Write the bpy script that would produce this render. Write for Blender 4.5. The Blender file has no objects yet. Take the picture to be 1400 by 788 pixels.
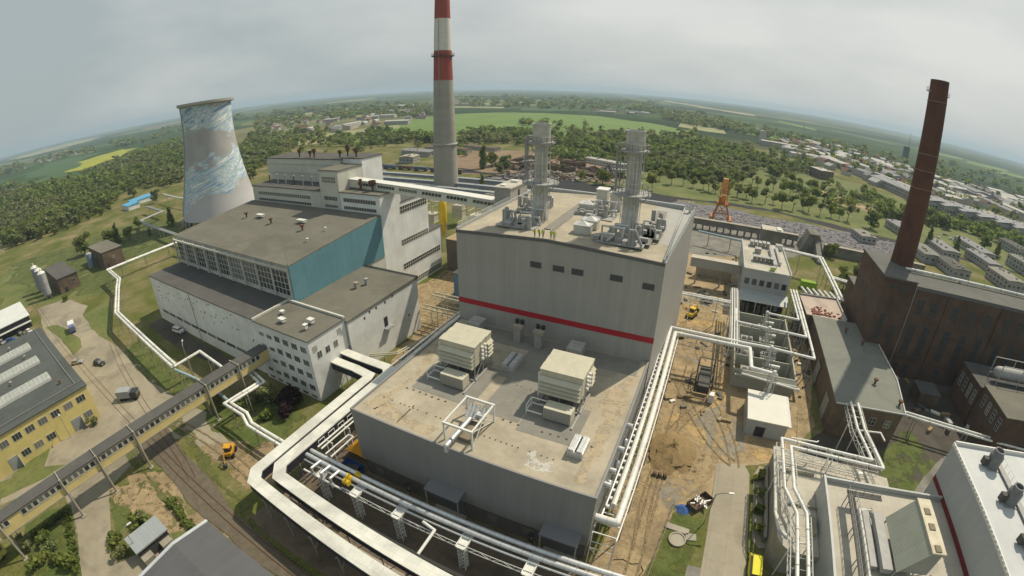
import bpy, bmesh, math, random
import numpy as np
from mathutils import Vector, Matrix

SC = bpy.context.scene
COL = SC.collection
rnd = random.Random(7)

# ------------------------------------------------------------------ camera
# wide action-camera lens (fisheye) on a small drone, 65 m above the yard
F_PX, K3, PITCH, ROLL, YAW = 629.29, -0.0435806, 0.4314097, 0.0058082, 0.4369435
HC = 65.0
def _rot():
    cr, sr = math.cos(ROLL), math.sin(ROLL)
    a = math.pi/2 - PITCH
    ca, sa = math.cos(a), math.sin(a)
    c, s = math.cos(YAW), math.sin(YAW)
    return (Matrix(((c, -s, 0), (s, c, 0), (0, 0, 1))) @ Matrix(((1, 0, 0), (0, ca, -sa), (0, sa, ca)))
            @ Matrix(((cr, -sr, 0), (sr, cr, 0), (0, 0, 1))))
RM = _rot()
cam = bpy.data.cameras.new('camera')
cam.type = 'PANO'
cam.panorama_type = 'FISHEYE_LENS_POLYNOMIAL'
cam.sensor_width = 36.0
a1 = (1400/36.0)/F_PX
cam.fisheye_fov = math.pi
cam.fisheye_polynomial_k0 = 0.0
cam.fisheye_polynomial_k1 = -a1
cam.fisheye_polynomial_k2 = 0.0
cam.fisheye_polynomial_k3 = -K3*a1**3
cam.fisheye_polynomial_k4 = 0.0
cam.clip_start = 0.1
cam.clip_end = 60000
camo = bpy.data.objects.new('camera', cam)
camo.matrix_world = Matrix.Translation((0, 0, HC)) @ RM.to_4x4()
COL.objects.link(camo)
SC.camera = camo

# ------------------------------------------------------------------ light
SUN_AZ, SUN_EL = math.radians(64.4), math.radians(51.8)
w = bpy.data.worlds.new('World'); SC.world = w; w.use_nodes = True
nt = w.node_tree; nt.nodes.clear()
out = nt.nodes.new('ShaderNodeOutputWorld'); bg = nt.nodes.new('ShaderNodeBackground')
sky = nt.nodes.new('ShaderNodeTexSky'); sky.sky_type = 'NISHITA'; sky.sun_disc = False
sky.sun_elevation = SUN_EL; sky.sun_rotation = math.pi/2 - SUN_AZ
sky.air_density = 1.5; sky.dust_density = 4.0; sky.ozone_density = 1.2
SKY_K = 0.1
tc = nt.nodes.new('ShaderNodeTexCoord')
mp = nt.nodes.new('ShaderNodeMapping'); mp.inputs['Scale'].default_value = (1.0, 1.0, 3.2)
nz = nt.nodes.new('ShaderNodeTexNoise'); nz.inputs['Scale'].default_value = 1.7; nz.inputs['Detail'].default_value = 5; nz.inputs['Roughness'].default_value = .5
rp = nt.nodes.new('ShaderNodeValToRGB')
rp.color_ramp.elements[0].position = .30; rp.color_ramp.elements[0].color = (3.7, 4.2, 4.3, 1)
rp.color_ramp.elements[1].position = .72; rp.color_ramp.elements[1].color = (6.6, 6.7, 6.45, 1)
mx = nt.nodes.new('ShaderNodeMix'); mx.data_type = 'RGBA'; mx.inputs[0].default_value = .93
L = nt.links.new
L(tc.outputs['Generated'], mp.inputs['Vector']); L(mp.outputs[0], nz.inputs['Vector'])
dt = nt.nodes.new('ShaderNodeVectorMath'); dt.operation = 'DOT_PRODUCT'; L(tc.outputs['Generated'], dt.inputs[0])
dt.inputs[1].default_value = (math.cos(SUN_AZ)*.8, math.sin(SUN_AZ)*.62, .0)
ma = nt.nodes.new('ShaderNodeMath'); ma.operation = 'MULTIPLY_ADD'; L(dt.outputs['Value'], ma.inputs[0]); ma.inputs[1].default_value = .32; L(nz.outputs['Fac'], ma.inputs[2])
mb = nt.nodes.new('ShaderNodeMath'); mb.operation = 'SUBTRACT'; L(ma.outputs[0], mb.inputs[0]); mb.inputs[1].default_value = .13; L(mb.outputs[0], rp.inputs[0])
L(sky.outputs[0], mx.inputs['A']); L(rp.outputs[0], mx.inputs['B']); L(mx.outputs['Result'], bg.inputs[0])
bg.inputs[1].default_value = SKY_K
L(bg.outputs[0], out.inputs[0])
sd = bpy.data.lights.new('sun', 'SUN'); sd.energy = 3.9; sd.angle = math.radians(.9); sd.color = (1, .89, .70)
so = bpy.data.objects.new('sun', sd)
sv = Vector((math.cos(SUN_EL)*math.cos(SUN_AZ), math.cos(SUN_EL)*math.sin(SUN_AZ), math.sin(SUN_EL)))
so.rotation_euler = sv.to_track_quat('Z', 'Y').to_euler(); so.location = (0, 0, 300)
COL.objects.link(so)
SC.view_settings.view_transform = 'Standard'; SC.view_settings.look = 'None'
SC.view_settings.exposure = 0.14; SC.view_settings.gamma = 1.0; SC.view_settings.use_curve_mapping = False
SC.cycles.max_bounces = 5; SC.cycles.diffuse_bounces = 3; SC.cycles.glossy_bounces = 2
SC.cycles.transparent_max_bounces = 6; SC.cycles.volume_bounces = 0
SC.cycles.use_denoising = True

# ------------------------------------------------------------------ helpers
def ray(px, py):
    x, y = px-700.0, 394.0-py
    r = math.hypot(x, y)+1e-9
    rn = r/F_PX; th = rn + K3*rn**3
    return RM @ Vector((math.sin(th)*x/r, math.sin(th)*y/r, -math.cos(th)))
def at(px, py, z=0.0):                       # surveyed point: where the sight line meets height z
    d = ray(px, py); t = (z-HC)/d.z
    return Vector((d.x*t, d.y*t, z))

MATS = {}
def mat(name, col, rough=.85, var=.12, scale=.35, metal=0.0, kind=None, col2=None, bump=0.0, seam=None, seam_dark=.6, spec=.3, stain=0.0, mottle=0.0):
    if name in MATS: return MATS[name]
    m = bpy.data.materials.new(name); m.use_nodes = True; MATS[name] = m
    n = m.node_tree.nodes; l = m.node_tree.links.new
    b = n['Principled BSDF']
    b.inputs['Roughness'].default_value = rough; b.inputs['Metallic'].default_value = metal
    b.inputs['Specular IOR Level'].default_value = spec
    g = n.new('ShaderNodeNewGeometry')
    no = n.new('ShaderNodeTexNoise'); no.inputs['Scale'].default_value = scale; no.inputs['Detail'].default_value = 8; no.inputs['Roughness'].default_value = .62
    l(g.outputs['Position'], no.inputs['Vector'])
    cr = n.new('ShaderNodeValToRGB'); e = cr.color_ramp.elements
    e[0].position = .32; e[1].position = .68
    c2 = col2 if col2 else [c*(1+var) for c in col]
    c1 = col if col2 else [c*(1-var) for c in col]
    e[0].color = (*c1, 1); e[1].color = (*c2, 1)
    l(no.outputs['Fac'], cr.inputs[0]); cur = cr.outputs[0]
    def mulfac(facsock, dark, cur):
        mm = n.new('ShaderNodeMix'); mm.data_type = 'RGBA'; mm.blend_type = 'MULTIPLY'
        l(facsock, mm.inputs[0]); l(cur, mm.inputs['A']); mm.inputs['B'].default_value = (*dark, 1) if not isinstance(dark, float) else (dark, dark, dark, 1)
        return mm.outputs['Result']
    # fine grain
    n2 = n.new('ShaderNodeTexNoise'); n2.inputs['Scale'].default_value = scale*9; n2.inputs['Detail'].default_value = 5
    l(g.outputs['Position'], n2.inputs['Vector'])
    r2 = n.new('ShaderNodeMapRange'); r2.inputs[1].default_value = .45; r2.inputs[2].default_value = .75; l(n2.outputs['Fac'], r2.inputs[0])
    cur = mulfac(r2.outputs[0], 1-var*.9, cur)
    if stain:
        n3 = n.new('ShaderNodeTexNoise'); n3.inputs['Scale'].default_value = .09; n3.inputs['Detail'].default_value = 9; n3.inputs['Distortion'].default_value = 1.2
        l(g.outputs['Position'], n3.inputs['Vector'])
        r3 = n.new('ShaderNodeMapRange'); r3.inputs[1].default_value = .5; r3.inputs[2].default_value = .62; l(n3.outputs['Fac'], r3.inputs[0])
        cur = mulfac(r3.outputs[0], 1-stain, cur)
    if seam:                                  # seam = (plane, width, height, mortar, offset)
        plane, sw, sh, mo, off = seam
        sp = n.new('ShaderNodeSeparateXYZ'); l(g.outputs['Position'], sp.inputs[0])
        ad = n.new('ShaderNodeMath'); ad.operation = 'ADD'; cb = n.new('ShaderNodeCombineXYZ')
        if plane == 'wall':
            l(sp.outputs[0], ad.inputs[0]); l(sp.outputs[1], ad.inputs[1]); l(ad.outputs[0], cb.inputs[0]); l(sp.outputs[2], cb.inputs[1])
        else:
            l(sp.outputs[0], cb.inputs[0]); l(sp.outputs[1], cb.inputs[1])
        br = n.new('ShaderNodeTexBrick'); br.offset = off; br.inputs['Scale'].default_value = 1.0
        br.inputs['Brick Width'].default_value = sw; br.inputs['Row Height'].default_value = sh
        br.inputs['Mortar Size'].default_value = mo; br.inputs['Mortar Smooth'].default_value = .3
        br.inputs['Color1'].default_value = (1, 1, 1, 1); br.inputs['Color2'].default_value = (.93, .93, .93, 1)
        br.inputs['Mortar'].default_value = (seam_dark, seam_dark, seam_dark, 1)
        l(cb.outputs[0], br.inputs['Vector'])
        mm = n.new('ShaderNodeMix'); mm.data_type = 'RGBA'; mm.blend_type = 'MULTIPLY'; mm.inputs[0].default_value = 1
        l(cur, mm.inputs['A']); l(br.outputs['Color'], mm.inputs['B']); cur = mm.outputs['Result']
    if seam and seam[0] == 'wall':            # rain streaks running down the cladding
        c4 = n.new('ShaderNodeCombineXYZ'); s4 = n.new('ShaderNodeMath'); s4.operation = 'MULTIPLY'; s4.inputs[1].default_value = .9; l(ad.outputs[0], s4.inputs[0]); l(s4.outputs[0], c4.inputs[0])
        s5 = n.new('ShaderNodeMath'); s5.operation = 'MULTIPLY'; s5.inputs[1].default_value = .06; l(sp.outputs[2], s5.inputs[0]); l(s5.outputs[0], c4.inputs[1])
        n4 = n.new('ShaderNodeTexNoise'); n4.inputs['Scale'].default_value = 1; n4.inputs['Detail'].default_value = 7; n4.inputs['Roughness'].default_value = .7; l(c4.outputs[0], n4.inputs['Vector'])
        r4 = n.new('ShaderNodeMapRange'); r4.inputs[1].default_value = .42; r4.inputs[2].default_value = .72; l(n4.outputs['Fac'], r4.inputs[0])
        cur = mulfac(r4.outputs[0], .92, cur)
    if kind == 'leaf':
        hs = n.new('ShaderNodeHueSaturation'); l(cur, hs.inputs['Color'])
        rr = n.new('ShaderNodeMapRange'); rr.inputs[3].default_value = .55; rr.inputs[4].default_value = 1.5
        l(g.outputs['Random Per Island'], rr.inputs[0]); l(rr.outputs[0], hs.inputs['Value'])
        oi = n.new('ShaderNodeObjectInfo'); ro = n.new('ShaderNodeMapRange'); ro.inputs[3].default_value = .485; ro.inputs[4].default_value = .52
        l(oi.outputs['Random'], ro.inputs[0]); l(ro.outputs[0], hs.inputs['Hue']); cur = hs.outputs[0]
        tr = n.new('ShaderNodeBsdfTranslucent'); l(cur, tr.inputs[0])
        ms = n.new('ShaderNodeMixShader'); ms.inputs[0].default_value = .5
        l(b.outputs[0], ms.inputs[1]); l(tr.outputs[0], ms.inputs[2]); l(ms.outputs[0], n['Material Output'].inputs[0])
    l(cur, b.inputs['Base Color'])
    if mottle:                                 # patchy cover: what lies below shows through the gaps
        nm = n.new('ShaderNodeTexNoise'); nm.inputs['Scale'].default_value = mottle; nm.inputs['Detail'].default_value = 9; nm.inputs['Roughness'].default_value = .72
        l(g.outputs['Position'], nm.inputs['Vector'])
        rm = n.new('ShaderNodeMapRange'); rm.inputs[1].default_value = .40; rm.inputs[2].default_value = .50; l(nm.outputs['Fac'], rm.inputs[0]); l(rm.outputs[0], b.inputs['Alpha'])
    if bump:
        bp = n.new('ShaderNodeBump'); bp.inputs['Strength'].default_value = bump; bp.inputs['Distance'].default_value = .15
        l(n2.outputs['Fac'], bp.inputs['Height']); l(bp.outputs[0], b.inputs['Normal'])
    return m

WHITEP = mat('white_steel', (.66, .66, .62), .45, .08, .8)
LAG = mat('white_lagging', (.74, .74, .70), .45, .08, .7, seam=('roof', 2.4, 2.4, .06, 0), seam_dark=.68, stain=.12)
SILVER = mat('aluminium_cladding', (.62, .63, .63), .36, .1, .9, metal=.5, seam=('roof', 1.6, 1.6, .05, 0), seam_dark=.65)
STAINL = mat('stainless_steel', (.55, .545, .50), .42, .16, .5, metal=.35, seam=('wall', 3, 1.5, .05, 0), seam_dark=.8)
GREYST = mat('grey_steel', (.33, .33, .32), .6, .12, .8)
DARK = mat('dark_opening', (.035, .035, .04), .6, .2)
GLASS = mat('window_glass', (.055, .065, .07), .18, .3, .7, spec=.6)
_n = GLASS.node_tree.nodes; _b = _n['Principled BSDF']; _o = _n.new('ShaderNodeObjectInfo'); _r = _n.new('ShaderNodeValToRGB')
_r.color_ramp.elements[0].position = .45; _r.color_ramp.elements[0].color = (.03, .036, .04, 1); _r.color_ramp.elements[1].position = .95; _r.color_ramp.elements[1].color = (.17, .17, .15, 1)
GLASS.node_tree.links.new(_o.outputs['Random'], _r.inputs[0]); GLASS.node_tree.links.new(_r.outputs[0], _b.inputs['Base Color'])
FRAME = mat('window_frame_paint', (.55, .55, .52), .6, .08)
CLAD = mat('grey_cladding', (.37, .362, .335), .5, .04, .05, seam=('wall', 1.1, 60, .035, 0), seam_dark=.86)
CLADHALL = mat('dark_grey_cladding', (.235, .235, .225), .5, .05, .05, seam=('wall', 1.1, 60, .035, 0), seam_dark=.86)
CLADPALE = mat('pale_cladding', (.40, .42, .42), .5, .04, .1, seam=('wall', 1.0, 60, .03, 0), seam_dark=.88)  # paler grey cladding, one even base colour for parapets and the newer halls
PLINTH = mat('brown_plinth', (.115, .105, .10), .7, .12, .3)
RED = mat('red_cladding', (.38, .02, .03), .5, .05)
MEMB = mat('beige_roof_membrane', (.40, .355, .27), .9, .16, .10, seam=('roof', 5.2, 2.1, .02, .5), seam_dark=.8, stain=.14)
MEMB2 = mat('pale_roof_membrane', (.47, .44, .37), .9, .08, .2, seam=('roof', 2.1, 2.1, .03, 0), seam_dark=.8, stain=.14)
MEMBD = mat('grey_walkway_membrane', (.225, .215, .19), .9, .12, .3)
TAR = mat('tar_roof', (.155, .148, .12), .95, .12, .1, seam=('roof', 30, 1.0, .03, .5), seam_dark=.9, stain=.1)
TARD = mat('dark_tar_roof', (.10, .098, .092), .95, .1, .15, seam=('roof', 30, 1.0, .03, .5), seam_dark=.9, stain=.1)
GREENROOF = mat('green_grey_roof', (.19, .195, .17), .9, .08, .12, seam=('roof', 40, 1.1, .03, 0), seam_dark=.88, stain=.1)
RENDERW = mat('white_render', (.74, .755, .73), .85, .07, .25, stain=.12, seam=('wall', 6.0, 3.6, .02, 0), seam_dark=.9)
RENDERG = mat('cream_render', (.55, .545, .48), .85, .07, .25, stain=.1)
TEAL = mat('teal_cladding', (.125, .27, .315), .7, .08, .15, seam=('wall', 1.0, 60, .03, 0), seam_dark=.9)
BRICK = mat('dark_red_brick', (.125, .080, .055), .9, .2, .2, seam=('wall', .5, .25, .02, .5), seam_dark=.75, stain=.25)
BRICKC = mat('chimney_brick', (.125, .058, .038), .9, .2, .25, seam=('wall', .5, .25, .02, .5), seam_dark=.75, stain=.2)
BRICKB = mat('brown_brick', (.17, .125, .085), .9, .2, .3, seam=('wall', .5, .25, .02, .5), seam_dark=.75, stain=.3)
YELLOWP = mat('yellow_render', (.60, .50, .20), .85, .08, .3, stain=.1)
BRIDGEY = mat('bridge_cream_panels', (.62, .50, .22), .8, .08, .4)
CONC = mat('concrete', (.34, .31, .25), .9, .12, .25, stain=.15)
CONCD = mat('old_concrete', (.20, .19, .165), .95, .2, .2, stain=.25)
CONCW = mat('tower_concrete', (.38, .365, .33), .9, .08, .12, stain=.1)
WHITEB = mat('white_band_paint', (.62, .6, .54), .8, .06)
REDB = mat('red_band_paint', (.29, .06, .045), .8, .1, .3)
STEELRED = mat('rusty_steel', (.13, .07, .045), .85, .25, .6)
DUCTW = mat('white_duct_cover', (.66, .66, .60), .6, .09, .4, seam=('roof', 2.0, 2.0, .04, 0), seam_dark=.78, stain=.2)
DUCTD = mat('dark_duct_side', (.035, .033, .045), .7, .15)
YEL = mat('yellow_paint', (.62, .42, .02), .5, .1)
VANY = mat('van_yellow', (.66, .60, .03), .75, .04, spec=.5)
ORANGE = mat('orange_paint', (.62, .20, .02), .6, .12)
BLUEP = mat('blue_paint', (.03, .09, .30), .6, .15)
LIME = mat('lime_paint', (.35, .55, .05), .6, .1)
WOOD = mat('timber', (.30, .22, .12), .9, .2, .8)
TYRE = mat('tyre_rubber', (.02, .02, .02), .9, .1)
CARW = mat('white_car_paint', (.7, .7, .7), .3, .03, spec=.5)
CARS_ = mat('silver_car_paint', (.35, .35, .36), .3, .03, metal=.3)
CARK = mat('black_car_paint', (.03, .03, .035), .3, .05, spec=.5)
CARB = mat('blue_car_paint', (.04, .10, .30), .3, .05, spec=.5)

def setp(o, label=None, cat=None, group=None, kind=None):
    if label: o['label'] = label
    if cat: o['category'] = cat
    if group: o['group'] = group
    if kind: o['kind'] = kind
    return o
def thing(name, label, cat, loc=(0, 0, 0), group=None, rz=0.0):
    o = bpy.data.objects.new(name, None); COL.objects.link(o)
    o.location = loc; o.rotation_euler = (0, 0, rz); o.empty_display_size = 1
    return setp(o, label, cat, group)

class M:
    def __init__(s): s.v = []; s.f = []; s.fm = []
    def add(s, vs, fs, mi=0):
        b = len(s.v); s.v += [tuple(v) for v in vs]; s.f += [tuple(b+i for i in f) for f in fs]; s.fm += [mi]*len(fs); return s
    def box(s, x0, x1, y0, y1, z0, z1, mi=0):
        return s.add([(x0,y0,z0),(x1,y0,z0),(x1,y1,z0),(x0,y1,z0),(x0,y0,z1),(x1,y0,z1),(x1,y1,z1),(x0,y1,z1)],
                     [(0,3,2,1),(4,5,6,7),(0,1,5,4),(1,2,6,5),(2,3,7,6),(3,0,4,7)], mi)
    def rbox(s, c, size, rz=0, mi=0):
        ca, sa = math.cos(rz), math.sin(rz); hx, hy, hz = size[0]/2, size[1]/2, size[2]/2; vs = []
        for z in (-hz, hz):
            for x, y in ((-hx,-hy),(hx,-hy),(hx,hy),(-hx,hy)): vs.append((c[0]+x*ca-y*sa, c[1]+x*sa+y*ca, c[2]+z))
        return s.add(vs, [(0,3,2,1),(4,5,6,7),(0,1,5,4),(1,2,6,5),(2,3,7,6),(3,0,4,7)], mi)
    def prism(s, poly, z0, z1, mi=0, ztop=None):
        n = len(poly); a = sum(poly[i][0]*poly[(i+1)%n][1]-poly[(i+1)%n][0]*poly[i][1] for i in range(n))
        if a < 0: poly = poly[::-1]; ztop = ztop[::-1] if ztop else None
        vs = [(p[0], p[1], z0) for p in poly]+[(p[0], p[1], ztop[i] if ztop else z1) for i, p in enumerate(poly)]
        return s.add(vs, [tuple(range(n))[::-1], tuple(range(n, 2*n))]+[(i, (i+1)%n, n+(i+1)%n, n+i) for i in range(n)], mi)
    def tube(s, p0, p1, r, n=8, r1=None, mi=0, cap=True):
        p0, p1 = Vector(p0), Vector(p1); d = p1-p0
        if d.length < 1e-6: return s
        r1 = r if r1 is None else r1
        q = d.to_track_quat('Z', 'Y'); b = len(s.v)
        for p, rr in ((p0, r), (p1, r1)):
            for i in range(n):
                a = 2*math.pi*i/n; s.v.append(tuple(p+q @ Vector((rr*math.cos(a), rr*math.sin(a), 0))))
        fs = [(b+i, b+(i+1)%n, b+n+(i+1)%n, b+n+i) for i in range(n)]
        if cap: fs += [tuple(b+i for i in range(n))[::-1], tuple(b+n+i for i in range(n))]
        s.f += fs; s.fm += [mi]*len(fs); return s
    def ball(s, c, r, n=8, m=5, mi=0, sc=(1, 1, 1)):
        vs = [(c[0], c[1], c[2]-r*sc[2])]
        for j in range(1, m):
            t = -math.pi/2+math.pi*j/m
            for i in range(n):
                a = 2*math.pi*i/n; vs.append((c[0]+r*sc[0]*math.cos(t)*math.cos(a), c[1]+r*sc[1]*math.cos(t)*math.sin(a), c[2]+r*sc[2]*math.sin(t)))
        vs.append((c[0], c[1], c[2]+r*sc[2])); fs = [(0, 1+(i+1)%n, 1+i) for i in range(n)]
        for j in range(m-2):
            for i in range(n): fs.append((1+j*n+i, 1+j*n+(i+1)%n, 1+(j+1)*n+(i+1)%n, 1+(j+1)*n+i))
        t = len(vs)-1; fs += [(t, 1+(m-2)*n+i, 1+(m-2)*n+(i+1)%n) for i in range(n)]
        return s.add(vs, fs, mi)
    def path(s, pts, r, n=10, joint=True):
        for a, b in zip(pts[:-1], pts[1:]): s.tube(a, b, r, n)
        if joint:
            for p in pts[1:-1]: s.ball(p, r*1.02, n, 6)
        return s
    def lathe(s, cx, cy, prof, n=32, mi=0, cap=False):
        b = len(s.v)
        for r, z in prof:
            for i in range(n):
                a = 2*math.pi*i/n; s.v.append((cx+r*math.cos(a), cy+r*math.sin(a), z))
        fs = []
        for j in range(len(prof)-1):
            for i in range(n): fs.append((b+j*n+i, b+j*n+(i+1)%n, b+(j+1)*n+(i+1)%n, b+(j+1)*n+i))
        if cap: fs.append(tuple(b+(len(prof)-1)*n+i for i in range(n)))
        s.f += fs; s.fm += [mi]*len(fs); return s
    def grid_wall(s): return s
    def rail(s, pts, h=1.1, step=1.6, r=.035, closed=False):
        P = [Vector(p) for p in pts]
        if closed: P.append(P[0])
        for a, b in zip(P[:-1], P[1:]):
            s.tube(a+Vector((0,0,h)), b+Vector((0,0,h)), r, 4); s.tube(a+Vector((0,0,h*.5)), b+Vector((0,0,h*.5)), r*.8, 4)
            k = max(1, round((b-a).length/step))
            for i in range(k+1):
                p = a.lerp(b, i/k); s.tube(p, p+Vector((0,0,h)), r, 4)
        return s
    def truss(s, p0, p1, h=1.2, wdt=0, n=None, r=.07, down=True):
        p0, p1 = Vector(p0), Vector(p1); n = n or max(2, round((p1-p0).length/1.8)); dz = Vector((0, 0, -h))
        s.tube(p0, p1, r, 4); s.tube(p0+dz, p1+dz, r, 4)
        for i in range(n):
            a, b = p0.lerp(p1, i/n), p0.lerp(p1, (i+1)/n)
            s.tube(a, a+dz, r*.7, 4); s.tube(a+dz if i % 2 else a, b if i % 2 else b+dz, r*.7, 4)
        s.tube(p1, p1+dz, r*.7, 4); return s
    def pieces(s):
        par = list(range(len(s.v)))
        def fd(i):
            while par[i] != i: par[i] = par[par[i]]; i = par[i]
            return i
        for f in s.f:
            a = fd(f[0])
            for q in f[1:]: par[fd(q)] = a
        G_ = {}
        for k, f in enumerate(s.f): G_.setdefault(fd(f[0]), []).append(k)
        out_ = []
        for ks in G_.values():
            mp_ = {}; p = M()
            for k in ks:
                fa = []
                for i in s.f[k]:
                    if i not in mp_: mp_[i] = len(p.v); p.v.append(s.v[i])
                    fa.append(mp_[i])
                p.f.append(tuple(fa)); p.fm.append(s.fm[k])
            out_.append(p)
        return out_
    def build(s, name, m, parent=None, *a_, **k_):
        if name in ('foot','leg','downpipe','small_opening','canopy_post','wall_stub','roof_hatch','side_fan','window_pane','roof_vent','silencer','lid','locker','walkway','pillar','parapet','bogie','pier','skylight_box','column','track_post','lamp_post','reel','plank','slab','bushing','upstand','cross_arm','upper_cornice') and parent is not None:
            for p in s.pieces(): o_ = p._build(name, m, parent, *a_, **k_)
            return o_
        return s._build(name, m, parent, *a_, **k_)
    def _build(s, name, m, parent=None, smooth=False, label=None, cat=None, group=None, kind=None, local=False, auto=None):
        me = bpy.data.meshes.new(name)
        V = s.v
        if parent is not None and not local:
            L_ = parent.matrix_basis.inverted() if parent.parent is None else Matrix.Identity(4)
            if parent.parent is not None:
                o_ = parent; mw = o_.matrix_basis.copy()
                while o_.parent: o_ = o_.parent; mw = o_.matrix_basis @ mw
                L_ = mw.inverted()
            V = [tuple(L_ @ Vector(v)) for v in V]
        me.from_pydata(V, [], s.f)
        for k in (m if isinstance(m, (list, tuple)) else [m]): me.materials.append(k)
        if any(s.fm): me.polygons.foreach_set('material_index', s.fm)
        if smooth:
            me.polygons.foreach_set('use_smooth', [True]*len(me.polygons))
            try: me.set_sharp_from_angle(angle=math.radians(40))
            except Exception: pass
        me.update()
        o = bpy.data.objects.new(name, me); COL.objects.link(o)
        if parent is not None: o.parent = parent
        return setp(o, label, cat, group, kind)

def copy_tree(o, loc, rz=0.0, scale=None, label=None, group=None, parent=None):
    c = o.copy(); COL.objects.link(c)
    if parent is None:
        c.location = loc; c.rotation_euler = (0, 0, rz)
        if scale: c.scale = (scale, scale, scale) if not isinstance(scale, tuple) else scale
        if label: c['label'] = label
        if group: c['group'] = group
    else: c.parent = parent
    for ch in o.children: copy_tree(ch, None, parent=c)
    return c

def jag(poly, step=4.0, amp=.5, seed=1):
    r = random.Random(seed+len(poly)); P = [Vector(p[:2]) for p in poly]; minl = max(.5, step*.16); k = min(.17, amp*.16) if amp < 3 else .14
    for _ in range(9):
        Q = []; ch_ = False
        for i in range(len(P)):
            a, b = P[i], P[(i+1)%len(P)]; Q.append(a); d = b-a
            if d.length > minl and len(P) < 1500:
                n_ = Vector((-d.y, d.x)); Q.append((a+b)/2+n_*r.uniform(-k, k)); ch_ = True
        P = Q
        if not ch_: break
    return P
_pz = [0]
def patch(name, pts, z, m, amp=0.0, step=4.0, kind='structure', seed=1, px=False, label=None):
    _pz[0] += 1; z = z+_pz[0]*.0011
    if px: pts = [at(*p)[:2] for p in pts]
    if amp: pts = jag(pts, step, amp, seed)
    bm = bmesh.new()
    vs = [bm.verts.new((p[0], p[1], z)) for p in pts]; f = bm.faces.new(vs)
    if f.normal.z < 0: f.normal_flip()
    bm.normal_update()
    bmesh.ops.triangulate(bm, faces=bm.faces[:]);
    for f in bm.faces:
        if f.normal.z < 0: f.normal_flip()
    me = bpy.data.meshes.new(name); bm.to_mesh(me); bm.free(); me.materials.append(m)
    o = bpy.data.objects.new(name, me); COL.objects.link(o); setp(o, kind=kind, label=label); return o

def win(parent, face, plane, a0, a1, z0, z1, nx, nz, fm=FRAME, d=.07, t=.06, gl=GLASS, name='window'):
    """window: frame with glazing bars (part) and its pane (sub-part). face 'Y-' 'X+' 'X-' 'Y+'"""
    F = M(); G = M(); sgn = -1 if face[1] == '-' else 1
    def bx(mm, u0, u1, w0, w1, p0, p1):
        q0, q1 = sorted((plane+sgn*p0, plane+sgn*p1))
        if face[0] == 'Y': mm.box(u0, u1, q0, q1, w0, w1)
        else: mm.box(q0, q1, u0, u1, w0, w1)
    bx(G, a0+t*.5, a1-t*.5, z0+t*.5, z1-t*.5, .005, d*.4)
    for i in range(nx+1):
        u = a0+(a1-a0)*i/nx; bx(F, u-t/2, u+t/2, z0, z1, .002, d)
    for j in range(nz+1):
        w_ = z0+(z1-z0)*j/nz; bx(F, a0, a1, w_-t/2, w_+t/2, .002, d*.9)
    f = F.build(name, fm, parent); G.build('pane', gl, f, local=False)
    return f

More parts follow.
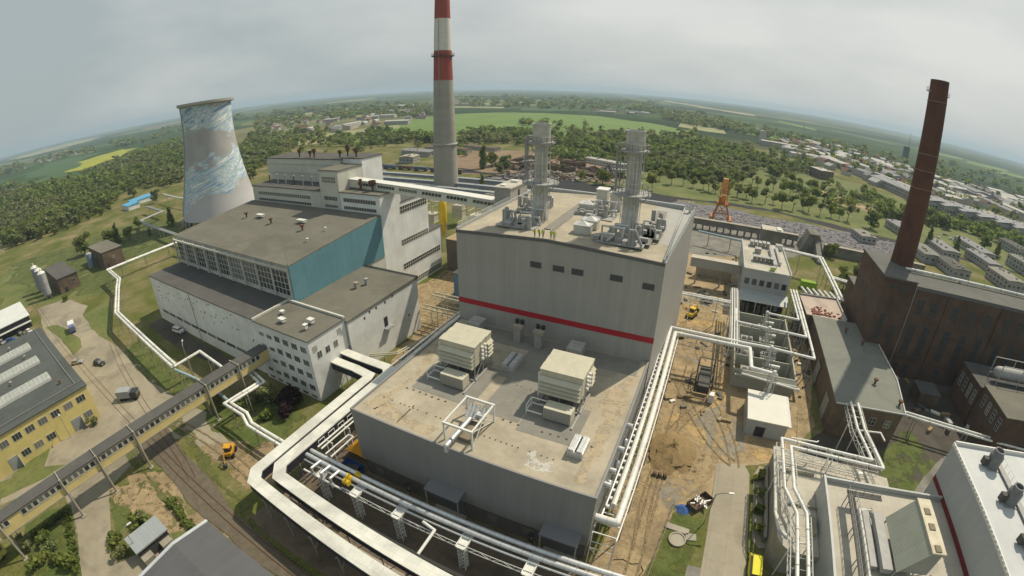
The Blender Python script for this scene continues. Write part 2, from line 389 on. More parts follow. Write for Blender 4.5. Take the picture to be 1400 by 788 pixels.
# ------------------------------------------------------------------ ground and land cover
def ground_material():
    m = bpy.data.materials.new('ground_cover'); m.use_nodes = True
    n = m.node_tree.nodes; l = m.node_tree.links.new; b = n['Principled BSDF']; b.inputs['Roughness'].default_value = .95
    b.inputs['Specular IOR Level'].default_value = .1
    g = n.new('ShaderNodeNewGeometry')
    def noise(s, d=8, r=.6):
        x = n.new('ShaderNodeTexNoise'); x.inputs['Scale'].default_value = s; x.inputs['Detail'].default_value = d; x.inputs['Roughness'].default_value = r
        l(g.outputs['Position'], x.inputs['Vector']); return x.outputs['Fac']
    def ramp(f, st):
        r = n.new('ShaderNodeValToRGB'); e = r.color_ramp.elements
        while len(e) < len(st): e.new(.5)
        for k, (p, c) in enumerate(st): e[k].position = p; e[k].color = (*c, 1)
        l(f, r.inputs[0]); return r.outputs[0]
    near = ramp(noise(.045, 10, .68), [(.34, (.085, .105, .026)), (.46, (.12, .13, .036)), (.55, (.175, .16, .07)), (.66, (.26, .215, .12))])
    v = n.new('ShaderNodeTexVoronoi'); v.inputs['Scale'].default_value = .0011; v.inputs['Randomness'].default_value = .9
    mp_ = n.new('ShaderNodeMapping'); mp_.inputs['Scale'].default_value = (1, 2.2, 1); mp_.inputs['Rotation'].default_value = (0, 0, .5)
    l(g.outputs['Position'], mp_.inputs[0]); l(mp_.outputs[0], v.inputs['Vector'])
    sp = n.new('ShaderNodeSeparateColor'); l(v.outputs['Color'], sp.inputs[0])
    far = ramp(sp.outputs[0], [(.1, (.035, .07, .022)), (.35, (.06, .11, .03)), (.5, (.10, .13, .05)), (.62, (.20, .19, .10)), (.72, (.05, .09, .03)), (.9, (.025, .045, .02))])
    fn = ramp(noise(.004, 8, .7), [(.40, (.55, .6, .5)), (.58, (1.1, 1.05, 1.0))])
    mm = n.new('ShaderNodeMix'); mm.data_type = 'RGBA'; mm.blend_type = 'MULTIPLY'; mm.inputs[0].default_value = 1; l(far, mm.inputs['A']); l(fn, mm.inputs['B'])
    ln = n.new('ShaderNodeVectorMath'); ln.operation = 'LENGTH'; l(g.outputs['Position'], ln.inputs[0])
    mr = n.new('ShaderNodeMapRange'); mr.inputs[1].default_value = 650; mr.inputs[2].default_value = 900; l(ln.outputs['Value'], mr.inputs[0])
    mx_ = n.new('ShaderNodeMix'); mx_.data_type = 'RGBA'; l(mr.outputs[0], mx_.inputs[0]); l(near, mx_.inputs['A']); l(mm.outputs['Result'], mx_.inputs['B'])
    fine = ramp(noise(1.3, 6, .7), [(.35, (.72, .72, .72)), (.65, (1.12, 1.12, 1.12))])
    m2 = n.new('ShaderNodeMix'); m2.data_type = 'RGBA'; m2.blend_type = 'MULTIPLY'; m2.inputs[0].default_value = 1; l(mx_.outputs['Result'], m2.inputs['A']); l(fine, m2.inputs['B'])
    l(m2.outputs['Result'], b.inputs['Base Color'])
    return m
g_ = M(); R_ = [0, 60, 150, 400, 1000, 2500, 6000, 11000, 16000]; N_ = 96
g_.v.append((0, 0, 0))
for r in R_[1:]:
    for i in range(N_): a = 2*math.pi*i/N_; g_.v.append((r*math.cos(a), r*math.sin(a), 0))
for i in range(N_): g_.f.append((0, 1+i, 1+(i+1)%N_)); g_.fm.append(0)
for j in range(len(R_)-2):
    for i in range(N_): g_.f.append((1+j*N_+i, 1+(j+1)*N_+i, 1+(j+1)*N_+(i+1)%N_, 1+j*N_+(i+1)%N_)); g_.fm.append(0)
g_.build('ground', ground_material(), kind='structure')

GRASS = mat('lawn', (.062, .095, .018), .95, .3, .25, col2=(.13, .145, .045), bump=.5, mottle=.22)
MEADOW = mat('meadow_grass', (.088, .12, .028), .95, .3, .06, col2=(.17, .175, .062))
CROP = mat('green_crop', (.10, .17, .035), .95, .1, .012, col2=(.14, .21, .05))
CROPD = mat('dark_green_crop', (.045, .09, .03), .95, .1, .01, col2=(.06, .11, .04))
RAPE = mat('rape_flowers', (.36, .34, .03), .95, .2, .02, col2=(.22, .26, .04))
DIRT = mat('sandy_dirt', (.43, .325, .185), .95, .3, .16, col2=(.26, .20, .12), bump=1.0, stain=.28)
SAND = mat('excavated_sand', (.47, .33, .15), .95, .2, .16, col2=(.33, .23, .11), bump=.8, mottle=.3)
GRAVEL = mat('grey_gravel', (.25, .225, .18), .95, .16, .3, bump=.6, mottle=.35)
ASPH = mat('asphalt_yard', (.085, .075, .062), .95, .15, .08, stain=.25, bump=.2)
SLAB = mat('concrete_slabs', (.33, .295, .225), .9, .1, .12, seam=('roof', 3.0, 6.0, .05, 0), seam_dark=.8, stain=.16)
YARD = mat('worn_concrete_yard', (.30, .265, .195), .92, .14, .06, seam=('roof', 3.0, 3.0, .04, .5), seam_dark=.88, stain=.22)
BALLAST = mat('track_ballast', (.10, .085, .062), .95, .2, .8, col2=(.15, .125, .09))
ASH = mat('grey_ash', (.20, .19, .20), .95, .35, .25, col2=(.11, .105, .11))
COAL = mat('coal', (.022, .022, .026), .9, .3, .3)
SCRAP = mat('brown_yard_soil', (.19, .13, .08), .95, .3, .05, col2=(.26, .19, .12))

# plant apron
patch('meadow', [(0,400),(15,365),(60,350),(110,335),(150,315),(200,302),(240,300),(246,320),(236,335),(150,372),(152,400),(100,410),(50,418),(0,425)], .004, MEADOW, px=True, amp=1.5, step=8)
patch('scrub', [(0,392),(15,362),(60,348),(110,335),(150,315),(200,302),(240,300),(246,320),(236,335),(150,372),(152,400),(100,405),(50,410)], .005, mat('scrub_cover', (.06,.085,.02), .95, .3, .2, col2=(.12,.135,.04), bump=.8, mottle=.07), px=True, amp=2, step=6)
patch('yard', [(52,422),(92,409),(120,418),(113,432),(150,467),(172,480),(222,532),(250,550),(285,565),(300,590),(330,620),(318,632),(290,625),(258,598),(232,602),(205,604),(198,592),(160,625),(90,650),(0,692),(0,655),(5,651),(137,570),(115,527),(60,452)], .006, YARD, px=True, amp=.15, step=6)
patch('road', [(196,590),(206,604),(175,640),(150,668),(150,690),(152,735),(160,770),(200,752),(232,728),(246,742),(215,765),(175,800),(104,800),(105,745),(100,705),(86,672),(160,625)], .008, YARD, px=True, amp=.02)
patch('asphalt', [(-158,55),(-157,47),(-140,46),(-118,47),(-106,47),(-100,50),(-97,53.2)], .008, ASPH, amp=.2)
patch('lawn', [(169,481),(200,457),(240,498),(280,532),(265,553),(240,543),(222,530)], .010, GRASS, px=True, amp=.3)
patch('lawn', [(113,432),(152,408),(153,462),(150,466)], .010, MEADOW, px=True, amp=.3)
patch('lawn', [(62,448),(78,444),(110,464),(112,475),(100,487)], .010, MEADOW, px=True, amp=.2)
patch('lawn', [(35,718),(62,700),(97,690),(103,712),(112,788),(45,800),(32,745)], .010, GRASS, px=True, amp=.2)
patch('lawn', [(150,672),(208,640),(240,650),(245,676),(205,690),(158,735),(152,700)], .010, GRASS, px=True, amp=.4)
patch('lawn', [(235,680),(262,675),(292,712),(240,742),(228,725)], .010, MEADOW, px=True, amp=.4)
patch('lawn', [(280,560),(330,545),(400,545),(420,570),(380,620),(340,615),(300,592)], .010, GRASS, px=True, amp=.8)
patch('lawn', [(17,648),(70,610),(60,640),(12,665)], .010, MEADOW, px=True, amp=.1)
patch('lawn', [(0,660),(50,640),(90,635),(60,655),(0,683)], .010, MEADOW, px=True, amp=.1)
MUD = mat('worn_earth', (.34, .25, .14), .95, .3, .2, col2=(.22, .17, .10), bump=.8, mottle=.25)
patch('dirt', [(-86,24.5),(-66,24.5),(-61,30),(-64,40),(-78,33)], .012, MUD, amp=.6)
patch('dirt', [(-84,17),(-92,10),(-84,6),(-76,9),(-70,12),(-60,14),(-60,17)], .012, MUD, amp=.6)
patch('asphalt', [(-60,20),(-4,20),(-4,41.2),(-49,41.2),(-49,80),(-57,80),(-60,60)], .006, mat('brown_yard_paving', (.20,.155,.105), .95, .2, .12, col2=(.13,.105,.08), stain=.3, seam=('roof', 6, 3, .05, 0), seam_dark=.8), amp=.0)
for k_ in range(4): patch('pavement', [(-56,24.6+k_*2.2),(-6,23.4+k_*2.2),(-6,24.0+k_*2.2),(-56,25.2+k_*2.2)], .008, CONC)
patch('dirt', [(-49,77),(-49,122),(-53,150),(-90,150),(-91,101),(-72,92),(-66,60),(-60,60)], .008, DIRT, amp=1)
patch('dirt', [(-6.5,36),(2.5,36),(5,56),(11,60),(11.4,70),(17,72),(27,76),(30,84),(34,90),(34,140),(30,142),(14,145),(14,200),(-12,200),(-6.3,121)], .006, DIRT, amp=.5)
patch('gravel', [(-.5,60),(4,56),(9,62),(6,66),(2,66)], .010, GRAVEL, amp=.7, step=1.5)
patch('gravel', [(6,76),(14,73),(17,77),(15,86),(11,92),(7,100),(4,98),(8,88)], .010, GRAVEL, amp=1, step=2)
patch('gravel', [(-3,108),(4,106),(8,113),(4,124),(-2,122)], .010, GRAVEL, amp=1, step=2)
patch('sand', [(-3,66),(4,64),(9,70),(8,80),(2,84),(-3,80)], .012, SAND, amp=1, step=2)
patch('sand', [(9,88),(13,93),(12,103),(7,106),(6,96)], .014, SAND, amp=.8, step=2)
patch('sand', [(17,73.5),(25,76),(24,79),(18,78)], .014, SAND, amp=.4, step=2)
patch('sand', [(-3,126),(6,124),(10,133),(6,142),(-2,138)], .014, SAND, amp=1, step=2)
patch('road', [(11.3,71),(11.5,30),(19.2,30),(18.6,52),(18.2,70),(17,72.5)], .010, SLAB)
patch('pavement', [(19.0,70),(19.3,54),(20.6,52.5),(22.0,53),(22.4,72),(20.2,73)], .07, SLAB)
patch('lawn', [(2.8,36),(9.6,36),(10.2,55),(4.6,58)], .010, GRASS, amp=.3, step=2)
patch('concrete_pad', [(9.2,46),(11.4,46),(11.4,38),(9.0,38)], .014, CONCD)
patch('asphalt', [(34,60),(110,60),(110,121),(54,121),(35,88),(27,75),(24,72)], .008, ASPH, amp=.5)
TYRE_T = mat('rutted_earth', (.27, .205, .12), .95, .3, .35, col2=(.38,.29,.165), bump=1.0, mottle=.5)
for k_, P_ in enumerate(([(-5,40),(-1,44),(1,60),(-1,80),(-3,104),(-5,104),(-4,70)],[(5,58),(9,64),(12,74),(13,90),(10,106),(8,106),(10,86),(8,72)],[(-2,60),(6,63),(9,75),(2,81),(-3,78)],[(-5,108),(8,110),(12,127),(0,128)],[(-3,131),(9,135),(12,158),(-4,156)],[(-3,164),(12,166),(12,196),(-4,198)],[(28,76),(33,100),(34,138),(30,140),(29,100)],[(-88,98),(-52,94),(-51,130),(-86,136)],[(-92,5),(-72,7),(-64,13),(-80,16)])):
    patch('rutted_earth', P_, .012, TYRE_T, amp=.8, step=2, seed=k_)
for k_, P_ in enumerate(([(-100,25),(-84,24),(-66,22),(-62,20),(-62,22),(-80,26),(-98,29)],[(-100,12),(-88,13),(-62,10),(-60,14.5),(-100,17)],[(-60,14),(-12,13),(-12,20),(-60,21)])):
    patch('weeds', P_, .013, mat('weed_cover', (.075,.09,.02), .95, .3, .3, col2=(.14,.14,.05), bump=.6, mottle=.4), amp=.8, step=2, seed=30+k_)
patch('lawn', [(48,73),(60,71),(66,80),(60,96),(55,90),(49,84)], .012, GRASS, amp=.8)
patch('pavement', [(53,70),(62,72),(75,86),(70,90),(60,80)], .016, CONCD, amp=.2)
patch('asphalt', [(-260,225),(-100,215),(-52,205),(36,205),(60,228),(60,256),(-140,256),(-260,300)], .008, CONCD, amp=1)
patch('coal_yard', [(-175,252),(-20,252),(-20,300),(-60,304),(-150,308)], .012, COAL, amp=1.5)
patch('ash_field', [(-20,238),(120,233),(122,286),(40,286),(-20,294)], .012, ASH, amp=1)
patch('railway_bed', [(-340,312),(-150,306),(-20,296),(120,285),(240,270),(240,276),(120,292),(-20,303),(-150,314),(-340,322)], .016, COAL, amp=.6)
patch('meadow', [(-130,316),(-20,304),(120,294),(240,278),(330,350),(200,470),(150,520),(60,540),(-40,470),(-90,400),(-75,350)], .006, MEADOW, amp=3, step=10)
patch('scrap_yard_ground', [(-215,300),(-135,314),(-72,318),(-70,372),(-110,400),(-190,440),(-270,400)], .010, SCRAP, amp=3, step=8)
patch('dirt', [(95,380),(125,372),(140,380),(120,395),(105,425),(92,430),(98,400)], .012, DIRT, amp=3, step=6)
patch('green_field', [(-470,440),(-380,498),(-305,517),(-262,560),(-190,500),(-165,560),(-204,701),(-183,759),(-130,700),(-60,730),(-29,800),(-60,930),(-200,1060),(-334,1142),(-526,1121),(-640,1000),(-620,850),(-564,646)], .03, CROP, amp=8, step=30)
patch('green_field', [(-1000,150),(-1500,200),(-1900,330),(-1600,480),(-1200,330),(-1000,230)], .04, CROPD, amp=8, step=60)
patch('rape_field', [(-1016,250),(-1103,236),(-1360,330),(-1460,500),(-1330,505),(-1130,384)], .06, RAPE, amp=8, step=30)
patch('pale_field', [(-4300,700),(-6500,900),(-6800,1700),(-4700,1350)], .1, mat('pale_field_soil', (.26, .26, .13), .95, .1, .002), amp=40, step=300)
patch('rape_field', [(-1250,1000),(-1500,1050),(-1450,1150),(-1200,1100)], .06, RAPE, amp=8, step=30)

PF = [mat('pale_field_soil', (.26, .26, .13)), CROPD, CROP, mat('straw_field', (.30,.26,.15), .95, .1, .004), RAPE, mat('brown_field', (.17,.13,.08), .95, .15, .004), mat('olive_field', (.12,.14,.05), .95, .12, .004)]
rf = random.Random(21)
for k_, (a_, c_, h_) in enumerate(((355,168,4),(395,160,3),(430,170,5),(455,152,2.5),(500,158,3),(520,176,5),(560,166,4),(385,186,6),(430,194,6),(470,182,5),(545,183,5),(655,147,2),(700,143,2),(745,150,3),(800,140,1.6),(850,146,2),(905,152,3),(960,176,6),(1000,170,4),(1040,185,5),(880,137,1.3),(950,145,1.5),(1010,155,1.8),(1090,172,2),(1180,188,2),(20,222,2),(60,208,2),(110,193,2),(150,182,1.6),(200,178,2.5),(230,170,2),(90,214,2.5),(160,196,3),(345,150,1.6),(410,142,1.2),(480,138,1.2),(1290,212,2.5),(1350,228,3),(1385,240,3))):
    sl = -.18 if a_ < 350 else (-.1 if a_ < 560 else (.02 if a_ < 800 else .17 if a_ < 1050 else .24)); w2 = rf.uniform(22,46)
    patch('field', [(a_-w2,c_-sl*w2+h_*.5),(a_+w2*.2,c_+sl*w2*.2+h_*.5),(a_+w2,c_+sl*w2+h_*.3),(a_+w2*.9,c_+sl*w2*.9-h_*.5),(a_-w2*.3,c_-sl*w2*.3-h_*.5),(a_-w2*.9,c_-sl*w2*.9-h_*.4)], .05, PF[rf.choice((0,1,2,3,3,5,6,6,0,4 if a_ < 300 else 2))], px=True)

RUT = mat('tyre_rut', (.27,.205,.12), .95, .3, 1.2, bump=1.0, mottle=1.1)
def ruts(pts, gap=1.9, w_=.42):
    for s_ in (-1, 1):
        Lp = []; Rp = []
        for i, p in enumerate(pts):
            a = Vector(pts[max(0,i-1)]); c = Vector(pts[min(len(pts)-1,i+1)]); d = (c-a).normalized(); nn = Vector((-d.y, d.x)); q = Vector(p)+nn*s_*gap/2
            Lp.append(q+nn*w_/2); Rp.append(q-nn*w_/2)
        patch('tyre_track', Lp+Rp[::-1], .03, RUT)
def curve(a, c, e, n=14): return [tuple((1-t)**2*a[i]+2*t*(1-t)*c[i]+t*t*e[i] for i in (0,1)) for t in [k/(n-1) for k in range(n)]]
for c_ in (((15,71),(14,84),(4,98)),((1,40),(0,66),(2,104)),((14.5,72),(8,76),(0,96)),((5,108),(1,118),(7,128)),((-2,66),(2,84),(10,94)),((-98,27),(-80,30),(-64,27)),((1,46),(-1,58),(0.5,70))): ruts(curve(*c_))

# ------------------------------------------------------------------ railway tracks
def track(pts, label, sleepers=True):
    t = thing('railway_track', label, 'railway track', (pts[0][0], pts[0][1], 0), group='railway tracks across the yard')
    S = M(); P = [Vector((p[0], p[1], 0)) for p in pts]
    for side in (-.75, .75):
        R2 = M()
        for a, b in zip(P[:-1], P[1:]):
            d = (b-a).normalized(); n_ = Vector((-d.y, d.x, 0))*side
            a2, b2 = a+n_, b+n_; q = (b-a).length; rz = math.atan2(d.y, d.x)
            R2.rbox(((a2.x+b2.x)/2, (a2.y+b2.y)/2, .19 if sleepers else .035), (q+.05, .12, .14 if sleepers else .05), rz)
        R2.build('rail', STEELRED, t)
    if sleepers:
        for a, b in zip(P[:-1], P[1:]):
            d = (b-a).normalized(); L_ = (b-a).length; k = int(L_/.75); rz = math.atan2(d.y, d.x)
            for i in range(k):
                p = a+d*(i+.5)*.75; S.rbox((p.x, p.y, .07), (.26, 2.6, .12), rz)
        S.build('sleepers', mat('sleeper_wood', (.055, .042, .03), .95, .3, 1), t, kind='stuff')
    return t
patch('railway_bed', [(-103,17.2),(-103,24.5),(-96,24.3),(-86,22.2),(-20,19.6),(-10,19.6),(-10,14.5),(-20,15),(-60,15.5)], .018, BALLAST, amp=.3, step=2)
track([(-102,19.4),(-80,18.6),(-55,17.9),(-30,17.2),(-8,16.8)], 'rusty railway track on dark wooden sleepers passing under the yellow footbridge')
track([(-102,23.4),(-92,22.2),(-84,20.9),(-78,19.3)], 'short curving siding that joins the sleepered track beside the excavator')
track([(-275,20.5),(-235,21.6),(-184,20.2),(-163,20),(-130,19.8),(-110,19.6),(-102,19.4)], 'straight rails sunk flush in the concrete yard beside the yellow workshop', False)
track([(-176,43),(-168,36),(-158,33),(-140,29.2),(-125,26.8),(-112,24.8),(-102,23.4)], 'curved rails sunk flush in the concrete yard beside the green strip', False)

# ------------------------------------------------------------------ the old power station block (left)
ps = thing('power_station', 'large stepped white and cream power station block with tar roofs and a teal end wall', 'power station', (-120, 53, 0))
def wallroof(T, x0, x1, y0, y1, z0, z1, wm, rm, trim=DARK, over=.25, slope=0.0, name='wall'):
    b = M(); b.prism([(x0,y0),(x1,y0),(x1,y1),(x0,y1)], z0, z1, ztop=[z1, z1, z1+slope, z1+slope]); b.build(name, wm, T)
    r = M(); o = over
    r.prism([(x0-o,y0-o),(x1+o,y0-o),(x1+o,y1+o),(x0-o,y1+o)], z1+.02, z1+.3, ztop=[z1+.32, z1+.32, z1+slope+.32, z1+slope+.32])
    rr = r.build('roof', rm, T)
    return rr
# white annex with ribbon of glass bricks
wallroof(ps, -158, -92.7, 53.2, 66, 0, 15.6, RENDERW, TARD)
wallroof(ps, -92.6, -72.5, 52.6, 64.3, 0, 15.9, RENDERW, TAR, name='office_wall')
b = M(); b.box(-92.9,-92.4,52.4,64,15.95,16.7); b.box(-92.3,-72.3,63.9,64.4,16.23,16.8); b.build('parapet', RENDERG, ps)
wallroof(ps, -92, -71.8, 64.5, 92.2, 0, 15.2, RENDERW, TAR, slope=.5, name='annex_wall')
# turbine hall
b = M(); b.prism([(-157.5,66.2),(-91,65.2),(-91,101.4),(-157.5,101.4)], 0, 25, ztop=[25.4,25.4,28.4,28.4]); b.build('hall_wall', RENDERG, ps)
b = M(); b.prism([(-158,65.8),(-90.8,64.8),(-90.8,101.3),(-158,101.3)], 25.6, 26, ztop=[25.75,25.75,28.75,28.75]); b.build('hall_roof', TAR, ps)
b = M(); b.prism([(-90.9,65.0),(-90.75,65.0),(-90.75,101.4),(-90.9,101.4)], 15.6, 26, ztop=[25.45,25.45,28.45,28.45]); b.box(-91.2,-90.70,64.95,65.5,15.6,25.4); b.build('teal_end_wall', TEAL, ps)
# long window wall: nine big windows
for i in range(9):
    x0 = -156.4+i*7.2
    win(ps, 'Y-', 65.9-(i+.5)/9*.9+.05, x0+.35, x0+6.7, 17.3, 23.9, 4, 4, FRAME, t=.12, d=.18)
b = M(); b.box(-157,-91.3,64.6,65.05,24.3,24.9)
for i in range(10): x = -156.6+i*7.25; b.box(x-.18,x+.18,64.7,65.2,16.3,25.2)
b.build('window_wall_pilasters', RENDERG, ps)
# office windows
for r_ in range(4):
    z = 2.6+r_*3.35
    for k in range(6):
        x = -91.2+k*3.15
        win(ps, 'Y-', 52.6, x, x+1.9 if k > 1 or r_ == 3 else x+1.9, z, z+(1.5 if k > 1 else 1.0), 3, 1)
for k in range(6): x = -91.2+k*3.15; win(ps, 'Y-', 52.6, x, x+1.8, .5, 1.2, 3, 1)
for y in (54.6, 57.2, 59.8): win(ps, 'X+', -72.5, y, y+1.3, 10.6, 12.3, 2, 1)
for y, z in ((53.6,13),(61.5,13.5)): win(ps, 'X+', -72.5, y, y+1.2, z-.3, z+1.1, 2, 1, mat('bricked_up', (.42,.41,.37), .9, .1), gl=mat('bricked_up', (.42,.41,.37)))
for k in range(11): x = -154+k*5.3; win(ps, 'Y-', 53.2, x, x+4.6, 3.4, 4.5, 6, 1)
b = M()
for k in range(40):
    x = -155+rnd.random()*60; z = 8.5+rnd.random()*6; b.box(x, x+.35, 53.16, 53.24, z, z+.45)
b.build('vent_holes', DARK, ps, kind='stuff')
b = M(); b.tube((-128,53.1,0),(-128,53.1,15.5),.09,6); b.tube((-92.75,53.0,0),(-92.75,53.0,15.5),.09,6); b.tube((-72.2,64.35,0),(-72.2,64.35,15.8),.1,6); b.build('downpipe', GREYST, ps)
# small dark openings on the annex gable, balcony
b = M()
for y, z in ((70,13.2),(72,14.0),(74.5,13.9),(78,13.9),(81,14.4),(87,6)): b.box(-71.85,-71.75,y,y+.5,z,z+.6)
b.box(-71.85,-71.74,77.0,78.4,7.6,10.3); b.build('small_opening', DARK, ps)
b = M(); b.box(-71.8,-70.4,76.6,79.6,7.2,7.45); b.rail([(-70.5,76.7,7.45),(-70.5,79.5,7.45)], 1.0, 1); b.build('balcony', GREYST, ps)
# boiler house
wallroof(ps, -157, -117.2, 101.6, 112, 20, 34.3, RENDERG, TARD, name='boiler_house_wall')
wallroof(ps, -117, -108, 101.55, 113, 20, 41.3, RENDERG, TAR, name='tower_wall')
wallroof(ps, -107.9, -91, 101.6, 111.5, 0, 34.5, RENDERW, TAR, name='boiler_house_wall')
wallroof(ps, -107.9, -91.02, 111.6, 126, 0, 30.3, RENDERW, TARD, name='boiler_house_wall')
wallroof(ps, -107.9, -91.04, 126.1, 133, 0, 16.4, RENDERW, TARD, name='boiler_house_wall')
wallroof(ps, -160, -117.2, 112.2, 124, 20, 42.9, RENDERG, TARD, name='upper_boiler_house_wall')
wallroof(ps, -117, -108, 113.2, 123.4, 20, 43.3, RENDERW, TARD, name='upper_boiler_house_wall')
b = M(); b.box(-160.1,-117.1,111.95,112.15,37.6,38.3); b.box(-160.1,-117.1,111.9,112.15,41.0,41.3); b.build('cornice', RENDERG, ps)
for (x0,x1,z0,z1,nx,nz) in ((-153.5,-122.5,31.2,32.5,26,1),(-153.5,-122.5,29.0,30.0,26,1),(-115.6,-109.2,37.4,39.4,9,2),(-115.4,-109.2,31.6,33.0,9,1),(-115.4,-109.2,29.2,30.2,9,1),(-106.4,-92.6,31.6,32.9,20,1),(-106.4,-92.6,29.2,30.3,20,1)):
    win(ps, 'Y-', 101.55 if x0 > -116 and x0 < -108 else 101.6, x0, x1, z0, z1, nx, nz, RENDERG, t=.12)
for (y0,y1,z0,z1,nx,nz) in ((110.8,125.4,26.6,29.0,12,2),(110.4,125.4,16.0,17.9,12,2),(110.4,132.2,7.6,9.6,18,2),(115.4,132.0,.8,2.6,14,2)):
    win(ps, 'X+', -91, y0, y1, z0, z1, nx, nz, RENDERG, t=.14)
win(ps, 'Y-', 111.6, -103, -93, 35.0, 36.0, 8, 1) if False else None
# roof furniture that stands on the block
def roofbox(name, label, cat, x, y, z, sx, sy, sz, m=WHITEP, leg=.4, group=None, rz=0):
    t = thing(name, label, cat, (x, y, z), group)
    b = M(); b.rbox((x,y,z+leg+sz/2), (sx,sy,sz), rz); b.build('housing', m, t)
    b = M(); b.rbox((x,y,z+leg+sz+.04), (sx+.25,sy+.25,.08), rz); b.build('lid', m, t)
    b = M()
    for i in (-1,1):
        for j in (-1,1): b.rbox((x+i*sx*.38, y+j*sy*.38, z+leg/2), (.12,.12,leg), rz)
    b.build('foot', GREYST, t); return t
for i, (x, y, lab) in enumerate(((-134,88,'long white skylight box on the turbine hall roof, the one farther from the teal wall'),(-112.5,88.5,'long white skylight box on the turbine hall roof, nearer the teal wall'))):
    roofbox('roof_skylight', lab, 'skylight', x, y, 26.05+(y-65)/36.5*3+.02, 3.4, 1.3, .6, WHITEP, .15)
def mushroom(x, y, z, label, h=1.6, m=STEELRED, name='roof_fan'):
    t = thing(name, label, 'roof ventilator', (x,y,z), 'rusty ventilators on the roofs')
    q = h/2.0; b = M(); b.tube((x,y,z),(x,y,z+h*.6),.35*q,10); b.build('duct', m, t)
    b = M(); b.lathe(x,y,[(.35*q,z+h*.55),(.85*q,z+h*.75),(.8*q,z+h*.95),(.05,z+h)],12); b.build('hood', m, t)
for x, y, l_ in ((-140.5,86.5,'dark rusty roof ventilator left of the far skylight box'),(-124,85,'dark rusty roof ventilator between the two skylight boxes'),(-107,84,'dark rusty roof ventilator right of the near skylight box')):
    mushroom(x, y, 25.9+(y-65)/36.5*3, l_, 1.7)
for x, y, l_ in ((-98,78,'small pale vent pipe on the turbine hall roof halfway along the teal wall'),(-99,86,'small pale vent pipe near the teal wall edge, farther back on the turbine hall roof')):
    mushroom(x, y, 25.9+(y-65)/36.5*3, l_, 1.0, WHITEP, 'vent_pipe')
def funnel(x, y, z, h, r, label):
    h *= .72; r *= .72; t = thing('steam_vent', label, 'steam vent', (x,y,z), 'rusty funnel vents on the boiler house')
    b = M(); b.tube((x,y,z),(x,y,z+h*.6),.28,8); b.build('pipe', STEELRED, t)
    b = M(); b.lathe(x,y,[(.3,z+h*.45),(r,z+h*.78),(r,z+h),(r*.85,z+h),(r*.85,z+h*.8)],14); b.build('funnel', STEELRED, t)
for k, (x, y, h) in enumerate(((-141,114,4.2),(-136,115,3.2),(-132.5,114,4.4),(-120,115,3.6),(-117,116,5.8),(-112,115,4.6))):
    funnel(x, y, 43.2, h, 1.0+.1*(k % 3), ['slim','squat','green streaked','short','tallest','broad'][k]+' rusty funnel vent on the top roof, %s from the cooling tower side' % ['first','second','third','fourth','fifth','sixth'][k])
funnel(-97, 105.5, 34.8, 4.6, 1.7, 'wide rusty funnel vent standing on the boiler house roof below the conveyor')
t = thing('roof_pipe', 'straight dark pipe standing beside the wide funnel on the boiler house roof', 'pipe', (-101.5,105,34.8)); b = M(); b.tube((-101.5,105,34.8),(-101.5,105,38.2),.45,10); b.build('shaft', STEELRED, t); b = M(); b.tube((-101.5,105,38.2),(-101.5,105,38.5),.6,10); b.build('collar', STEELRED, t)
for k in range(6):
    x = -151+k*5.0
    t = thing('vent_post', 'grey vent post standing on the low front roof of the boiler house', 'vent', (x,106,34.6), 'row of vent posts on the boiler house'); b = M(); b.tube((x,106,34.6),(x,106,37.8),.22,8); b.build('post', GREYST if k % 3 else STEELRED, t); b = M(); b.ball((x,106,37.9),.4,8,5); b.build('cap', GREYST, t)
roofbox('roof_vent', 'white boxy roof vent on the office roof nearest the window wall', 'roof vent', -88, 58.5, 16.2, 1.0, .8, .5)
roofbox('roof_vent', 'larger white roof vent on the office roof, on a low stand', 'roof vent', -84.5, 55.6, 16.2, 1.8, 1.0, .7)
roofbox('roof_vent', 'white roof vent with a raised lid on the office roof beside the parapet', 'roof vent', -77.5, 58.6, 16.2, 1.5, 1.0, .9)
roofbox('roof_vent', 'small white roof vent in front of the raised lid vent on the office roof', 'roof vent', -76.5, 56.0, 16.2, .8, .8, 1.0)
roofbox('roof_chimney', 'pale square chimney pot on the right hand tar roof', 'chimney', -82, 79, 15.6, .9, .9, 1.7, CONC, .1)
roofbox('roof_chimney', 'darker square chimney pot behind the pale one on the tar roof', 'chimney', -81, 82, 15.6, .8, .8, 1.8, GREYST, .1)
t = thing('roof_mast', 'thin lightning mast at the corner of the turbine hall roof above the teal wall', 'mast', (-91.4,65.3,26)); b = M(); b.tube((-91.4,65.3,25.9),(-91.4,65.3,33),.07,6,r1=.03); b.build('pole', GREYST, t); b = M(); b.tube((-91.4,65.3,25.9),(-91.4,65.3,26.5),.16,6); b.build('base', GREYST, t)

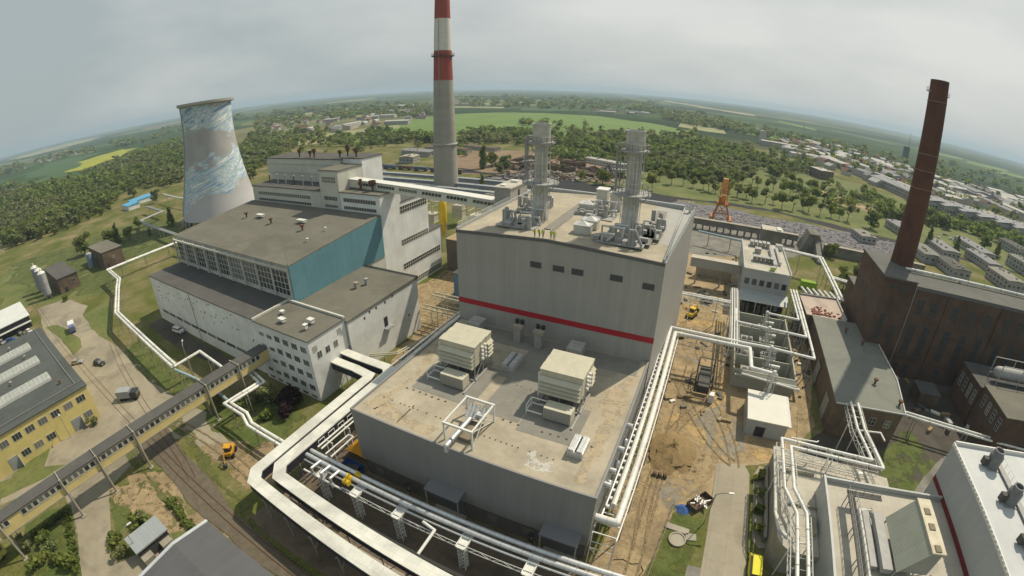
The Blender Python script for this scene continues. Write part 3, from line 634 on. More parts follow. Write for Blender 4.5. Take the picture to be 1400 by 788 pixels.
# ------------------------------------------------------------------ cooling tower with its mural
ct = thing('cooling_tower', 'concrete cooling tower painted with blue, green and white brush strokes', 'cooling tower', (-263,144.5,0))
def mural():
    m = bpy.data.materials.new('painted_concrete'); m.use_nodes = True; n = m.node_tree.nodes; l = m.node_tree.links.new; b = n['Principled BSDF']; b.inputs['Roughness'].default_value = .85
    tcn = n.new('ShaderNodeTexCoord'); sp = n.new('ShaderNodeSeparateXYZ'); l(tcn.outputs['Object'], sp.inputs[0])
    at2 = n.new('ShaderNodeMath'); at2.operation = 'ARCTAN2'; l(sp.outputs[1], at2.inputs[0]); l(sp.outputs[0], at2.inputs[1])
    def math_(op, a, b_=None, c=None):
        q = n.new('ShaderNodeMath'); q.operation = op
        for i, s in enumerate((a, b_, c)):
            if s is None: continue
            if isinstance(s, (int, float)): q.inputs[i].default_value = s
            else: l(s, q.inputs[i])
        return q.outputs[0]
    u = math_('MULTIPLY', at2.outputs[0], 18.0); z = sp.outputs[2]
    # strokes run diagonally: shear z by u
    zz = math_('ADD', z, math_('MULTIPLY', u, -.35))
    cb = n.new('ShaderNodeCombineXYZ'); l(math_('MULTIPLY', u, .06), cb.inputs[0]); l(math_('MULTIPLY', zz, .42), cb.inputs[1])
    ns = n.new('ShaderNodeTexNoise'); ns.inputs['Scale'].default_value = 1.0; ns.inputs['Detail'].default_value = 6; ns.inputs['Roughness'].default_value = .65; ns.inputs['Distortion'].default_value = .7; l(cb.outputs[0], ns.inputs['Vector'])
    r = n.new('ShaderNodeValToRGB'); e = r.color_ramp.elements
    for _ in range(5): e.new(.5)
    for k, (p, c) in enumerate([(.33,(.13,.17,.36)),(.41,(.26,.37,.58)),(.455,(.26,.42,.36)),(.49,(.66,.67,.66)),(.54,(.30,.40,.60)),(.575,(.26,.42,.36)),(.60,(.70,.70,.68))]): e[k].position = p; e[k].color = (*c, 1)
    l(ns.outputs['Fac'], r.inputs[0])
    cb2 = n.new('ShaderNodeCombineXYZ'); l(math_('MULTIPLY', u, .09), cb2.inputs[0]); l(math_('MULTIPLY', z, .16), cb2.inputs[1]); cb2.inputs[2].default_value = 3
    n2 = n.new('ShaderNodeTexNoise'); n2.inputs['Scale'].default_value = 1; n2.inputs['Detail'].default_value = 7; l(cb2.outputs[0], n2.inputs['Vector'])
    wob = math_('MULTIPLY', math_('SUBTRACT', n2.outputs['Fac'], .5), 26.0)
    def band(c0, tilt, half):
        d = math_('ABSOLUTE', math_('SUBTRACT', math_('ADD', z, wob), math_('ADD', math_('MULTIPLY', math_('ADD', u, 27.0), tilt), c0)))
        mrr = n.new('ShaderNodeMapRange'); mrr.inputs[1].default_value = half+1.0; mrr.inputs[2].default_value = half-1.0; l(d, mrr.inputs[0]); return mrr.outputs[0]
    top = band(63.5, -.10, 8.0); low = band(24.0, .22, 9.5)
    fac = math_('MAXIMUM', top, low)
    n3 = n.new('ShaderNodeTexNoise'); n3.inputs['Scale'].default_value = .12; n3.inputs['Detail'].default_value = 8; l(tcn.outputs['Object'], n3.inputs['Vector'])
    rb = n.new('ShaderNodeValToRGB'); rb.color_ramp.elements[0].position = .35; rb.color_ramp.elements[1].position = .65
    rb.color_ramp.elements[0].color = (.31,.30,.295,1); rb.color_ramp.elements[1].color = (.38,.37,.365,1); l(n3.outputs['Fac'], rb.inputs[0])
    lowgrey = n.new('ShaderNodeMapRange'); lowgrey.inputs[1].default_value = 24; lowgrey.inputs[2].default_value = 14; l(z, lowgrey.inputs[0])
    m0 = n.new('ShaderNodeMix'); m0.data_type = 'RGBA'; l(lowgrey.outputs[0], m0.inputs[0]); l(rb.outputs[0], m0.inputs['A']); m0.inputs['B'].default_value = (.44,.435,.45,1)
    mx_ = n.new('ShaderNodeMix'); mx_.data_type = 'RGBA'; l(fac, mx_.inputs[0]); l(m0.outputs['Result'], mx_.inputs['A']); l(r.outputs[0], mx_.inputs['B'])
    l(mx_.outputs['Result'], b.inputs['Base Color']); return m
b = M(); prof = []
for k in range(29):
    z = 4+k*(66/28); prof.append((14.91*math.sqrt(1+((z-59.9)/43.2)**2), z))
prof += [(14.9,70),(14.6,68)]+[(p[0]-.5, p[1]) for p in prof[-2:0:-1]]
b.lathe(-263,144.5,prof,64); b.build('shell', mural(), ct, smooth=True)
b = M(); b.lathe(-263,144.5,[(15.3,68.6),(17.2,69.3),(17.3,70.7),(15.0,70.7),(14.9,69)],64); b.build('rim', CONCW, ct)
b = M()
for k in range(32):
    a0 = 2*math.pi*k/32; a_ = a0+math.pi/32; a2 = a0-math.pi/32
    for q in (a_, a2): b.tube((-263+26.5*math.cos(a0),144.5+26.5*math.sin(a0),0),(-263+24.4*math.cos(q),144.5+24.4*math.sin(q),4.3),.35,5)
b.build('leg', CONC, ct)
b = M(); aL = math.radians(151.2+90-8)
for k in range(27):
    z = 5+k*2.45; r0 = 14.91*math.sqrt(1+((z-59.9)/43.2)**2)+.5; z2 = z+2.45; r1 = 14.91*math.sqrt(1+((z2-59.9)/43.2)**2)+.5
    b.tube((-263+r0*math.cos(aL),144.5+r0*math.sin(aL),z),(-263+r1*math.cos(aL),144.5+r1*math.sin(aL),min(z2,70)),.45,6)
b.build('ladder', GREYST, ct)

# ------------------------------------------------------------------ striped concrete chimney
cx_, cy_ = -163, 247.5
ch = thing('striped_chimney', 'tall concrete chimney with red and white bands and a service platform', 'chimney', (cx_,cy_,0))
rz_ = lambda z: 8.1-z*.0295
b = M(); b.lathe(cx_,cy_,[(rz_(z),z) for z in (0,14,28,42,56,70.2)],48); b.build('shaft', mat('chimney_concrete', (.34,.325,.285), .9, .08, .1, seam=('wall', 60, 2.5, .05, 0), seam_dark=.9), ch, smooth=True)
b = M(); b.lathe(cx_,cy_,[(rz_(70.2)+.02,70.2),(rz_(88.6)+.02,88.6)],48); b.build('red_band', REDB, ch, smooth=True)
b = M(); b.lathe(cx_,cy_,[(rz_(88.6)+.02,88.6),(rz_(108.4)+.02,108.4)],48); b.build('white_band', WHITEB, ch, smooth=True)
b = M(); b.lathe(cx_,cy_,[(rz_(108.4)+.02,108.4),(rz_(126)+.02,126),(3.6,126),(3.5,120)],48); b.build('red_band', REDB, ch, smooth=True)
b = M(); b.lathe(cx_,cy_,[(rz_(85),84.6),(7.2,85.2),(7.2,85.5),(rz_(85),85.6)],32); b.rail([(cx_+7.1*math.cos(a),cy_+7.1*math.sin(a),85.5) for a in [i*math.pi/8 for i in range(16)]],1.3,3,.07,closed=True); b.build('platform', STEELRED, ch)
b = M(); b.lathe(cx_,cy_,[(rz_(30),29.5),(8.2,29.9),(8.2,30.5),(rz_(31),30.8)],32); b.build('ring', GREYST, ch)
b = M(); b.tube((cx_+2,cy_-7.9,0),(cx_+.5,cy_-5.2,108),.16,4); b.build('ladder', GREYST, ch)

# ------------------------------------------------------------------ conveyor gallery and stair tower
cg = thing('conveyor_gallery', 'long white covered conveyor gallery running from the boiler house to the grey stair tower', 'conveyor', (-107,108,0))
def slantbox(b, p0, p1, w_, h):
    p0, p1 = Vector(p0), Vector(p1); d = (p1-p0); n_ = Vector((-d.y, d.x, 0)).normalized()*w_/2; u = Vector((0,0,h))
    b.add([p0-n_,p1-n_,p1+n_,p0+n_,p0-n_+u,p1-n_+u,p1+n_+u,p0+n_+u], [(0,3,2,1),(4,5,6,7),(0,1,5,4),(1,2,6,5),(2,3,7,6),(3,0,4,7)]); return b
b = slantbox(M(), (-108,108.2,35.2), (-53.2,107.2,33.0), 3.2, 2.5); b.build('gallery_body', mat('gallery_panels', (.66,.65,.55), .7, .06), cg)
b = slantbox(M(), (-108,108.2,37.75), (-53.2,107.2,35.55), 3.7, .2); b.build('gallery_roof', WHITEP, cg)
for g0 in range(6):
    b = M()
    for k in range(6):
        t_ = (4+g0*8.6+k*1.15)/55; x = -108+54.8*t_; y = 108.2-t_; z = 35.2-2.2*t_
        b.box(x, x+.85, y-1.75, y-1.6, z+1.1, z+1.9)
    b.build('window', GLASS, cg)
b = M()
for k in range(4,5):
    x = -55.2; b.tube((x-1.5,107.6,0),(x-.4,107.6,34.2-k*.5),.28,6); b.tube((x+1.5,107.6,0),(x+.4,107.6,34.2-k*.5),.28,6)
    for z in (8,16,24): b.tube((x-1.3,107.6,z),(x+1.3,107.6,z+4),.15,5)
b.build('trestle', GREYST, cg)
stw = thing('stair_tower', 'square grey clad stair tower at the back left corner of the boiler hall', 'tower', (-51,109,0))
b = M(); b.box(-53.6,-49.1,103.8,114.5,0,39.6); b.build('wall', CLAD, stw)
b = M(); b.box(-53.9,-48.8,103.5,114.8,39.62,39.95); b.build('roof', MEMB2, stw)
b = M(); b.box(-49.08,-49.0,108.6,109.5,36.6,38.6); b.build('door', DARK, stw)
b = M(); b.box(-52.6,-51.2,105,106.8,39.95,40.3); b.box(-52.2,-50.2,110.5,112.2,39.95,40.5); b.build('roof_hatch', WHITEP, stw)

# ------------------------------------------------------------------ tall boiler hall with red stripe
bh = thing('boiler_hall', 'tall grey clad boiler hall with a dark red stripe and five louvres', 'industrial hall', (-27,78,0))
def gable(x): return 36.1+max(0, 1-abs(x+29)/22.0)*.9
b = M(); xs = [-49,-40,-29,-18,-6.4]
vs = []
for y in (77.4,120.4):
    for x in xs: vs += [(x,y,0),(x,y,gable(x))]
nX = len(xs); F_ = []
for i in range(nX-1):
    F_.append((2*i,2*i+2,2*i+3,2*i+1)); o_ = 2*nX; F_.append((o_+2*i,o_+2*i+1,o_+2*i+3,o_+2*i+2)); F_.append((2*i+1,2*i+3,o_+2*i+3,o_+2*i+1))
F_ += [(0,1,2*nX+1,2*nX),(2*nX-2,4*nX-2,4*nX-1,2*nX-1)]
vs = [(v[0]+(2.3 if v[0] > -7 and v[1] > 100 else 0), v[1], v[2]) for v in vs]
b.add(vs, F_); b.build('wall', CLAD, bh)
b = M(); vs = []
for y in (77.6,120.2):
    for x in [-48.8]+xs[1:-1]+[-6.6]: vs.append((x,y,gable(x)+.03))
b.add(vs, [(i,i+1,nX+i+1,nX+i) for i in range(nX-1)]); b.build('roof', MEMB, bh)
b = M()
for i in range(nX-1):
    x0, x1 = xs[i], xs[i+1]
    for y0, y1 in ((77.25,77.55),):
        b.add([(x0,y0,gable(x0)-.35),(x1,y0,gable(x1)-.35),(x1,y1,gable(x1)-.35),(x0,y1,gable(x0)-.35),(x0,y0,gable(x0)+.3),(x1,y0,gable(x1)+.3),(x1,y1,gable(x1)+.3),(x0,y1,gable(x0)+.3)],[(0,3,2,1),(4,5,6,7),(0,1,5,4),(1,2,6,5),(2,3,7,6),(3,0,4,7)])
b.build('roof_edge', mat('dark_trim', (.12,.12,.12), .5, .05), bh)
b = M(); b.box(-49.25,-48.85,77.6,120.5,36,36.9); b.box(-6.9,-6.6,77.6,119.5,36,37.0); b.add([(-6.55,77.6,35.6),(-6.35,77.6,35.6),(-4.0,120.4,35.6),(-4.2,120.4,35.6),(-6.55,77.6,36.5),(-6.35,77.6,36.5),(-4.0,120.4,36.5),(-4.2,120.4,36.5)],[(0,3,2,1),(4,5,6,7),(0,1,5,4),(1,2,6,5),(2,3,7,6),(3,0,4,7)]); b.box(-48.8,-6.75,119.6,120.45,36,37.4); b.build('parapet', CLADPALE, bh)
b = M(); b.box(-49.04,-6.36,77.33,77.42,19.9,21.1); b.build('red_stripe', RED, bh)
for x0, x1, z0, z1 in ((-32.2,-29.9,31.1,32.3),(-27.5,-25.2,31.1,32.3),(-23.7,-21.4,31.1,32.3),(-16.2,-13.8,31.3,32.5),(-10,-7.8,30.8,32.0)):
    b = M(); b.box(x0,x1,77.3,77.42,z0,z1)
    for k in range(5): b.box(x0+.05,x1-.05,77.24,77.31,z0+.1+k*.22,z0+.2+k*.22)
    b.build('louvre', mat('louvre_grey', (.09,.09,.09), .6, .08), bh)
b = M(); b.add([(-6.6,78,36.1),(-6.4,78,36.1),(-4.15,120.4,36.1),(-6.5,120.4,36.1)],[(0,1,2,3)]); b.build('gutter_roof', MEMB, bh)
b = M(); b.rail([(-6.3,79,36.5),(-4.1,120.2,36.5)],1.1,1.8,.05); b.rail([(-6.5,78,37.0),(-6.5,98,37.0)],1.0,1.8,.045); b.rail([(-49,78,36.9),(-49,103,36.9)],.9,1.8,.045); b.build('railing', SILVER, bh)
b = M(); b.box(-5.6,-4.9,117.5,118.2,36.05,38.9); b.box(-5.8,-4.7,117.3,118.4,38.5,38.9); b.build('vent_shaft', SILVER, bh)
# cable sagging on the flank and small vertical pipes
b = M()
pz = [(-6.25,84,33),(-6.2,83,28),(-6.2,84.5,22),(-6.2,83.5,16),(-6.2,85,10)]
b.path(pz,.12,5); b.build('cable', WHITEP, bh)

# ------------------------------------------------------------------ turbine hall in front
th = thing('turbine_hall', 'low grey clad turbine hall with a beige flat roof, in front of the boiler hall', 'industrial hall', (-28,41,0))
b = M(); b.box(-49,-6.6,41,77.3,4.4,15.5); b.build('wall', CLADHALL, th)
b = M(); b.box(-48.6,-6.9,41.5,77.25,0,4.42); b.build('plinth', PLINTH, th)
b = M(); b.box(-48.8,-6.8,41.25,77.28,15.5,15.7); b.build('roof', MEMB, th)
b = M(); b.box(-49.1,-48.75,40.9,77.3,15.3,16.0); b.box(-6.85,-6.5,40.9,77.3,15.3,16.0); b.box(-48.75,-6.85,40.9,41.2,15.3,16.0); b.build('roof_edge', mat('mid_trim', (.22,.22,.22), .5, .05), th)
b = M()
b.box(-43,-24.5,61.4,63.0,15.72,15.73); b.box(-29.6,-22.6,51.0,76.9,15.722,15.732); b.box(-43.5,-31.5,51.2,61.3,15.722,15.732); b.box(-22.4,-12.8,49.4,58.6,15.722,15.732); b.box(-46,-8,71.5,76.9,15.712,15.722)
b.build('walkway', MEMBD, th)
b = M()
for k in range(26):
    x = -44+k*1.35
    if rnd.random() < .8: b.rbox((x, 50.6+.1*math.sin(k), 15.76), (.35,.25,.1), 0)
for k in range(14):
    for (x0,y0,dx,dy) in ((-46,46.5,.9,0),(-26,46,.95,-.02),(-27,60,.9,0),(-40,42.5,.0,.35)):
        if rnd.random() < .8: b.rbox((x0+dx*k, y0+dy*k, 15.75), (.22,.2,.06), 0)
b.build('ballast_block', mat('brown_block', (.12,.09,.06), .9, .2), th, kind='stuff')
def roofstain(nm, P_, m_, sd_):
    Q = jag(P_, 1.0, .9, sd_); o_ = patch(nm, Q, 15.705-_pz[0]*.0011, m_, kind=None); o_.parent = th; o_.location = -th.location
roofstain('paint_spill', [(-18.2,43.2),(-16.4,42.6),(-13.6,43.6),(-14.4,45.2),(-16.5,44.6),(-17.6,46.6),(-18.6,45.6)], mat('pale_spill', (.47,.45,.40), .8, .08, mottle=1.2), 3)
RUSTM = mat('rust_stained_membrane', (.39,.315,.21), .9, .2, .5, col2=(.42,.35,.25), mottle=.8)
roofstain('rust_stain', [(-48.4,43),(-45.4,43),(-44.6,56),(-46.0,70),(-48.4,72)], RUSTM, 5); roofstain('rust_stain', [(-10.8,43),(-8.6,43),(-7.4,60),(-7.4,72),(-9.4,70),(-10.2,52)], RUSTM, 6); roofstain('rust_stain', [(-46,42.2),(-34,42),(-33,44.5),(-44,46)], RUSTM, 7)
for (x0,x1,zt) in ((-33.6,-27.2,6.9),(-13.6,-7.6,6.9)):
    b = M(); b.add([(x0,38.7,zt-.5),(x1,38.7,zt-.5),(x1,41.4,zt),(x0,41.4,zt),(x0,38.7,zt-.2),(x1,38.7,zt-.2),(x1,41.4,zt+.3),(x0,41.4,zt+.3)],[(0,3,2,1),(4,5,6,7),(0,1,5,4),(1,2,6,5),(2,3,7,6),(3,0,4,7)])
    c_ = b.build('canopy', mat('canopy_grey', (.17,.17,.18), .5, .05), th)
    b = M(); b.tube((x0+.2,38.9,0),(x0+.2,38.9,zt-.4),.12,6); b.tube((x1-.2,38.9,0),(x1-.2,38.9,zt-.4),.12,6); b.build('canopy_post', GREYST, c_)
    b = M(); b.box(x0+.5,x1-.5,41.38,41.5,0,4.2); b.build('roller_door', mat('door_grey', (.10,.10,.105), .6, .05), th)
    b = M(); b.box(x0+.2,x1-.2,39,41.3,.01,.18); b.build('loading_step', CONC, th)
for x0 in (-46.5,-23.5,-17.2):
    b = M(); b.box(x0,x0+1.8,41.42,41.5,1.6,3.2); b.build('wall_louvre', mat('louvre_brown', (.16,.145,.13), .7, .05), th)
b = M()
for y in (46,49,54,60): b.tube((-6.6,y,13.6),(-5.7,y,13.6),.45,10)
b.build('wall_stub', SILVER, th)

# twin air intake filter houses on the turbine hall roof
def filter_house(x, y, label):
    t = thing('filter_house', label, 'air intake', (x,y,15.73), 'air intake units on the turbine hall roof')
    FH = mat('cream_filter_panels', (.50,.475,.37), .6, .08, .8)
    zb, zt = 18.6, 22.8
    for k in range(3):                        # three hoods side by side over the depth
        y0 = y+k*2.15; b = M()
        b.box(x,x+7.2,y0+.14,y0+2.05,zb,zt-.3); b.prism([(x-.1,y0+.12),(x+7.3,y0+.12),(x+7.3,y0+2.02),(x-.1,y0+2.02)],zt-.28,zt+.05,ztop=[zt-.05,zt-.05,zt+.15,zt+.15]); b.build('module', FH, t)
    for k in range(4):
        z = zb-.05+k*.80; b = M()
        b.add([(x-.02,y+.02,z+.66),(x+7.2,y+.02,z+.66),(x+7.2,y-.75,z+.1),(x-.02,y-.75,z+.1),(x-.02,y-.7,z-.05),(x+7.2,y-.7,z-.05),(x+7.2,y+.02,z+.42),(x-.02,y+.02,z+.42)],[(0,1,2,3),(4,5,6,7),(3,2,5,4),(0,3,4,7),(1,6,5,2),(0,7,6,1)]); b.build('front_hood', FH, t)
        b = M(); b.add([(x+7.2,y+4.4,z+.55),(x+7.2,y+6.3,z+.55),(x+7.75,y+6.3,z),(x+7.75,y+4.4,z),(x+7.2,y+4.4,z+.45),(x+7.2,y+6.3,z+.45)],[(0,3,2,1),(0,4,3),(1,2,5),(4,5,2,3)]); b.build('side_hood', FH, t)
        if k < 4:
            b = M(); b.box(x+7.2,x+7.6,y+2.4,y+2.9,z+.35,z+.75); b.box(x+7.2,x+7.6,y+3.5,y+4.0,z+.35,z+.75); b.build('side_fan', WHITEP, t)
    b = M()
    for xx in (x+.1,x+3.6,x+7.1):
        for yy in (y+.1,y+3.2,y+6.3): b.tube((xx,yy,15.73),(xx,yy,zb),.11,5)
    for xx in (x+.1,x+7.1): b.tube((xx,y+.1,15.9),(xx,y+3.2,zb),.08,5); b.tube((xx,y+6.3,15.9),(xx,y+3.2,zb),.08,5)
    b.box(x-.2,x+7.4,y-.3,y-.05,15.74,16.0); b.box(x+7.1,x+7.4,y-4.2,y+6.6,15.74,16.0); b.box(x-.2,x+.1,y-.3,y+6.6,15.74,16.0); b.build('steel_frame', GREYST, t)
    b = M(); b.box(x+1.6,x+6,y+.4,y+5.5,16.4,18.5); b.build('inner_duct', mat('dark_duct', (.12,.12,.115), .6, .15), t)
    b = M(); b.box(x+2.2,x+6.8,y-3.6,y-1.4,16.0,18.2); c_ = b.build('cooler', FH, t)
    b = M(); b.box(x+2.3,x+6.7,y-3.68,y-3.6,16.1,18.1)
    c2 = b.build('grille', mat('grille_grey', (.34,.33,.29), .6, .05, .5, seam=('wall', .25, 60, .06, 0), seam_dark=.7), c_)
    b = M(); b.path([(x+1.9,y-1.2,16.5),(x-.8,y-1.2,16.5),(x-.8,y-3.4,16.5),(x+1.9,y-3.4,16.5)],.13,6); b.path([(x+1.9,y-1.2,17.6),(x-.8,y-1.2,17.6),(x-.8,y-3.4,17.6)],.11,6)
    for yy in (y-1.2,y-3.4): b.tube((x-.8,yy,15.73),(x-.8,yy,17.6),.1,5)
    b.path([(x-.3,y+.5,17),(x-.3,y+.5,21.6),(x+.1,y+.5,21.9)],.2,8); b.build('pipework', WHITEP, t)
    return t
filter_house(-41.4, 57.9, 'cream air intake filter house on the turbine hall roof, the one above the pipe frame')
filter_house(-21.6, 57.1, 'cream air intake filter house on the turbine hall roof, the one nearer the pipe rack')
def skylight_unit(x, y, sx, sy, label):
    t = thing('roof_smoke_vent', label, 'roof vent', (x,y,15.73))
    b = M(); b.box(x,x+sx,y,y+sy,15.73,16.9); b.build('kerb', SILVER, t)
    for x0 in (x+.06, x+sx*.58): b = M(); b.box(x0,x0+sx*.36,y+.1,y+sy-.1,16.9,17.2); b.build('flap', SILVER, t)
    b = M(); b.box(x+sx*.44,x+sx*.56,y+.1,y+sy-.1,16.9,16.95); b.build('slot', DARK, t)
skylight_unit(-31.6, 63.2, 2.5, 4.6, 'silver roof vent with open flaps, in the shade between the two air intakes')
skylight_unit(-13.1, 47.2, 2.4, 3.8, 'silver roof vent with ribbed flaps near the right front edge of the beige roof')
def louvred(x, y, label):
    t = thing('cooling_unit', label, 'cooling unit', (x,y,15.73), 'louvred units at the foot of the boiler hall wall')
    b = M(); b.box(x,x+3,y,y+3.4,16.4,18.2); b.build('casing', mat('unit_grey', (.36,.35,.33), .6, .05, .5, seam=('wall', 60, .45, .05, 0), seam_dark=.7), t)
    for k in range(3): b = M(); b.box(x+.05,x+2.95,y+.1+k*1.1,y+1.1+k*1.1,18.2,18.4); b.build('top_panel', mat('unit_grey2', (.4,.39,.37)), t)
    b = M()
    for i in (.1,2.9):
        for j in (.1,3.3): b.tube((x+i,y+j,15.73),(x+i,y+j,16.4),.09,5)
    b.build('leg', GREYST, t)
louvred(-44.2, 72.2, 'grey louvred cooling unit in the shaded left corner under the red stripe')
louvred(-22.0, 71.6, 'grey louvred cooling unit in the shade behind the right air intake')
for k, (x, y) in enumerate(((-33.9,73.4),(-29.2,73.0))):
    t = thing('ventilation_stack', ['pale','slightly taller pale'][k]+' ventilation column against the shaded wall, %s' % ['nearer the louvred corner unit','nearer the right air intake'][k], 'ventilation column', (x,y,15.73))
    b = M(); b.box(x,x+1.5,y,y+1.5,15.73,18.9+.1*k); b.build('shaft', mat('unit_grey', (.36,.35,.33)), t)
    b = M(); b.box(x-.2,x+1.9,y-.2,y+1.7,18.9+.1*k,19.6+.1*k); b.build('head', CONC, t)
    b = M(); b.tube((x+.3,y+1.2,19.6+.1*k),(x+.3,y+1.2,20.4),.45,10); b.tube((x+1.4,y+1.2,19.6+.1*k),(x+1.4,y+1.2,20.4),.45,10); b.build('fan', DARK, t)
pf = thing('pipe_portal', 'white steel portal frame round a big silver pipe on the turbine hall roof edge', 'pipe frame', (-29,45,15.73))
b = M(); X0,X1,Y0,Y1,Z1 = -31.0,-26.2,42.6,49.6,19.0
for x in (X0,X1):
    for y in (Y0,Y1): b.box(x-.13,x+.13,y-.13,y+.13,15.73,Z1)
for y in (Y0,Y1): b.box(X0-.2,X1+.2,y-.16,y+.16,Z1,Z1+.34)
for x in (X0,X1): b.box(x-.12,x+.12,Y0+.18,Y1-.18,Z1+.02,Z1+.28)
b.tube((X1,Y0,15.8),(X1,(Y0+Y1)/2,Z1),.08,5); b.tube((X1,(Y0+Y1)/2,Z1),(X1,Y1,15.8),.08,5); b.tube((X1,Y0,Z1),(X1,Y1,16),.06,5); b.build('frame', WHITEP, pf)
b = M(); b.path([(-29.2,48.6,17.0),(-29.2,41.0,17.2)],.42,14); b.path([(-29.2,41.0,17.2),(-29.2,40.2,17.2),(-29.2,40.2,16.2)],.42,14); b.build('main_pipe', SILVER, pf, smooth=True)
b = M()
for x in (-29.9,-29.2,-28.5,-27.4): b.tube((x,47.2,17.2),(x,49.0,18.4),.28,10); b.ball((x,49.0,18.4),.3,8,6)
b.box(-28.3,-27,47.6,48.6,16.9,18.0); b.build('valve_group', SILVER, pf, smooth=True)
b = M(); b.box(-29.2,-27.0,43.4,47.6,15.73,16.5); b.build('plinth_box', mat('unit_brown', (.20,.17,.12)), pf)

# ------------------------------------------------------------------ exhaust stacks and plant on the boiler hall roof
def stack(x, y, z0, label):
    t = thing('exhaust_stack', label, 'exhaust stack', (x,y,z0), 'twin exhaust stacks on the boiler hall')
    b = M(); b.lathe(x,y,[(1.95,z0),(1.9,z0+2),(1.7,z0+2.3),(1.66,z0+8.8)],28); b.build('base_section', STAINL, t, smooth=True)
    b = M(); b.lathe(x,y,[(1.42,z0+8.8),(1.40,z0+17)],28); b.build('shaft', STAINL, t, smooth=True)
    b = M(); b.lathe(x,y,[(1.40,z0+16.6),(1.92,z0+17.0),(1.92,z0+21.2),(2.0,z0+21.25),(2.0,z0+21.5),(1.75,z0+21.5),(1.75,z0+19)],28); b.build('silencer_head', STAINL, t, smooth=True)
    b = M(); b.lathe(x,y,[(1.76,z0+20.6),(.01,z0+20.6)],20); b.build('flue', DARK, t)
    for zz, r in ((8.8,4.0),(17.4,2.9)):
        b = M(); b.lathe(x,y,[(1.45,z0+zz-.05),(r,z0+zz-.05),(r,z0+zz+.25),(1.45,z0+zz+.25)],20)
        b.rail([(x+(r-.1)*math.cos(i*math.pi/8), y+(r-.1)*math.sin(i*math.pi/8), z0+zz+.25) for i in range(16)],1.15,2,.06,closed=True)
        for i in range(6):
            a = i*math.pi/3; b.tube((x+1.9*math.cos(a),y+1.9*math.sin(a),z0+zz-1.8),(x+(r-.3)*math.cos(a),y+(r-.3)*math.sin(a),z0+zz),.08,4)
        b.build('platform', GREYST, t)
    b = M(); b.box(x-4.0,x-1.6,y-1,y+1,z0+13.2,z0+13.4); b.rail([(x-2,y-1,z0+13.4),(x-4,y-1,z0+13.4),(x-4,y+1,z0+13.4)],1.1,1,.05); b.build('landing', GREYST, t)
    b = M()
    for q in (-.25,.25): b.tube((x-2.6,y-.8+q,z0+9),(x-2.6,y-.8+q,z0+18.4),.06,4)
    for k in range(20): b.tube((x-2.6,y-1.05,z0+9+k*.47),(x-2.6,y-.55,z0+9+k*.47),.04,4)
    b.tube((x-3.4,y-.6,z0+9),(x-3.4,y-.6,z0+18.6),.16,6); b.tube((x-3.4,y+.3,z0+9),(x-3.4,y+.3,z0+18.6),.16,6); b.build('ladder', GREYST, t)
    b = M()
    for a in range(6):
        ax, ay = 1.95*math.cos(a*1.047+.3), 1.95*math.sin(a*1.047+.3); b.tube((x+ax,y+ay,z0+2),(x+ax,y+ay,z0+19),.07,4)
    for zz in (4,6.5,11,13.2,15.4): b.lathe(x,y,[(1.9,z0+zz),(2.0,z0+zz),(2.0,z0+zz+.12),(1.9,z0+zz+.12),(1.9,z0+zz)],16)
    b.build('outer_frame', SILVER, t)
    b = M(); b.path([(x+.9,y-1.5,z0+.5),(x+.9,y-1.5,z0+17)],.22,8); b.path([(x+1.6,y-.9,z0+9),(x+1.6,y-.9,z0+17)],.16,8); b.build('side_pipe', STAINL, t)
    return t
stack(-35.8, 90.8, 36.2, 'steel exhaust stack with ring platforms, the one nearer the striped chimney')
stack(-16.0, 90.6, 36.2, 'steel exhaust stack with ring platforms, the one nearer the right edge of the roof')
def roofplant(x0, y0, sx, sy, label, seed):
    r = random.Random(seed); t = thing('pipe_skid', label, 'pipework skid', (x0,y0,36.9))
    b = M(); b.box(x0,x0+sx,y0,y0+sy,36.75,37.0)
    for i in range(8): xx = x0+sx*r.random(); yy = y0+sy*r.random(); b.rbox((xx,yy,37.4), (.9+r.random(),.7+r.random(),.8), 0)
    b.build('base_frame', GREYST, t)
    for k in range(7):
        xx = x0+sx*r.random(); yy = y0+sy*r.random(); h = 1.0+r.random()*2.0; b = M()
        b.path([(xx,yy,37),(xx,yy,37+h),(min(x0+sx,xx+1+r.random()*2),yy,37+h),(min(x0+sx,xx+1+r.random()*2),yy,37.2)],.16+.18*r.random(),8); b.build('pipe', (SILVER, GREYST, STAINL)[k % 3], t, smooth=True)
    b = M()
    for k in range(3): xx = x0+sx*r.random(); yy = y0+sy*r.random(); b.tube((xx,yy,37),(xx,yy,39+r.random()),.5,10); b.ball((xx,yy,39.4),.5,8,6)
    b.build('silencer', GREYST, t, smooth=True)
roofplant(-42.4, 82.4, 8.6, 6.4, 'tangle of silver pipes and boxes at the foot of the stack nearer the striped chimney', 3)
roofplant(-43.5, 94.5, 6.5, 8.5, 'tall silver vent pipes behind the stack nearer the striped chimney', 4)
roofplant(-20.8, 81.6, 9.4, 6.2, 'tangle of silver pipes and boxes at the foot of the stack nearer the roof edge', 5)
roofplant(-13.4, 88.5, 4.2, 12.0, 'row of silver pipes beside the grey walkway right of the second stack', 6)
roofplant(-29.5, 96.5, 8.5, 7.0, 'group of pale tanks and pipes between and behind the two stacks', 8)
b = M(); b.box(-32.2,-29.8,84,108,37.05,37.12); b.build('walkway', MEMBD, bh); b = M(); b.box(-12.9,-10.4,84,112,36.95,37.0); b.build('walkway', MEMBD, bh)
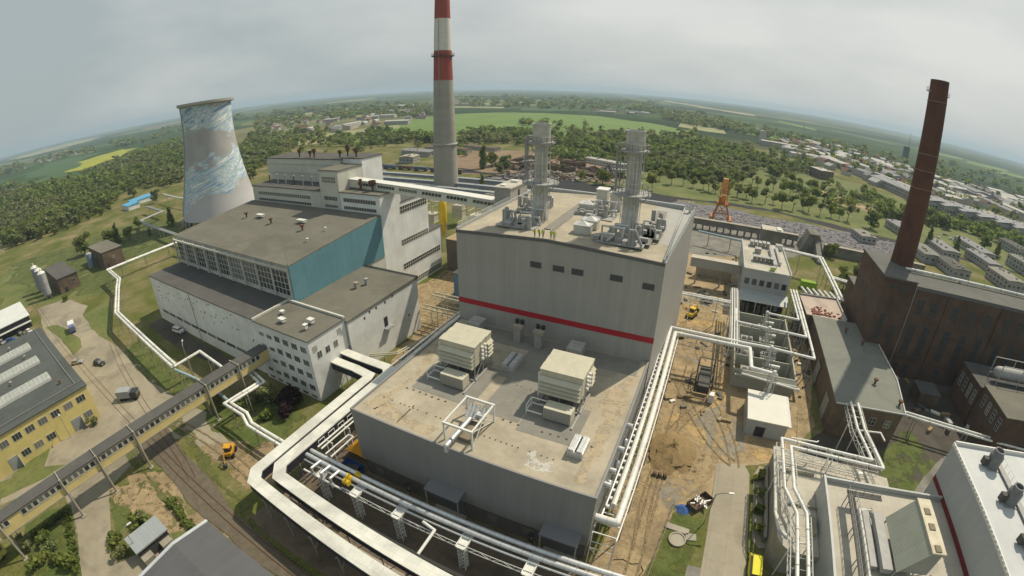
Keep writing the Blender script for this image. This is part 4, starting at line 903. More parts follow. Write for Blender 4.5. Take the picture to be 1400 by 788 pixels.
for k, (x, y, s, l_) in enumerate(((-26.0,84.4,2.5,'pale ventilation box with a pyramid cap, nearest the front roof edge'),(-25.6,88.6,2.5,'pale ventilation box with a pyramid cap, just behind the front one'),(-30.2,101.5,3.0,'yellowish ventilation box with a pyramid cap, farther back beside the walkway'))):
    t = thing('ventilation_box', l_, 'ventilation box', (x,y,36.9)); b = M(); b.box(x,x+s+.8,y,y+s,36.9,38.5); b.build('casing', RENDERG, t)
    b = M(); b.box(x-.1,x+s+.9,y-.1,y+s+.1,38.5,38.75); b.build('cornice', SILVER, t)
    b = M(); c = (x+s/2+.4,y+s/2,39.5); b.add([(x+.5,y+.4,38.75),(x+s+.3,y+.4,38.75),(x+s+.3,y+s-.4,38.75),(x+.5,y+s-.4,38.75),c],[(0,1,4),(1,2,4),(2,3,4),(3,0,4)]); b.build('cap', WHITEP, t)
for k, (x, y, h, l_) in enumerate(((-27.5,107,4.4,'tall cream silencer housing at the back of the roof, left of a pair'),(-23.8,106,4.2,'tall cream silencer housing at the back of the roof, right of a pair'))):
    t = thing('silencer_housing', l_, 'silencer housing', (x,y,36.8)); b = M(); b.box(x,x+2.6,y,y+3,36.8,36.8+h); b.build('casing', RENDERG, t); b = M(); b.box(x-.15,x+2.75,y-.15,y+3.15,36.8+h,37.1+h); b.build('cover', WHITEP, t); b = M(); b.box(x+.6,x+1.9,y-.1,y,37.2,39.2); b.build('hatch', SILVER, t)

# ------------------------------------------------------------------ yellow footbridge on slanting posts
br = thing('footbridge', 'long yellow panelled footbridge with a grey roof and a row of windows, on white posts', 'footbridge', (-90.8,-60,0))
b = M(); b.box(-92.2,-89.4,-70,52.6,6.3,9.3); b.build('body', BRIDGEY, br)
b = M(); b.box(-92.6,-89.2,-70.2,52.6,9.32,9.6); b.build('roof', TARD, br)
b = M(); b.box(-92.3,-89.28,-70,52.6,6.1,6.28); b.build('floor_beam', CONC, br)
y = -66.0; k = 0
while y < 50:
    if k % 10 not in (8, 9) or k > 45: win(br, 'X+', -89.4, y, y+1.05, 7.9, 9.1, 1, 1, FRAME, t=.12, d=.1)
    y += 1.35; k += 1
for y in (-45,-31,-17,-2.5,6,15.1,34.2,43.5):
    b = M(); b.tube((-89.1,y,0),(-89.1,y,9.9),.24,8); b.box(-89.6,-88.6,y-.5,y+.5,0,.25); b.build('post', CONC, br)
    b = M(); b.tube((-92.5,y,0),(-92.5,y,9.9),.24,8); b.build('post', CONC, br)
    b = M(); b.tube((-89.1,y,9.75),(-92.5,y,9.75),.14,6); b.build('cross_tie', CONC, br)

# ------------------------------------------------------------------ yellow workshop
wk = thing('workshop', 'yellow two storey workshop with a grey green flat roof and three long skylights', 'workshop', (-147,-20,0))
b = M(); b.box(-176,-119.3,-70,14.4,0,9.3); b.build('wall', YELLOWP, wk)
b = M(); b.box(-176.3,-119.0,-70.3,14.7,9.32,9.65); b.build('roof', mat('slate_grey_roof', (.085,.095,.09), .9, .1, .1, seam=('roof', 1.1, 40, .03, 0), seam_dark=.85, stain=.1), wk)
b = M(); b.box(-122.5,-122.2,-70,14.5,9.66,9.95); b.box(-176,-122.5,12.3,12.6,9.66,9.9); b.build('roof_rib', mat('roof_rib', (.16,.17,.165)), wk)
yy = 12.6
for k in range(22):
    y0 = 10.6-k*3.65
    if y0 < -68: break
    win(wk, 'X+', -119.3, y0, y0+2.4, 6.2, 7.9, 3, 1)
    if k % 5 not in (2,): win(wk, 'X+', -119.3, y0, y0+2.4, 1.6 if k else 1.6, 3.3, 3, 1)
for y0 in (7.0,-11.4,-31): b = M(); b.box(-119.28,-119.18,y0,y0+2.8,0,3.2); b.build('door', mat('grey_door', (.25,.27,.27)), wk); b = M(); b.box(-119.18,-118.2,y0+2.8,y0+2.9,0,3.0); b.build('open_door_leaf', FRAME, wk)
for x in (-134,-148.5,-162):
    b = M(); x0, x1 = x-2.2, x+2.2
    b.prism([(x0,-62),(x1,-62),(x1,8.2),(x0,8.2)],9.66,10.3); f_ = b.build('skylight', FRAME, wk)
    b = M(); b.add([(x0,-61.8,10.32),(x1,-61.8,10.32),(x1,8,10.32),(x0,8,10.32),(x,-61.8,11.5),(x,8,11.5)],[(0,3,5,4),(1,4,5,2),(0,4,1),(2,5,3)])
    b.build('glazing', mat('skylight_glass', (.36,.38,.36), .35, .15, 1.5, seam=('roof', 9, 1.2, .06, 0), seam_dark=.55), f_)
for k, (x, y) in enumerate(((-142,-2),(-155,5),(-141,-18),(-127,9.5),(-168,2))):
    mushroom(x, y, 9.66, ['pale roof fan between the first two skylights of the workshop','pale roof fan near the end of the second skylight of the workshop','pale roof fan farther along between the first two skylights','dark roof fan near the corner of the workshop roof','pale roof fan beyond the third skylight of the workshop'][k], 1.1, CONC if k != 3 else STEELRED)

# ------------------------------------------------------------------ small buildings on the far left
def shed(name, label, cat, x0, x1, y0, y1, z, wm, rm, over=.3, slope=0.0, openings=(), loc=None):
    t = thing(name, label, cat, ((x0+x1)/2,(y0+y1)/2,0))
    b = M(); b.prism([(x0,y0),(x1,y0),(x1,y1),(x0,y1)],0,z,ztop=[z,z,z+slope,z+slope]); b.build('wall', wm, t)
    b = M(); o = over; b.prism([(x0-o,y0-o),(x1+o,y0-o),(x1+o,y1+o),(x0-o,y1+o)],z+.02,z+.3,ztop=[z+.3,z+.3,z+slope+.3,z+slope+.3]); b.build('roof', rm, t)
    for (face, pl, a0, a1, z0, z1, kind) in openings:
        if kind == 'win': win(t, face, pl, a0, a1, z0, z1, 2, 1)
        else:
            b = M(); s_ = -1 if face[1] == '-' else 1
            q = sorted((pl+s_*.01, pl+s_*.09))
            if face[0] == 'Y': b.box(a0,a1,q[0],q[1],z0,z1)
            else: b.box(q[0],q[1],a0,a1,z0,z1)
            b.build('door', DARK, t)
    return t
shed('brick_hut', 'brown brick cube house with a grey roof beside the upright blue tank', 'utility building', -272,-246.5,61.4,72.5,8.3,BRICKB,TAR,openings=[('X+',-246.5,63,64.3,0,2.4,'door'),('X+',-246.5,66.5,68,4,5.4,'win'),('Y-',61.4,-262,-260,4,5.5,'win')])
shed('brick_hut', 'brown brick building with a dark roof beside the grey silos', 'utility building', -267,-236.6,34.8,44.8,7.0,BRICKB,TARD,openings=[('X+',-236.6,37,38.5,0,2.4,'door'),('X+',-236.6,41,43,3.4,5,'win')])
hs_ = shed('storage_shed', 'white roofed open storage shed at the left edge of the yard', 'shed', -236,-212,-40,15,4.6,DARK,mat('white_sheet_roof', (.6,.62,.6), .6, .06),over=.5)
b = M(); b.box(-211.9,-210.6,-40,15.2,2.4,2.7); b.build('awning', mat('white_sheet_roof', (.6,.62,.6)), hs_)
for k, (x, y) in enumerate(((-239.5,29.0),(-247.5,29.0),(-256,28.6))):
    t = thing('silo', ['grey silo with a white cap, nearest the yard in the row of three','grey silo with a white cap, middle of the row of three','grey silo with a white cap, farthest from the yard in the row of three'][k], 'silo', (x,y,0), 'row of three silos')
    b = M(); b.tube((x,y,2),(x,y,12),1.9,16); b.lathe(x,y,[(.5,.6),(1.9,2.1)],16); b.build('tank', mat('silo_grey', (.33,.33,.35), .6, .15, .6, stain=.2), t, smooth=True)
    b = M(); b.lathe(x,y,[(1.95,12),(1.2,12.8),(.1,13.1)],16); b.tube((x,y,13),(x,y,14.2),.3,6); b.build('cap', WHITEP, t)
    b = M()
    for a in range(4): b.tube((x+1.5*math.cos(a*1.57+.7),y+1.5*math.sin(a*1.57+.7),0),(x+1.5*math.cos(a*1.57+.7),y+1.5*math.sin(a*1.57+.7),2.4),.12,5)
    b.build('leg', GREYST, t)
t = thing('blue_tank', 'upright pale blue tank standing left of the brick cube house', 'tank', (-262,58.4,0)); b = M(); b.tube((-262,58.4,.5),(-262,58.4,7.2),1.7,18); b.build('shell', mat('pale_blue_tank', (.22,.30,.42), .5, .12), t, smooth=True); b = M(); b.lathe(-262,58.4,[(1.75,7.2),(.9,7.7),(.05,7.8)],18); b.tube((-262,58.4,0),(-262,58.4,.55),1.8,18); b.build('lid', GREYST, t)
bh2 = shed('blue_roof_house', 'white house with a bright blue roof among the trees', 'house', -403,-388,128,138,3.4,RENDERW,mat('bright_blue_roof', (.10,.34,.55), .6, .08),slope=1.2)
shed('blue_roof_house', 'longer building with a pale blue roof behind the blue roofed house', 'house', -418,-404,139,158,3.2,RENDERW,mat('bright_blue_roof', (.10,.34,.55)),slope=1.0)
gg = shed('garage_shed', 'small open carport with a sloping pale grey roof by the concrete road', 'carport', -72.6,-68.2,1.4,8.0,2.8,mat('dark_wall', (.06,.06,.06)),mat('pale_grey_sheet', (.30,.33,.34), .5, .05, .5, seam=('roof', 60, .8, .04, 0), seam_dark=.85),over=.25)
for y0 in (1.4,5.6):
    b = M(); b.box(-68.15,-66.6,y0,y0+2.2,0,1.7); b.build('locker', CONC, gg)
gr = thing('grey_roofed_hall', 'large hall with a plain dark grey gabled roof and a pale verge, beside the railway', 'industrial hall', (-40,0,0))
b = M(); b.add([(-57.2,-16,0),(-22,-16,0),(-22,12.7,0),(-57.2,12.7,0),(-57.2,-16,6.8),(-22,-16,6.8),(-22,12.7,8.7),(-57.2,12.7,8.7),(-57.2,6.4,9.5),(-22,6.4,9.5)],[(0,3,2,1),(0,1,5,4),(2,3,7,6),(1,2,6,9,5),(3,0,4,8,7)]); b.build('wall', CLADHALL, gr)
GRF = mat('dark_sheet_roof', (.105,.105,.11), .6, .06, .15, seam=('roof', .7, 60, .03, 0), seam_dark=.9)
b = M(); b.add([(-57.6,-16.4,6.75),(-21.6,-16.4,6.75),(-21.6,6.4,9.55),(-57.6,6.4,9.55),(-21.6,13.0,8.72),(-57.6,13.0,8.72)],[(0,1,2,3),(3,2,4,5)]); b.add([(-57.6,-16.4,6.6),(-21.6,-16.4,6.6),(-21.6,6.4,9.4),(-57.6,6.4,9.4),(-21.6,13.0,8.6),(-57.6,13.0,8.6)],[(0,3,2,1),(3,5,4,2)]); b.build('roof', GRF, gr)
b = M()
for (ya,za,yb,zb) in ((-16.4,6.8,6.4,9.6),(6.4,9.6,13.0,8.77)): b.add([(-57.9,ya,za-.25),(-57.3,ya,za-.25),(-57.3,yb,zb-.25),(-57.9,yb,zb-.25),(-57.9,ya,za+.06),(-57.3,ya,za+.06),(-57.3,yb,zb+.06),(-57.9,yb,zb+.06)],[(0,3,2,1),(4,5,6,7),(0,1,5,4),(1,2,6,5),(2,3,7,6),(3,0,4,7)])
b.build('verge', mat('pale_verge', (.45,.48,.5)), gr)
t = thing('parked_coach', 'yellow green painted vehicle roof at the bottom left corner of the yard', 'vehicle', (-93.5,-24.5,0)); b = M(); b.rbox((-93.5,-24.5,1.9),(3,9,2.6),.35); b.build('body', mat('yellow_green_paint', (.45,.42,.10)), t); b = M(); b.rbox((-93.5,-24.5,2.3),(3.06,8.2,.8),.35); b.build('windows', GLASS, t)
for i_ in (-1,1):
    for j_ in (-1,1): b = M(); c = Vector((-93.5,-24.5,.5))+Matrix.Rotation(.35,3,'Z') @ Vector((i_*1.3,j_*3,0)); b.tube(c-Vector((.15,0,0)),c+Vector((.15,0,0)),.5,10); b.build('wheel', TYRE, t)

# ------------------------------------------------------------------ elevated pipelines
def pipeline(name, label, cat, pts, r, m=LAG, legs=10.0, group=None, double=0.0, legm=CONC, aframe=False, truss=0, n=10, legw=.13):
    t = thing(name, label, cat, (pts[0][0],pts[0][1],0), group)
    offs = [0.0] if not double else [-double/2, double/2]
    P = [Vector(p) for p in pts]
    for o_ in offs:
        Q = []
        for i, p in enumerate(P):
            if i == 0: d = (P[1]-P[0]); 
            elif i == len(P)-1: d = P[-1]-P[-2]
            else: d = (P[i]-P[i-1]).normalized()+(P[i+1]-P[i]).normalized()
            d.z = 0; d = d.normalized() if d.length > 1e-6 else Vector((1,0,0)); nn = Vector((-d.y,d.x,0))*o_
            if 0 < i < len(P)-1:
                d1 = (P[i]-P[i-1]); d1.z = 0
                if d1.length > 1e-6:
                    c_ = abs(d.dot(d1.normalized())); nn = nn/max(.5, c_)
            Q.append(p+nn)
        b = M(); b.path(Q, r, n); b.build('pipe', m, t, smooth=True)
        if r > .25:
            b = M()
            for a_, b_ in zip(Q[:-1], Q[1:]):
                L_ = (b_-a_).length; k = int(L_/6)
                for j in range(k): p = a_.lerp(b_, (j+.5)/max(1,k)); d_ = (b_-a_).normalized()*.09; b.tube(p-d_, p+d_, r*1.12, n)
            if b.v: b.build('flanges', GREYST, t, kind='stuff')
    if legs:
        for a_, b_ in zip(P[:-1], P[1:]):
            h = Vector((b_.x-a_.x,b_.y-a_.y,0)); L_ = h.length; k = int(L_/legs+.5)
            if L_ < 3: continue
            k = max(1,k); dirn = h.normalized(); sd_ = Vector((-dirn.y,dirn.x,0))
            for j in range(k):
                p = a_.lerp(b_, (j+.5)/k); zt = p.z-r; w_ = max(.5, double/2+.4); b = M()
                for s_ in (-1,1):
                    sp_ = 1.6 if aframe else 1.0
                    b.tube((p.x+sd_.x*w_*s_*sp_,p.y+sd_.y*w_*s_*sp_,0),(p.x+sd_.x*w_*s_,p.y+sd_.y*w_*s_,zt),legw,5)
                b.tube(p-sd_*(w_+.2)-Vector((0,0,r+.1)),p+sd_*(w_+.2)-Vector((0,0,r+.1)),legw,5)
                if zt > 5: b.tube((p.x-sd_.x*w_,p.y-sd_.y*w_,zt*.45),(p.x+sd_.x*w_,p.y+sd_.y*w_,zt*.9),legw*.6,4)
                b.build('support', legm, t)
    if truss:
        b = M()
        for a_, b_ in zip(P[:-1], P[1:]):
            if abs(b_.z-a_.z) > 1 or (b_-a_).length < 2: continue
            d = (b_-a_); d.z = 0; d.normalize(); nn = Vector((-d.y,d.x,0))*(double/2+.9)
            for s_ in (-1,1): b.truss(a_+nn*s_-Vector((0,0,r+.1)), b_+nn*s_-Vector((0,0,r+.1)), truss, r=.08)
            k = int((b_-a_).length/2)
            for j in range(k+1): p = a_.lerp(b_, j/max(1,k))-Vector((0,0,r+.1)); b.tube(p-nn,p+nn,.05,4)
        b.build('truss', legm, t)
    return t
pipeline('heating_pipeline', 'long white pipeline on tall legs zigzagging past the cooling tower side of the yard', 'pipeline', [(-158,97,6.3),(-221,94,6.3),(-221,56,6.3),(-201,54.2,6.3),(-191,50,6.3),(-165,40,6.3),(-110.8,36,6.3)], .42, double=1.1, legs=11)
pipeline('heating_pipeline', 'white pipe arch standing over the lawn between the pipeline and the annex', 'pipeline', [(-110.8,36,6.0),(-110.6,44.2,6.3),(-99,43.4,6.3),(-93,43.2,5.2)], .40, legs=9)
pipeline('heating_pipeline', 'pale blue pipe dropping under the footbridge from the zigzag pipeline', 'pipeline', [(-110,35.6,5.6),(-106,36.5,5.2),(-98,38.5,4.0),(-88,37.5,4.0)], .38, m=mat('pale_blue_pipe', (.30,.40,.42), .5, .08), legs=9)
pipeline('heating_pipeline', 'white pipes crossing the lawn behind the office block and footbridge', 'pipeline', [(-92,47.5,4.8),(-85,46,5.0),(-85.6,36.2,5.0),(-78.8,36.2,5.0),(-76,35.2,4.2),(-63.5,35.2,4.2)], .36, double=1.1, legs=7)
pipeline('heating_pipeline', 'far pipeline on dark legs winding through trees at the foot of the cooling tower', 'pipeline', [(-215,101,5.2),(-239,101.6,5.2),(-290,104.6,5.2),(-308,108,5.2),(-314,126.8,5.2),(-352,130,5.2)], .5, double=1.2, legs=16, m=GREYST)
pipeline('heating_pipeline', 'farthest white pipeline emerging left of the cooling tower', 'pipeline', [(-292,150,7),(-338,150,7),(-372,154,7)], .6, legs=16)

# ------------------------------------------------------------------ white covered pipe ducts in front
def duct(label, pts, w_=2.3, h=2.0, cover_z=None, leg=6.0, side=1):
    t = thing('pipe_duct', label, 'pipe duct', (pts[0][0],pts[0][1],0), 'white covered pipe ducts round the turbine hall')
    P = [Vector(p) for p in pts]; n_ = len(P); Lf = []; Rt = []
    for i, p in enumerate(P):
        a = (P[i]-P[i-1]) if i > 0 else (P[1]-P[0]); c = (P[i+1]-P[i]) if i < n_-1 else a
        a = Vector((a.x,a.y,0)).normalized(); c = Vector((c.x,c.y,0)).normalized(); m_ = (a+c)
        m_ = m_.normalized() if m_.length > 1e-5 else a
        nn = Vector((-m_.y,m_.x,0))/max(.45, m_.dot(a)); Lf.append(p+nn*w_/2); Rt.append(p-nn*w_/2)
    def shell(mm, w0, z0, z1):
        for i in range(n_-1):
            def q(S,C,z,k=i): return S[k]+(S[k]-C[k])*(w0)
            a0=Lf[i]+(Lf[i]-P[i])*w0; a1=Lf[i+1]+(Lf[i+1]-P[i+1])*w0; c0=Rt[i]+(Rt[i]-P[i])*w0; c1=Rt[i+1]+(Rt[i+1]-P[i+1])*w0
            u0, u1 = Vector((0,0,z0)), Vector((0,0,z1))
            mm.add([c0+u0,c1+u0,a1+u0,a0+u0,c0+u1,c1+u1,a1+u1,a0+u1],[(0,3,2,1),(4,5,6,7),(0,1,5,4),(1,2,6,5),(2,3,7,6),(3,0,4,7)])
        return mm
    shell(M(), .02, -.18, .06).build('cover', DUCTW, t)
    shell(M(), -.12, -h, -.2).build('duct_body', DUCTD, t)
    for i in range(n_-1):
        a, c = P[i], P[i+1]; d = (c-a); L_ = d.length
        if L_ < 3.5: continue
        d.normalize(); nn = Vector((-d.y,d.x,0)).normalized(); k = max(1,int(L_/leg))
        for j in range(k):
            p = a.lerp(c, (j+.5)/k); b = M(); zt = p.z-h
            for s_ in (-1,1): b.tube((p+nn*s_*w_*.45)*1.0-Vector((0,0,p.z)), p+nn*s_*w_*.45-Vector((0,0,h)), .1, 5)
            b.tube(p-nn*w_*.6-Vector((0,0,h+.05)), p+nn*w_*.6-Vector((0,0,h+.05)), .1, 5); b.tube(Vector((p.x,p.y,0))-nn*w_*.45+Vector((0,0,zt*.3)), Vector((p.x,p.y,0))+nn*w_*.45+Vector((0,0,zt*.8)), .07, 4)
            b.build('support', GREYST, t)
    return t
duct('inner white covered duct that bends round the corner next to the turbine hall', [(-72.5,62.4,8.4),(-68,62.2,8.4),(-65.5,62.6,8.0),(-59.6,62.9,7.7),(-58.2,61.4,7.6),(-58.2,29.6,7.2),(-56.4,27.6,7.2),(-22,25.7,7.2),(0,24.5,7.2)])
duct('outer white covered duct that bends round the corner beside the railway', [(-72.5,59.0,7.9),(-68.5,58.9,7.9),(-66,59.2,7.6),(-61.6,58.8,7.5),(-61.2,57.5,7.5),(-61.2,26.2,7.0),(-59.6,24.3,7.0),(-29,22.3,7.0),(0,20.6,7.0)])
duct('narrow dark topped duct running along the left wall of the turbine hall', [(-57.6,62.5,7.6),(-57.6,96,7.6)], 1.3, 1.3)
pipeline('pipe_run', 'pale pipe beside the narrow duct left of the turbine hall', 'pipe', [(-59.3,63.5,7.6),(-58.8,94,7.6)], .28, legs=9, legm=GREYST)
t = pipeline('pipe_walkway', 'pair of white pipes with bracket posts along the inside of the duct', 'pipe', [(-55.4,61,6.6),(-55.6,37,6.6)], .17, double=.9, legs=5, legm=WHITEP)
b = M()
for k in range(9): y = 37.5+k*2.7; b.path([(-56.1,y,6.6),(-56.1,y,7.6),(-56.1,y+1.6,7.6),(-56.1,y+1.6,6.6)],.07,5)
b.build('bracket', WHITEP, t)
pipeline('pipe_run', 'short pair of white pipes under the duct beside the blue skip', 'pipe', [(-54.6,37.2,5.4),(-54.4,43.5,5.4),(-53.2,43.5,5.4),(-53.2,37.2,5.4)], .16, legs=0)
# silver pipe rack on lattice towers
prk = thing('pipe_rack', 'silver twin pipes carried by white lattice towers along the front of the turbine hall', 'pipe rack', (-54,34,0))
for y, z, r in ((35.5,6.9,.42),(34.3,6.9,.42),(33.5,6.3,.2)):
    b = M(); b.path([(-56.2,y,z),(2,y+.6,z)], r, 12); b.build('pipe', SILVER, prk, smooth=True)
b = M(); b.truss((-46,32.3,6.2),(2,32.6,6.2),1.0,n=26,r=.07); b.build('truss', WHITEP, prk)
b = M(); b.tube((-55,32.0,5.7),(-46,32.2,5.7),.2,8); b.build('pipe', WHITEP, prk, smooth=True)
for x in (-51,-43.1,-34.5,-22.9,-12.5,-2):
    b = M()
    for i in (-.5,.5):
        for j in (-.5,.5): b.tube((x+i,32.4+j,0),(x+i,32.4+j,5.9),.07,4)
    for k in range(6):
        z = k*.98
        for (a,c) in (((-.5,-.5),(.5,-.5)),((.5,-.5),(.5,.5)),((.5,.5),(-.5,.5)),((-.5,.5),(-.5,-.5))): b.tube((x+a[0],32.4+a[1],z),(x+c[0],32.4+c[1],z+.98),.045,4); b.tube((x+a[0],32.4+a[1],z+.98),(x+c[0],32.4+c[1],z+.98),.045,4)
    b.box(x-.8,x+.8,31.8,36.2,5.85,6.1); b.box(x-.8,x-.65,31.8,36.2,6.1,6.35); b.box(x+.65,x+.8,31.8,36.2,6.1,6.35); b.build('lattice_tower', WHITEP, prk)
b = M(); b.path([(-30,33.1,6.6),(-27.6,32.6,6.6),(-27.6,28.0,6.2)],.25,10); b.build('branch_pipe', WHITEP, prk, smooth=True)
for x, y in ((-45.6,34.3),(-44.6,35.5),(-45.4,33.2)):
    b = M(); b.tube((x-.6,y,6.9),(x+.6,y,6.9),.5,10); b.tube((x,y,7.1),(x,y,7.9),.12,6); b.tube((x-.35,y,7.9),(x+.35,y,7.9),.06,5); b.build('yellow_valve', YEL, prk)
for x in (-52.5,-50.2,-48): b = M(); b.path([(x,34.3,7.2),(x,32,7.4),(x,32,5.2)],.26,8); b.tube((x-.5,32,6),(x+.5,32,6),.35,8); b.build('expansion_joint', SILVER, prk, smooth=True)
# rack on the right hand side of the turbine hall
rk = thing('pipe_rack', 'white pipe rack with two big pipes along the right wall of the turbine hall', 'pipe rack', (-3.5,42,0))
for pts, r in (([(-6.6,43.2,9.3),(-3.3,43.2,9.3),(-3.5,103.2,9.3),(15.5,103.2,9.2),(15.8,94.6,9.0),(21.2,94.0,9.0)],.52),([(-4.7,46,9.5),(-4.9,105.2,9.5),(15,105.4,9.2),(21.2,105.6,9.2)],.42)):
    b = M(); b.path([Vector(p) for p in pts], r, 14); b.build('main_pipe', LAG, rk, smooth=True)
b = M(); b.path([(-5.7,45,10.2),(-5.8,101,10.2)],.16,8); b.path([(-5.9,44,8.7),(-6.0,101,8.7)],.2,8); b.path([(-5.3,47,8.4),(-5.4,101,8.4)],.14,8); b.build('small_pipes', SILVER, rk, smooth=True)
b = M(); b.box(-2.62,-2.42,40.5,104,8.3,8.6); b.box(-6.35,-6.2,42,104,8.3,8.6)
for k in range(32): y = 41+k*2.0; b.box(-6.3,-2.5,y,y+.12,8.32,8.5)
b.build('deck_beams', WHITEP, rk)
for k in range(11):
    y = 40.9+k*6.2; b = M(); b.tube((-2.6,y,0),(-2.6,y,8.4),.12,6); b.tube((-6.2,y,0),(-6.2,y,8.4),.1,6); b.tube((-2.6,y,4.5),(-6.2,y,4.5),.08,4); b.tube((-2.6,y,6.2),(-6.2,y,6.2),.08,4); b.tube((-2.6,y,.2),(-6.2,y,4.4),.05,4); b.build('support', GREYST if k else WHITEP, rk)
b = M(); b.truss((-3,101.4,8.6),(15.6,101.4,8.6),1.3); b.truss((-3,107,8.6),(15.6,107,8.6),1.3); b.build('truss', GREYST, rk)
for x, y in ((-6.3,48.5),(-6.3,53),(-6.3,58.5)): b = M(); b.tube((x,y,10.6),(x,y,11.4),.4,10); b.ball((x,y,11.4),.5,10,6); b.build('relief_valve', SILVER, rk, smooth=True)
b = M()
for k in range(34): y = 46+k*1.7; b.rbox((-5.3,y,8.9),(1.4,.5,.5)); b.tube((-6.0,y+.6,8.6),(-6.0,y+.6,10.3),.07,4)
b.build('pipe_shoes', WHITEP, rk, kind='stuff')

# ------------------------------------------------------------------ transformer bays and their pipe grid
tb = thing('transformer_compound', 'open concrete compound of transformer bays with pale grey walls', 'transformer compound', (20,116,0))
CW = mat('compound_wall', (.36,.36,.30), .85, .06, .3)
b = M(); b.box(28.2,28.6,100,133.4,0,5); b.box(12.8,28.15,99.6,100,0,5); b.box(12.5,12.8,99.6,133.5,0,4.6); b.box(12.8,28.15,133.1,133.5,0,4.6); b.build('outer_wall', CW, tb)
for y in (108.3,116.7,125): b = M(); b.box(12.85,28.15,y,y+.3,0,4.2); b.build('partition_wall', CW, tb)
b = M(); b.box(12.8,28.2,100,133.1,.02,.12); b.build('floor', mat('gravel_dark', (.10,.11,.09), .95, .2), tb)
b = M(); b.add([(13,99.5,4.9),(28.4,99.5,4.9),(28.8,98.0,3.4),(14.2,99.3,4.4)],[(0,1,2,3)]); b.box(13,28.6,98.2,99.5,4.0,4.2); b.build('front_hood', CW, tb)
b = M(); b.tube((14.4,98.6,4.6),(29,97.7,3.8),.28,10); b.ball((29,97.7,3.8),.5,10,6); b.build('front_pipe', WHITEP, tb, smooth=True)
def transformer(x, y, label):
    t = thing('transformer', label, 'transformer', (x,y,.12), 'transformers in the walled bays')
    G1 = mat('transformer_grey', (.26,.27,.25), .6, .1, .8)
    b = M(); b.box(x-2.2,x+2.2,y-1.4,y+1.4,.3,3.4); b.build('tank', G1, t)
    for k in range(7): b = M(); b.box(x-2.1+k*.6,x-1.8+k*.6,y-2.2,y-1.42,.8,3.1); b.build('radiator', mat('radiator_pale', (.42,.43,.40)), t)
    b = M(); b.tube((x-.5,y+1,4.4),(x+2.4,y+1,4.4),.5,12); b.tube((x+1,y+1,3.4),(x+1,y+1,4),.15,6); b.build('conservator', WHITEP, t, smooth=True)
    for k in range(3): b = M(); b.tube((x-1.4+k*1.1,y-.3,3.4),(x-1.4+k*1.1,y-.3,4.7),.16,8,r1=.1); b.build('bushing', mat('bushing_brown', (.10,.05,.03), .3), t)
for k, y in enumerate((104.2,112.6,121,129)):
    transformer(22.2, y, ['grey transformer in the bay nearest the white roofed control cabin','grey transformer in the second bay from the white roofed cabin','grey transformer in the third bay from the white roofed cabin','grey transformer in the bay nearest the control building with windows'][k])
    t = thing('cooler_frame', ['radiator frame left of the transformer in the bay nearest the white roofed cabin','radiator frame left of the transformer in the second bay from the cabin','radiator frame left of the transformer in the third bay from the cabin','radiator frame left of the transformer in the bay nearest the windowed building'][k], 'cooler', (16,y,.12), 'coolers in the walled bays')
    b = M(); b.box(14.8,18.4,y-2.4,y+2.2,2.2,2.4); b.build('fan_deck', mat('transformer_grey', (.26,.27,.25)), t)
    b = M()
    for i in (14.9,16.6,18.3):
        for j in (y-2.3,y+2.1): b.tube((i,j,.12),(i,j,2.2),.1,5)
    b.build('frame', GREYST, t)
    for i in (15.8,17.4): b = M(); b.tube((i,y,2.4),(i,y,2.8),.7,12); b.build('fan', DARK, t)
pipeline('steam_pipe', 'white pipe crossing the transformer bays to the corner above the alley, front one of three', 'pipe', [(21.2,105.6,9.2),(32.4,104.6,9.2),(32.6,148,9.2)], .36, legs=12, legm=GREYST)
pipeline('steam_pipe', 'white pipe crossing the middle of the transformer bays from the white column', 'pipe', [(11.8,124.5,9.2),(12.0,116.6,9.2),(20.8,116.2,9.2),(31.6,115.6,9.2),(31.6,148,9.2)], .36, legs=13, legm=GREYST)
pipeline('steam_pipe', 'short white pipe at the back of the transformer bays below the control building', 'pipe', [(21.0,126.0,9.2),(30.6,125.6,9.2),(30.6,148,9.2)], .32, legs=13, legm=GREYST)
t = thing('riser_group', 'white lattice column carrying pipes up at the left wall of the transformer bays', 'pipe column', (12,118,0))
b = M()
for x in (10.4,12.8):
    for y in (104,112,120,128): b.tube((x,y,0),(x,y,8.8),.14,5)
    b.truss((x,103.5,8.9),(x,140,8.9),1.2,r=.09)
for k in range(30): y = 103.5+k*1.25; b.tube((10.4,y,8.9),(12.8,y,8.9),.06,4)
b.build('lattice', WHITEP, t)
for k in range(3): b = M(); b.path([(10.8+k*.7,104,9.2),(10.8+k*.7,140,9.2)],.2,8); b.build('pipe', WHITEP, t, smooth=True)
for k, y in enumerate((94,105.6,116.2,126)):
    t = thing('drop_pipe', ['white domed drop pipe above the bay nearest the cabin','white domed drop pipe above the second transformer bay','white domed drop pipe above the third transformer bay','white domed drop pipe above the last transformer bay'][k], 'pipe', (21.2,y,0), 'domed drop pipes over the bays')
    b = M(); b.path([(21.2,y,9.2),(21.2,y,4.0)],.36,10); b.ball((21.2,y,9.4),.55,12,8); b.build('riser', WHITEP, t, smooth=True)
    b = M()
    for i in (-.9,.9):
        for j in (-.9,.9): b.tube((21.2+i,y+j,.1 if y > 100 else 0),(21.2+i,y+j,8.3),.07,4)
    for z in (2,4.2,6.4,8.2):
        for (a,c) in (((-.9,-.9),(.9,-.9)),((.9,-.9),(.9,.9)),((.9,.9),(-.9,.9)),((-.9,.9),(-.9,-.9))): b.tube((21.2+a[0],y+a[1],z),(21.2+c[0],y+c[1],z),.05,4); b.tube((21.2+a[0],y+a[1],z-1.9),(21.2+c[0],y+c[1],z),.04,4)
    b.build('lattice', GREYST, t)
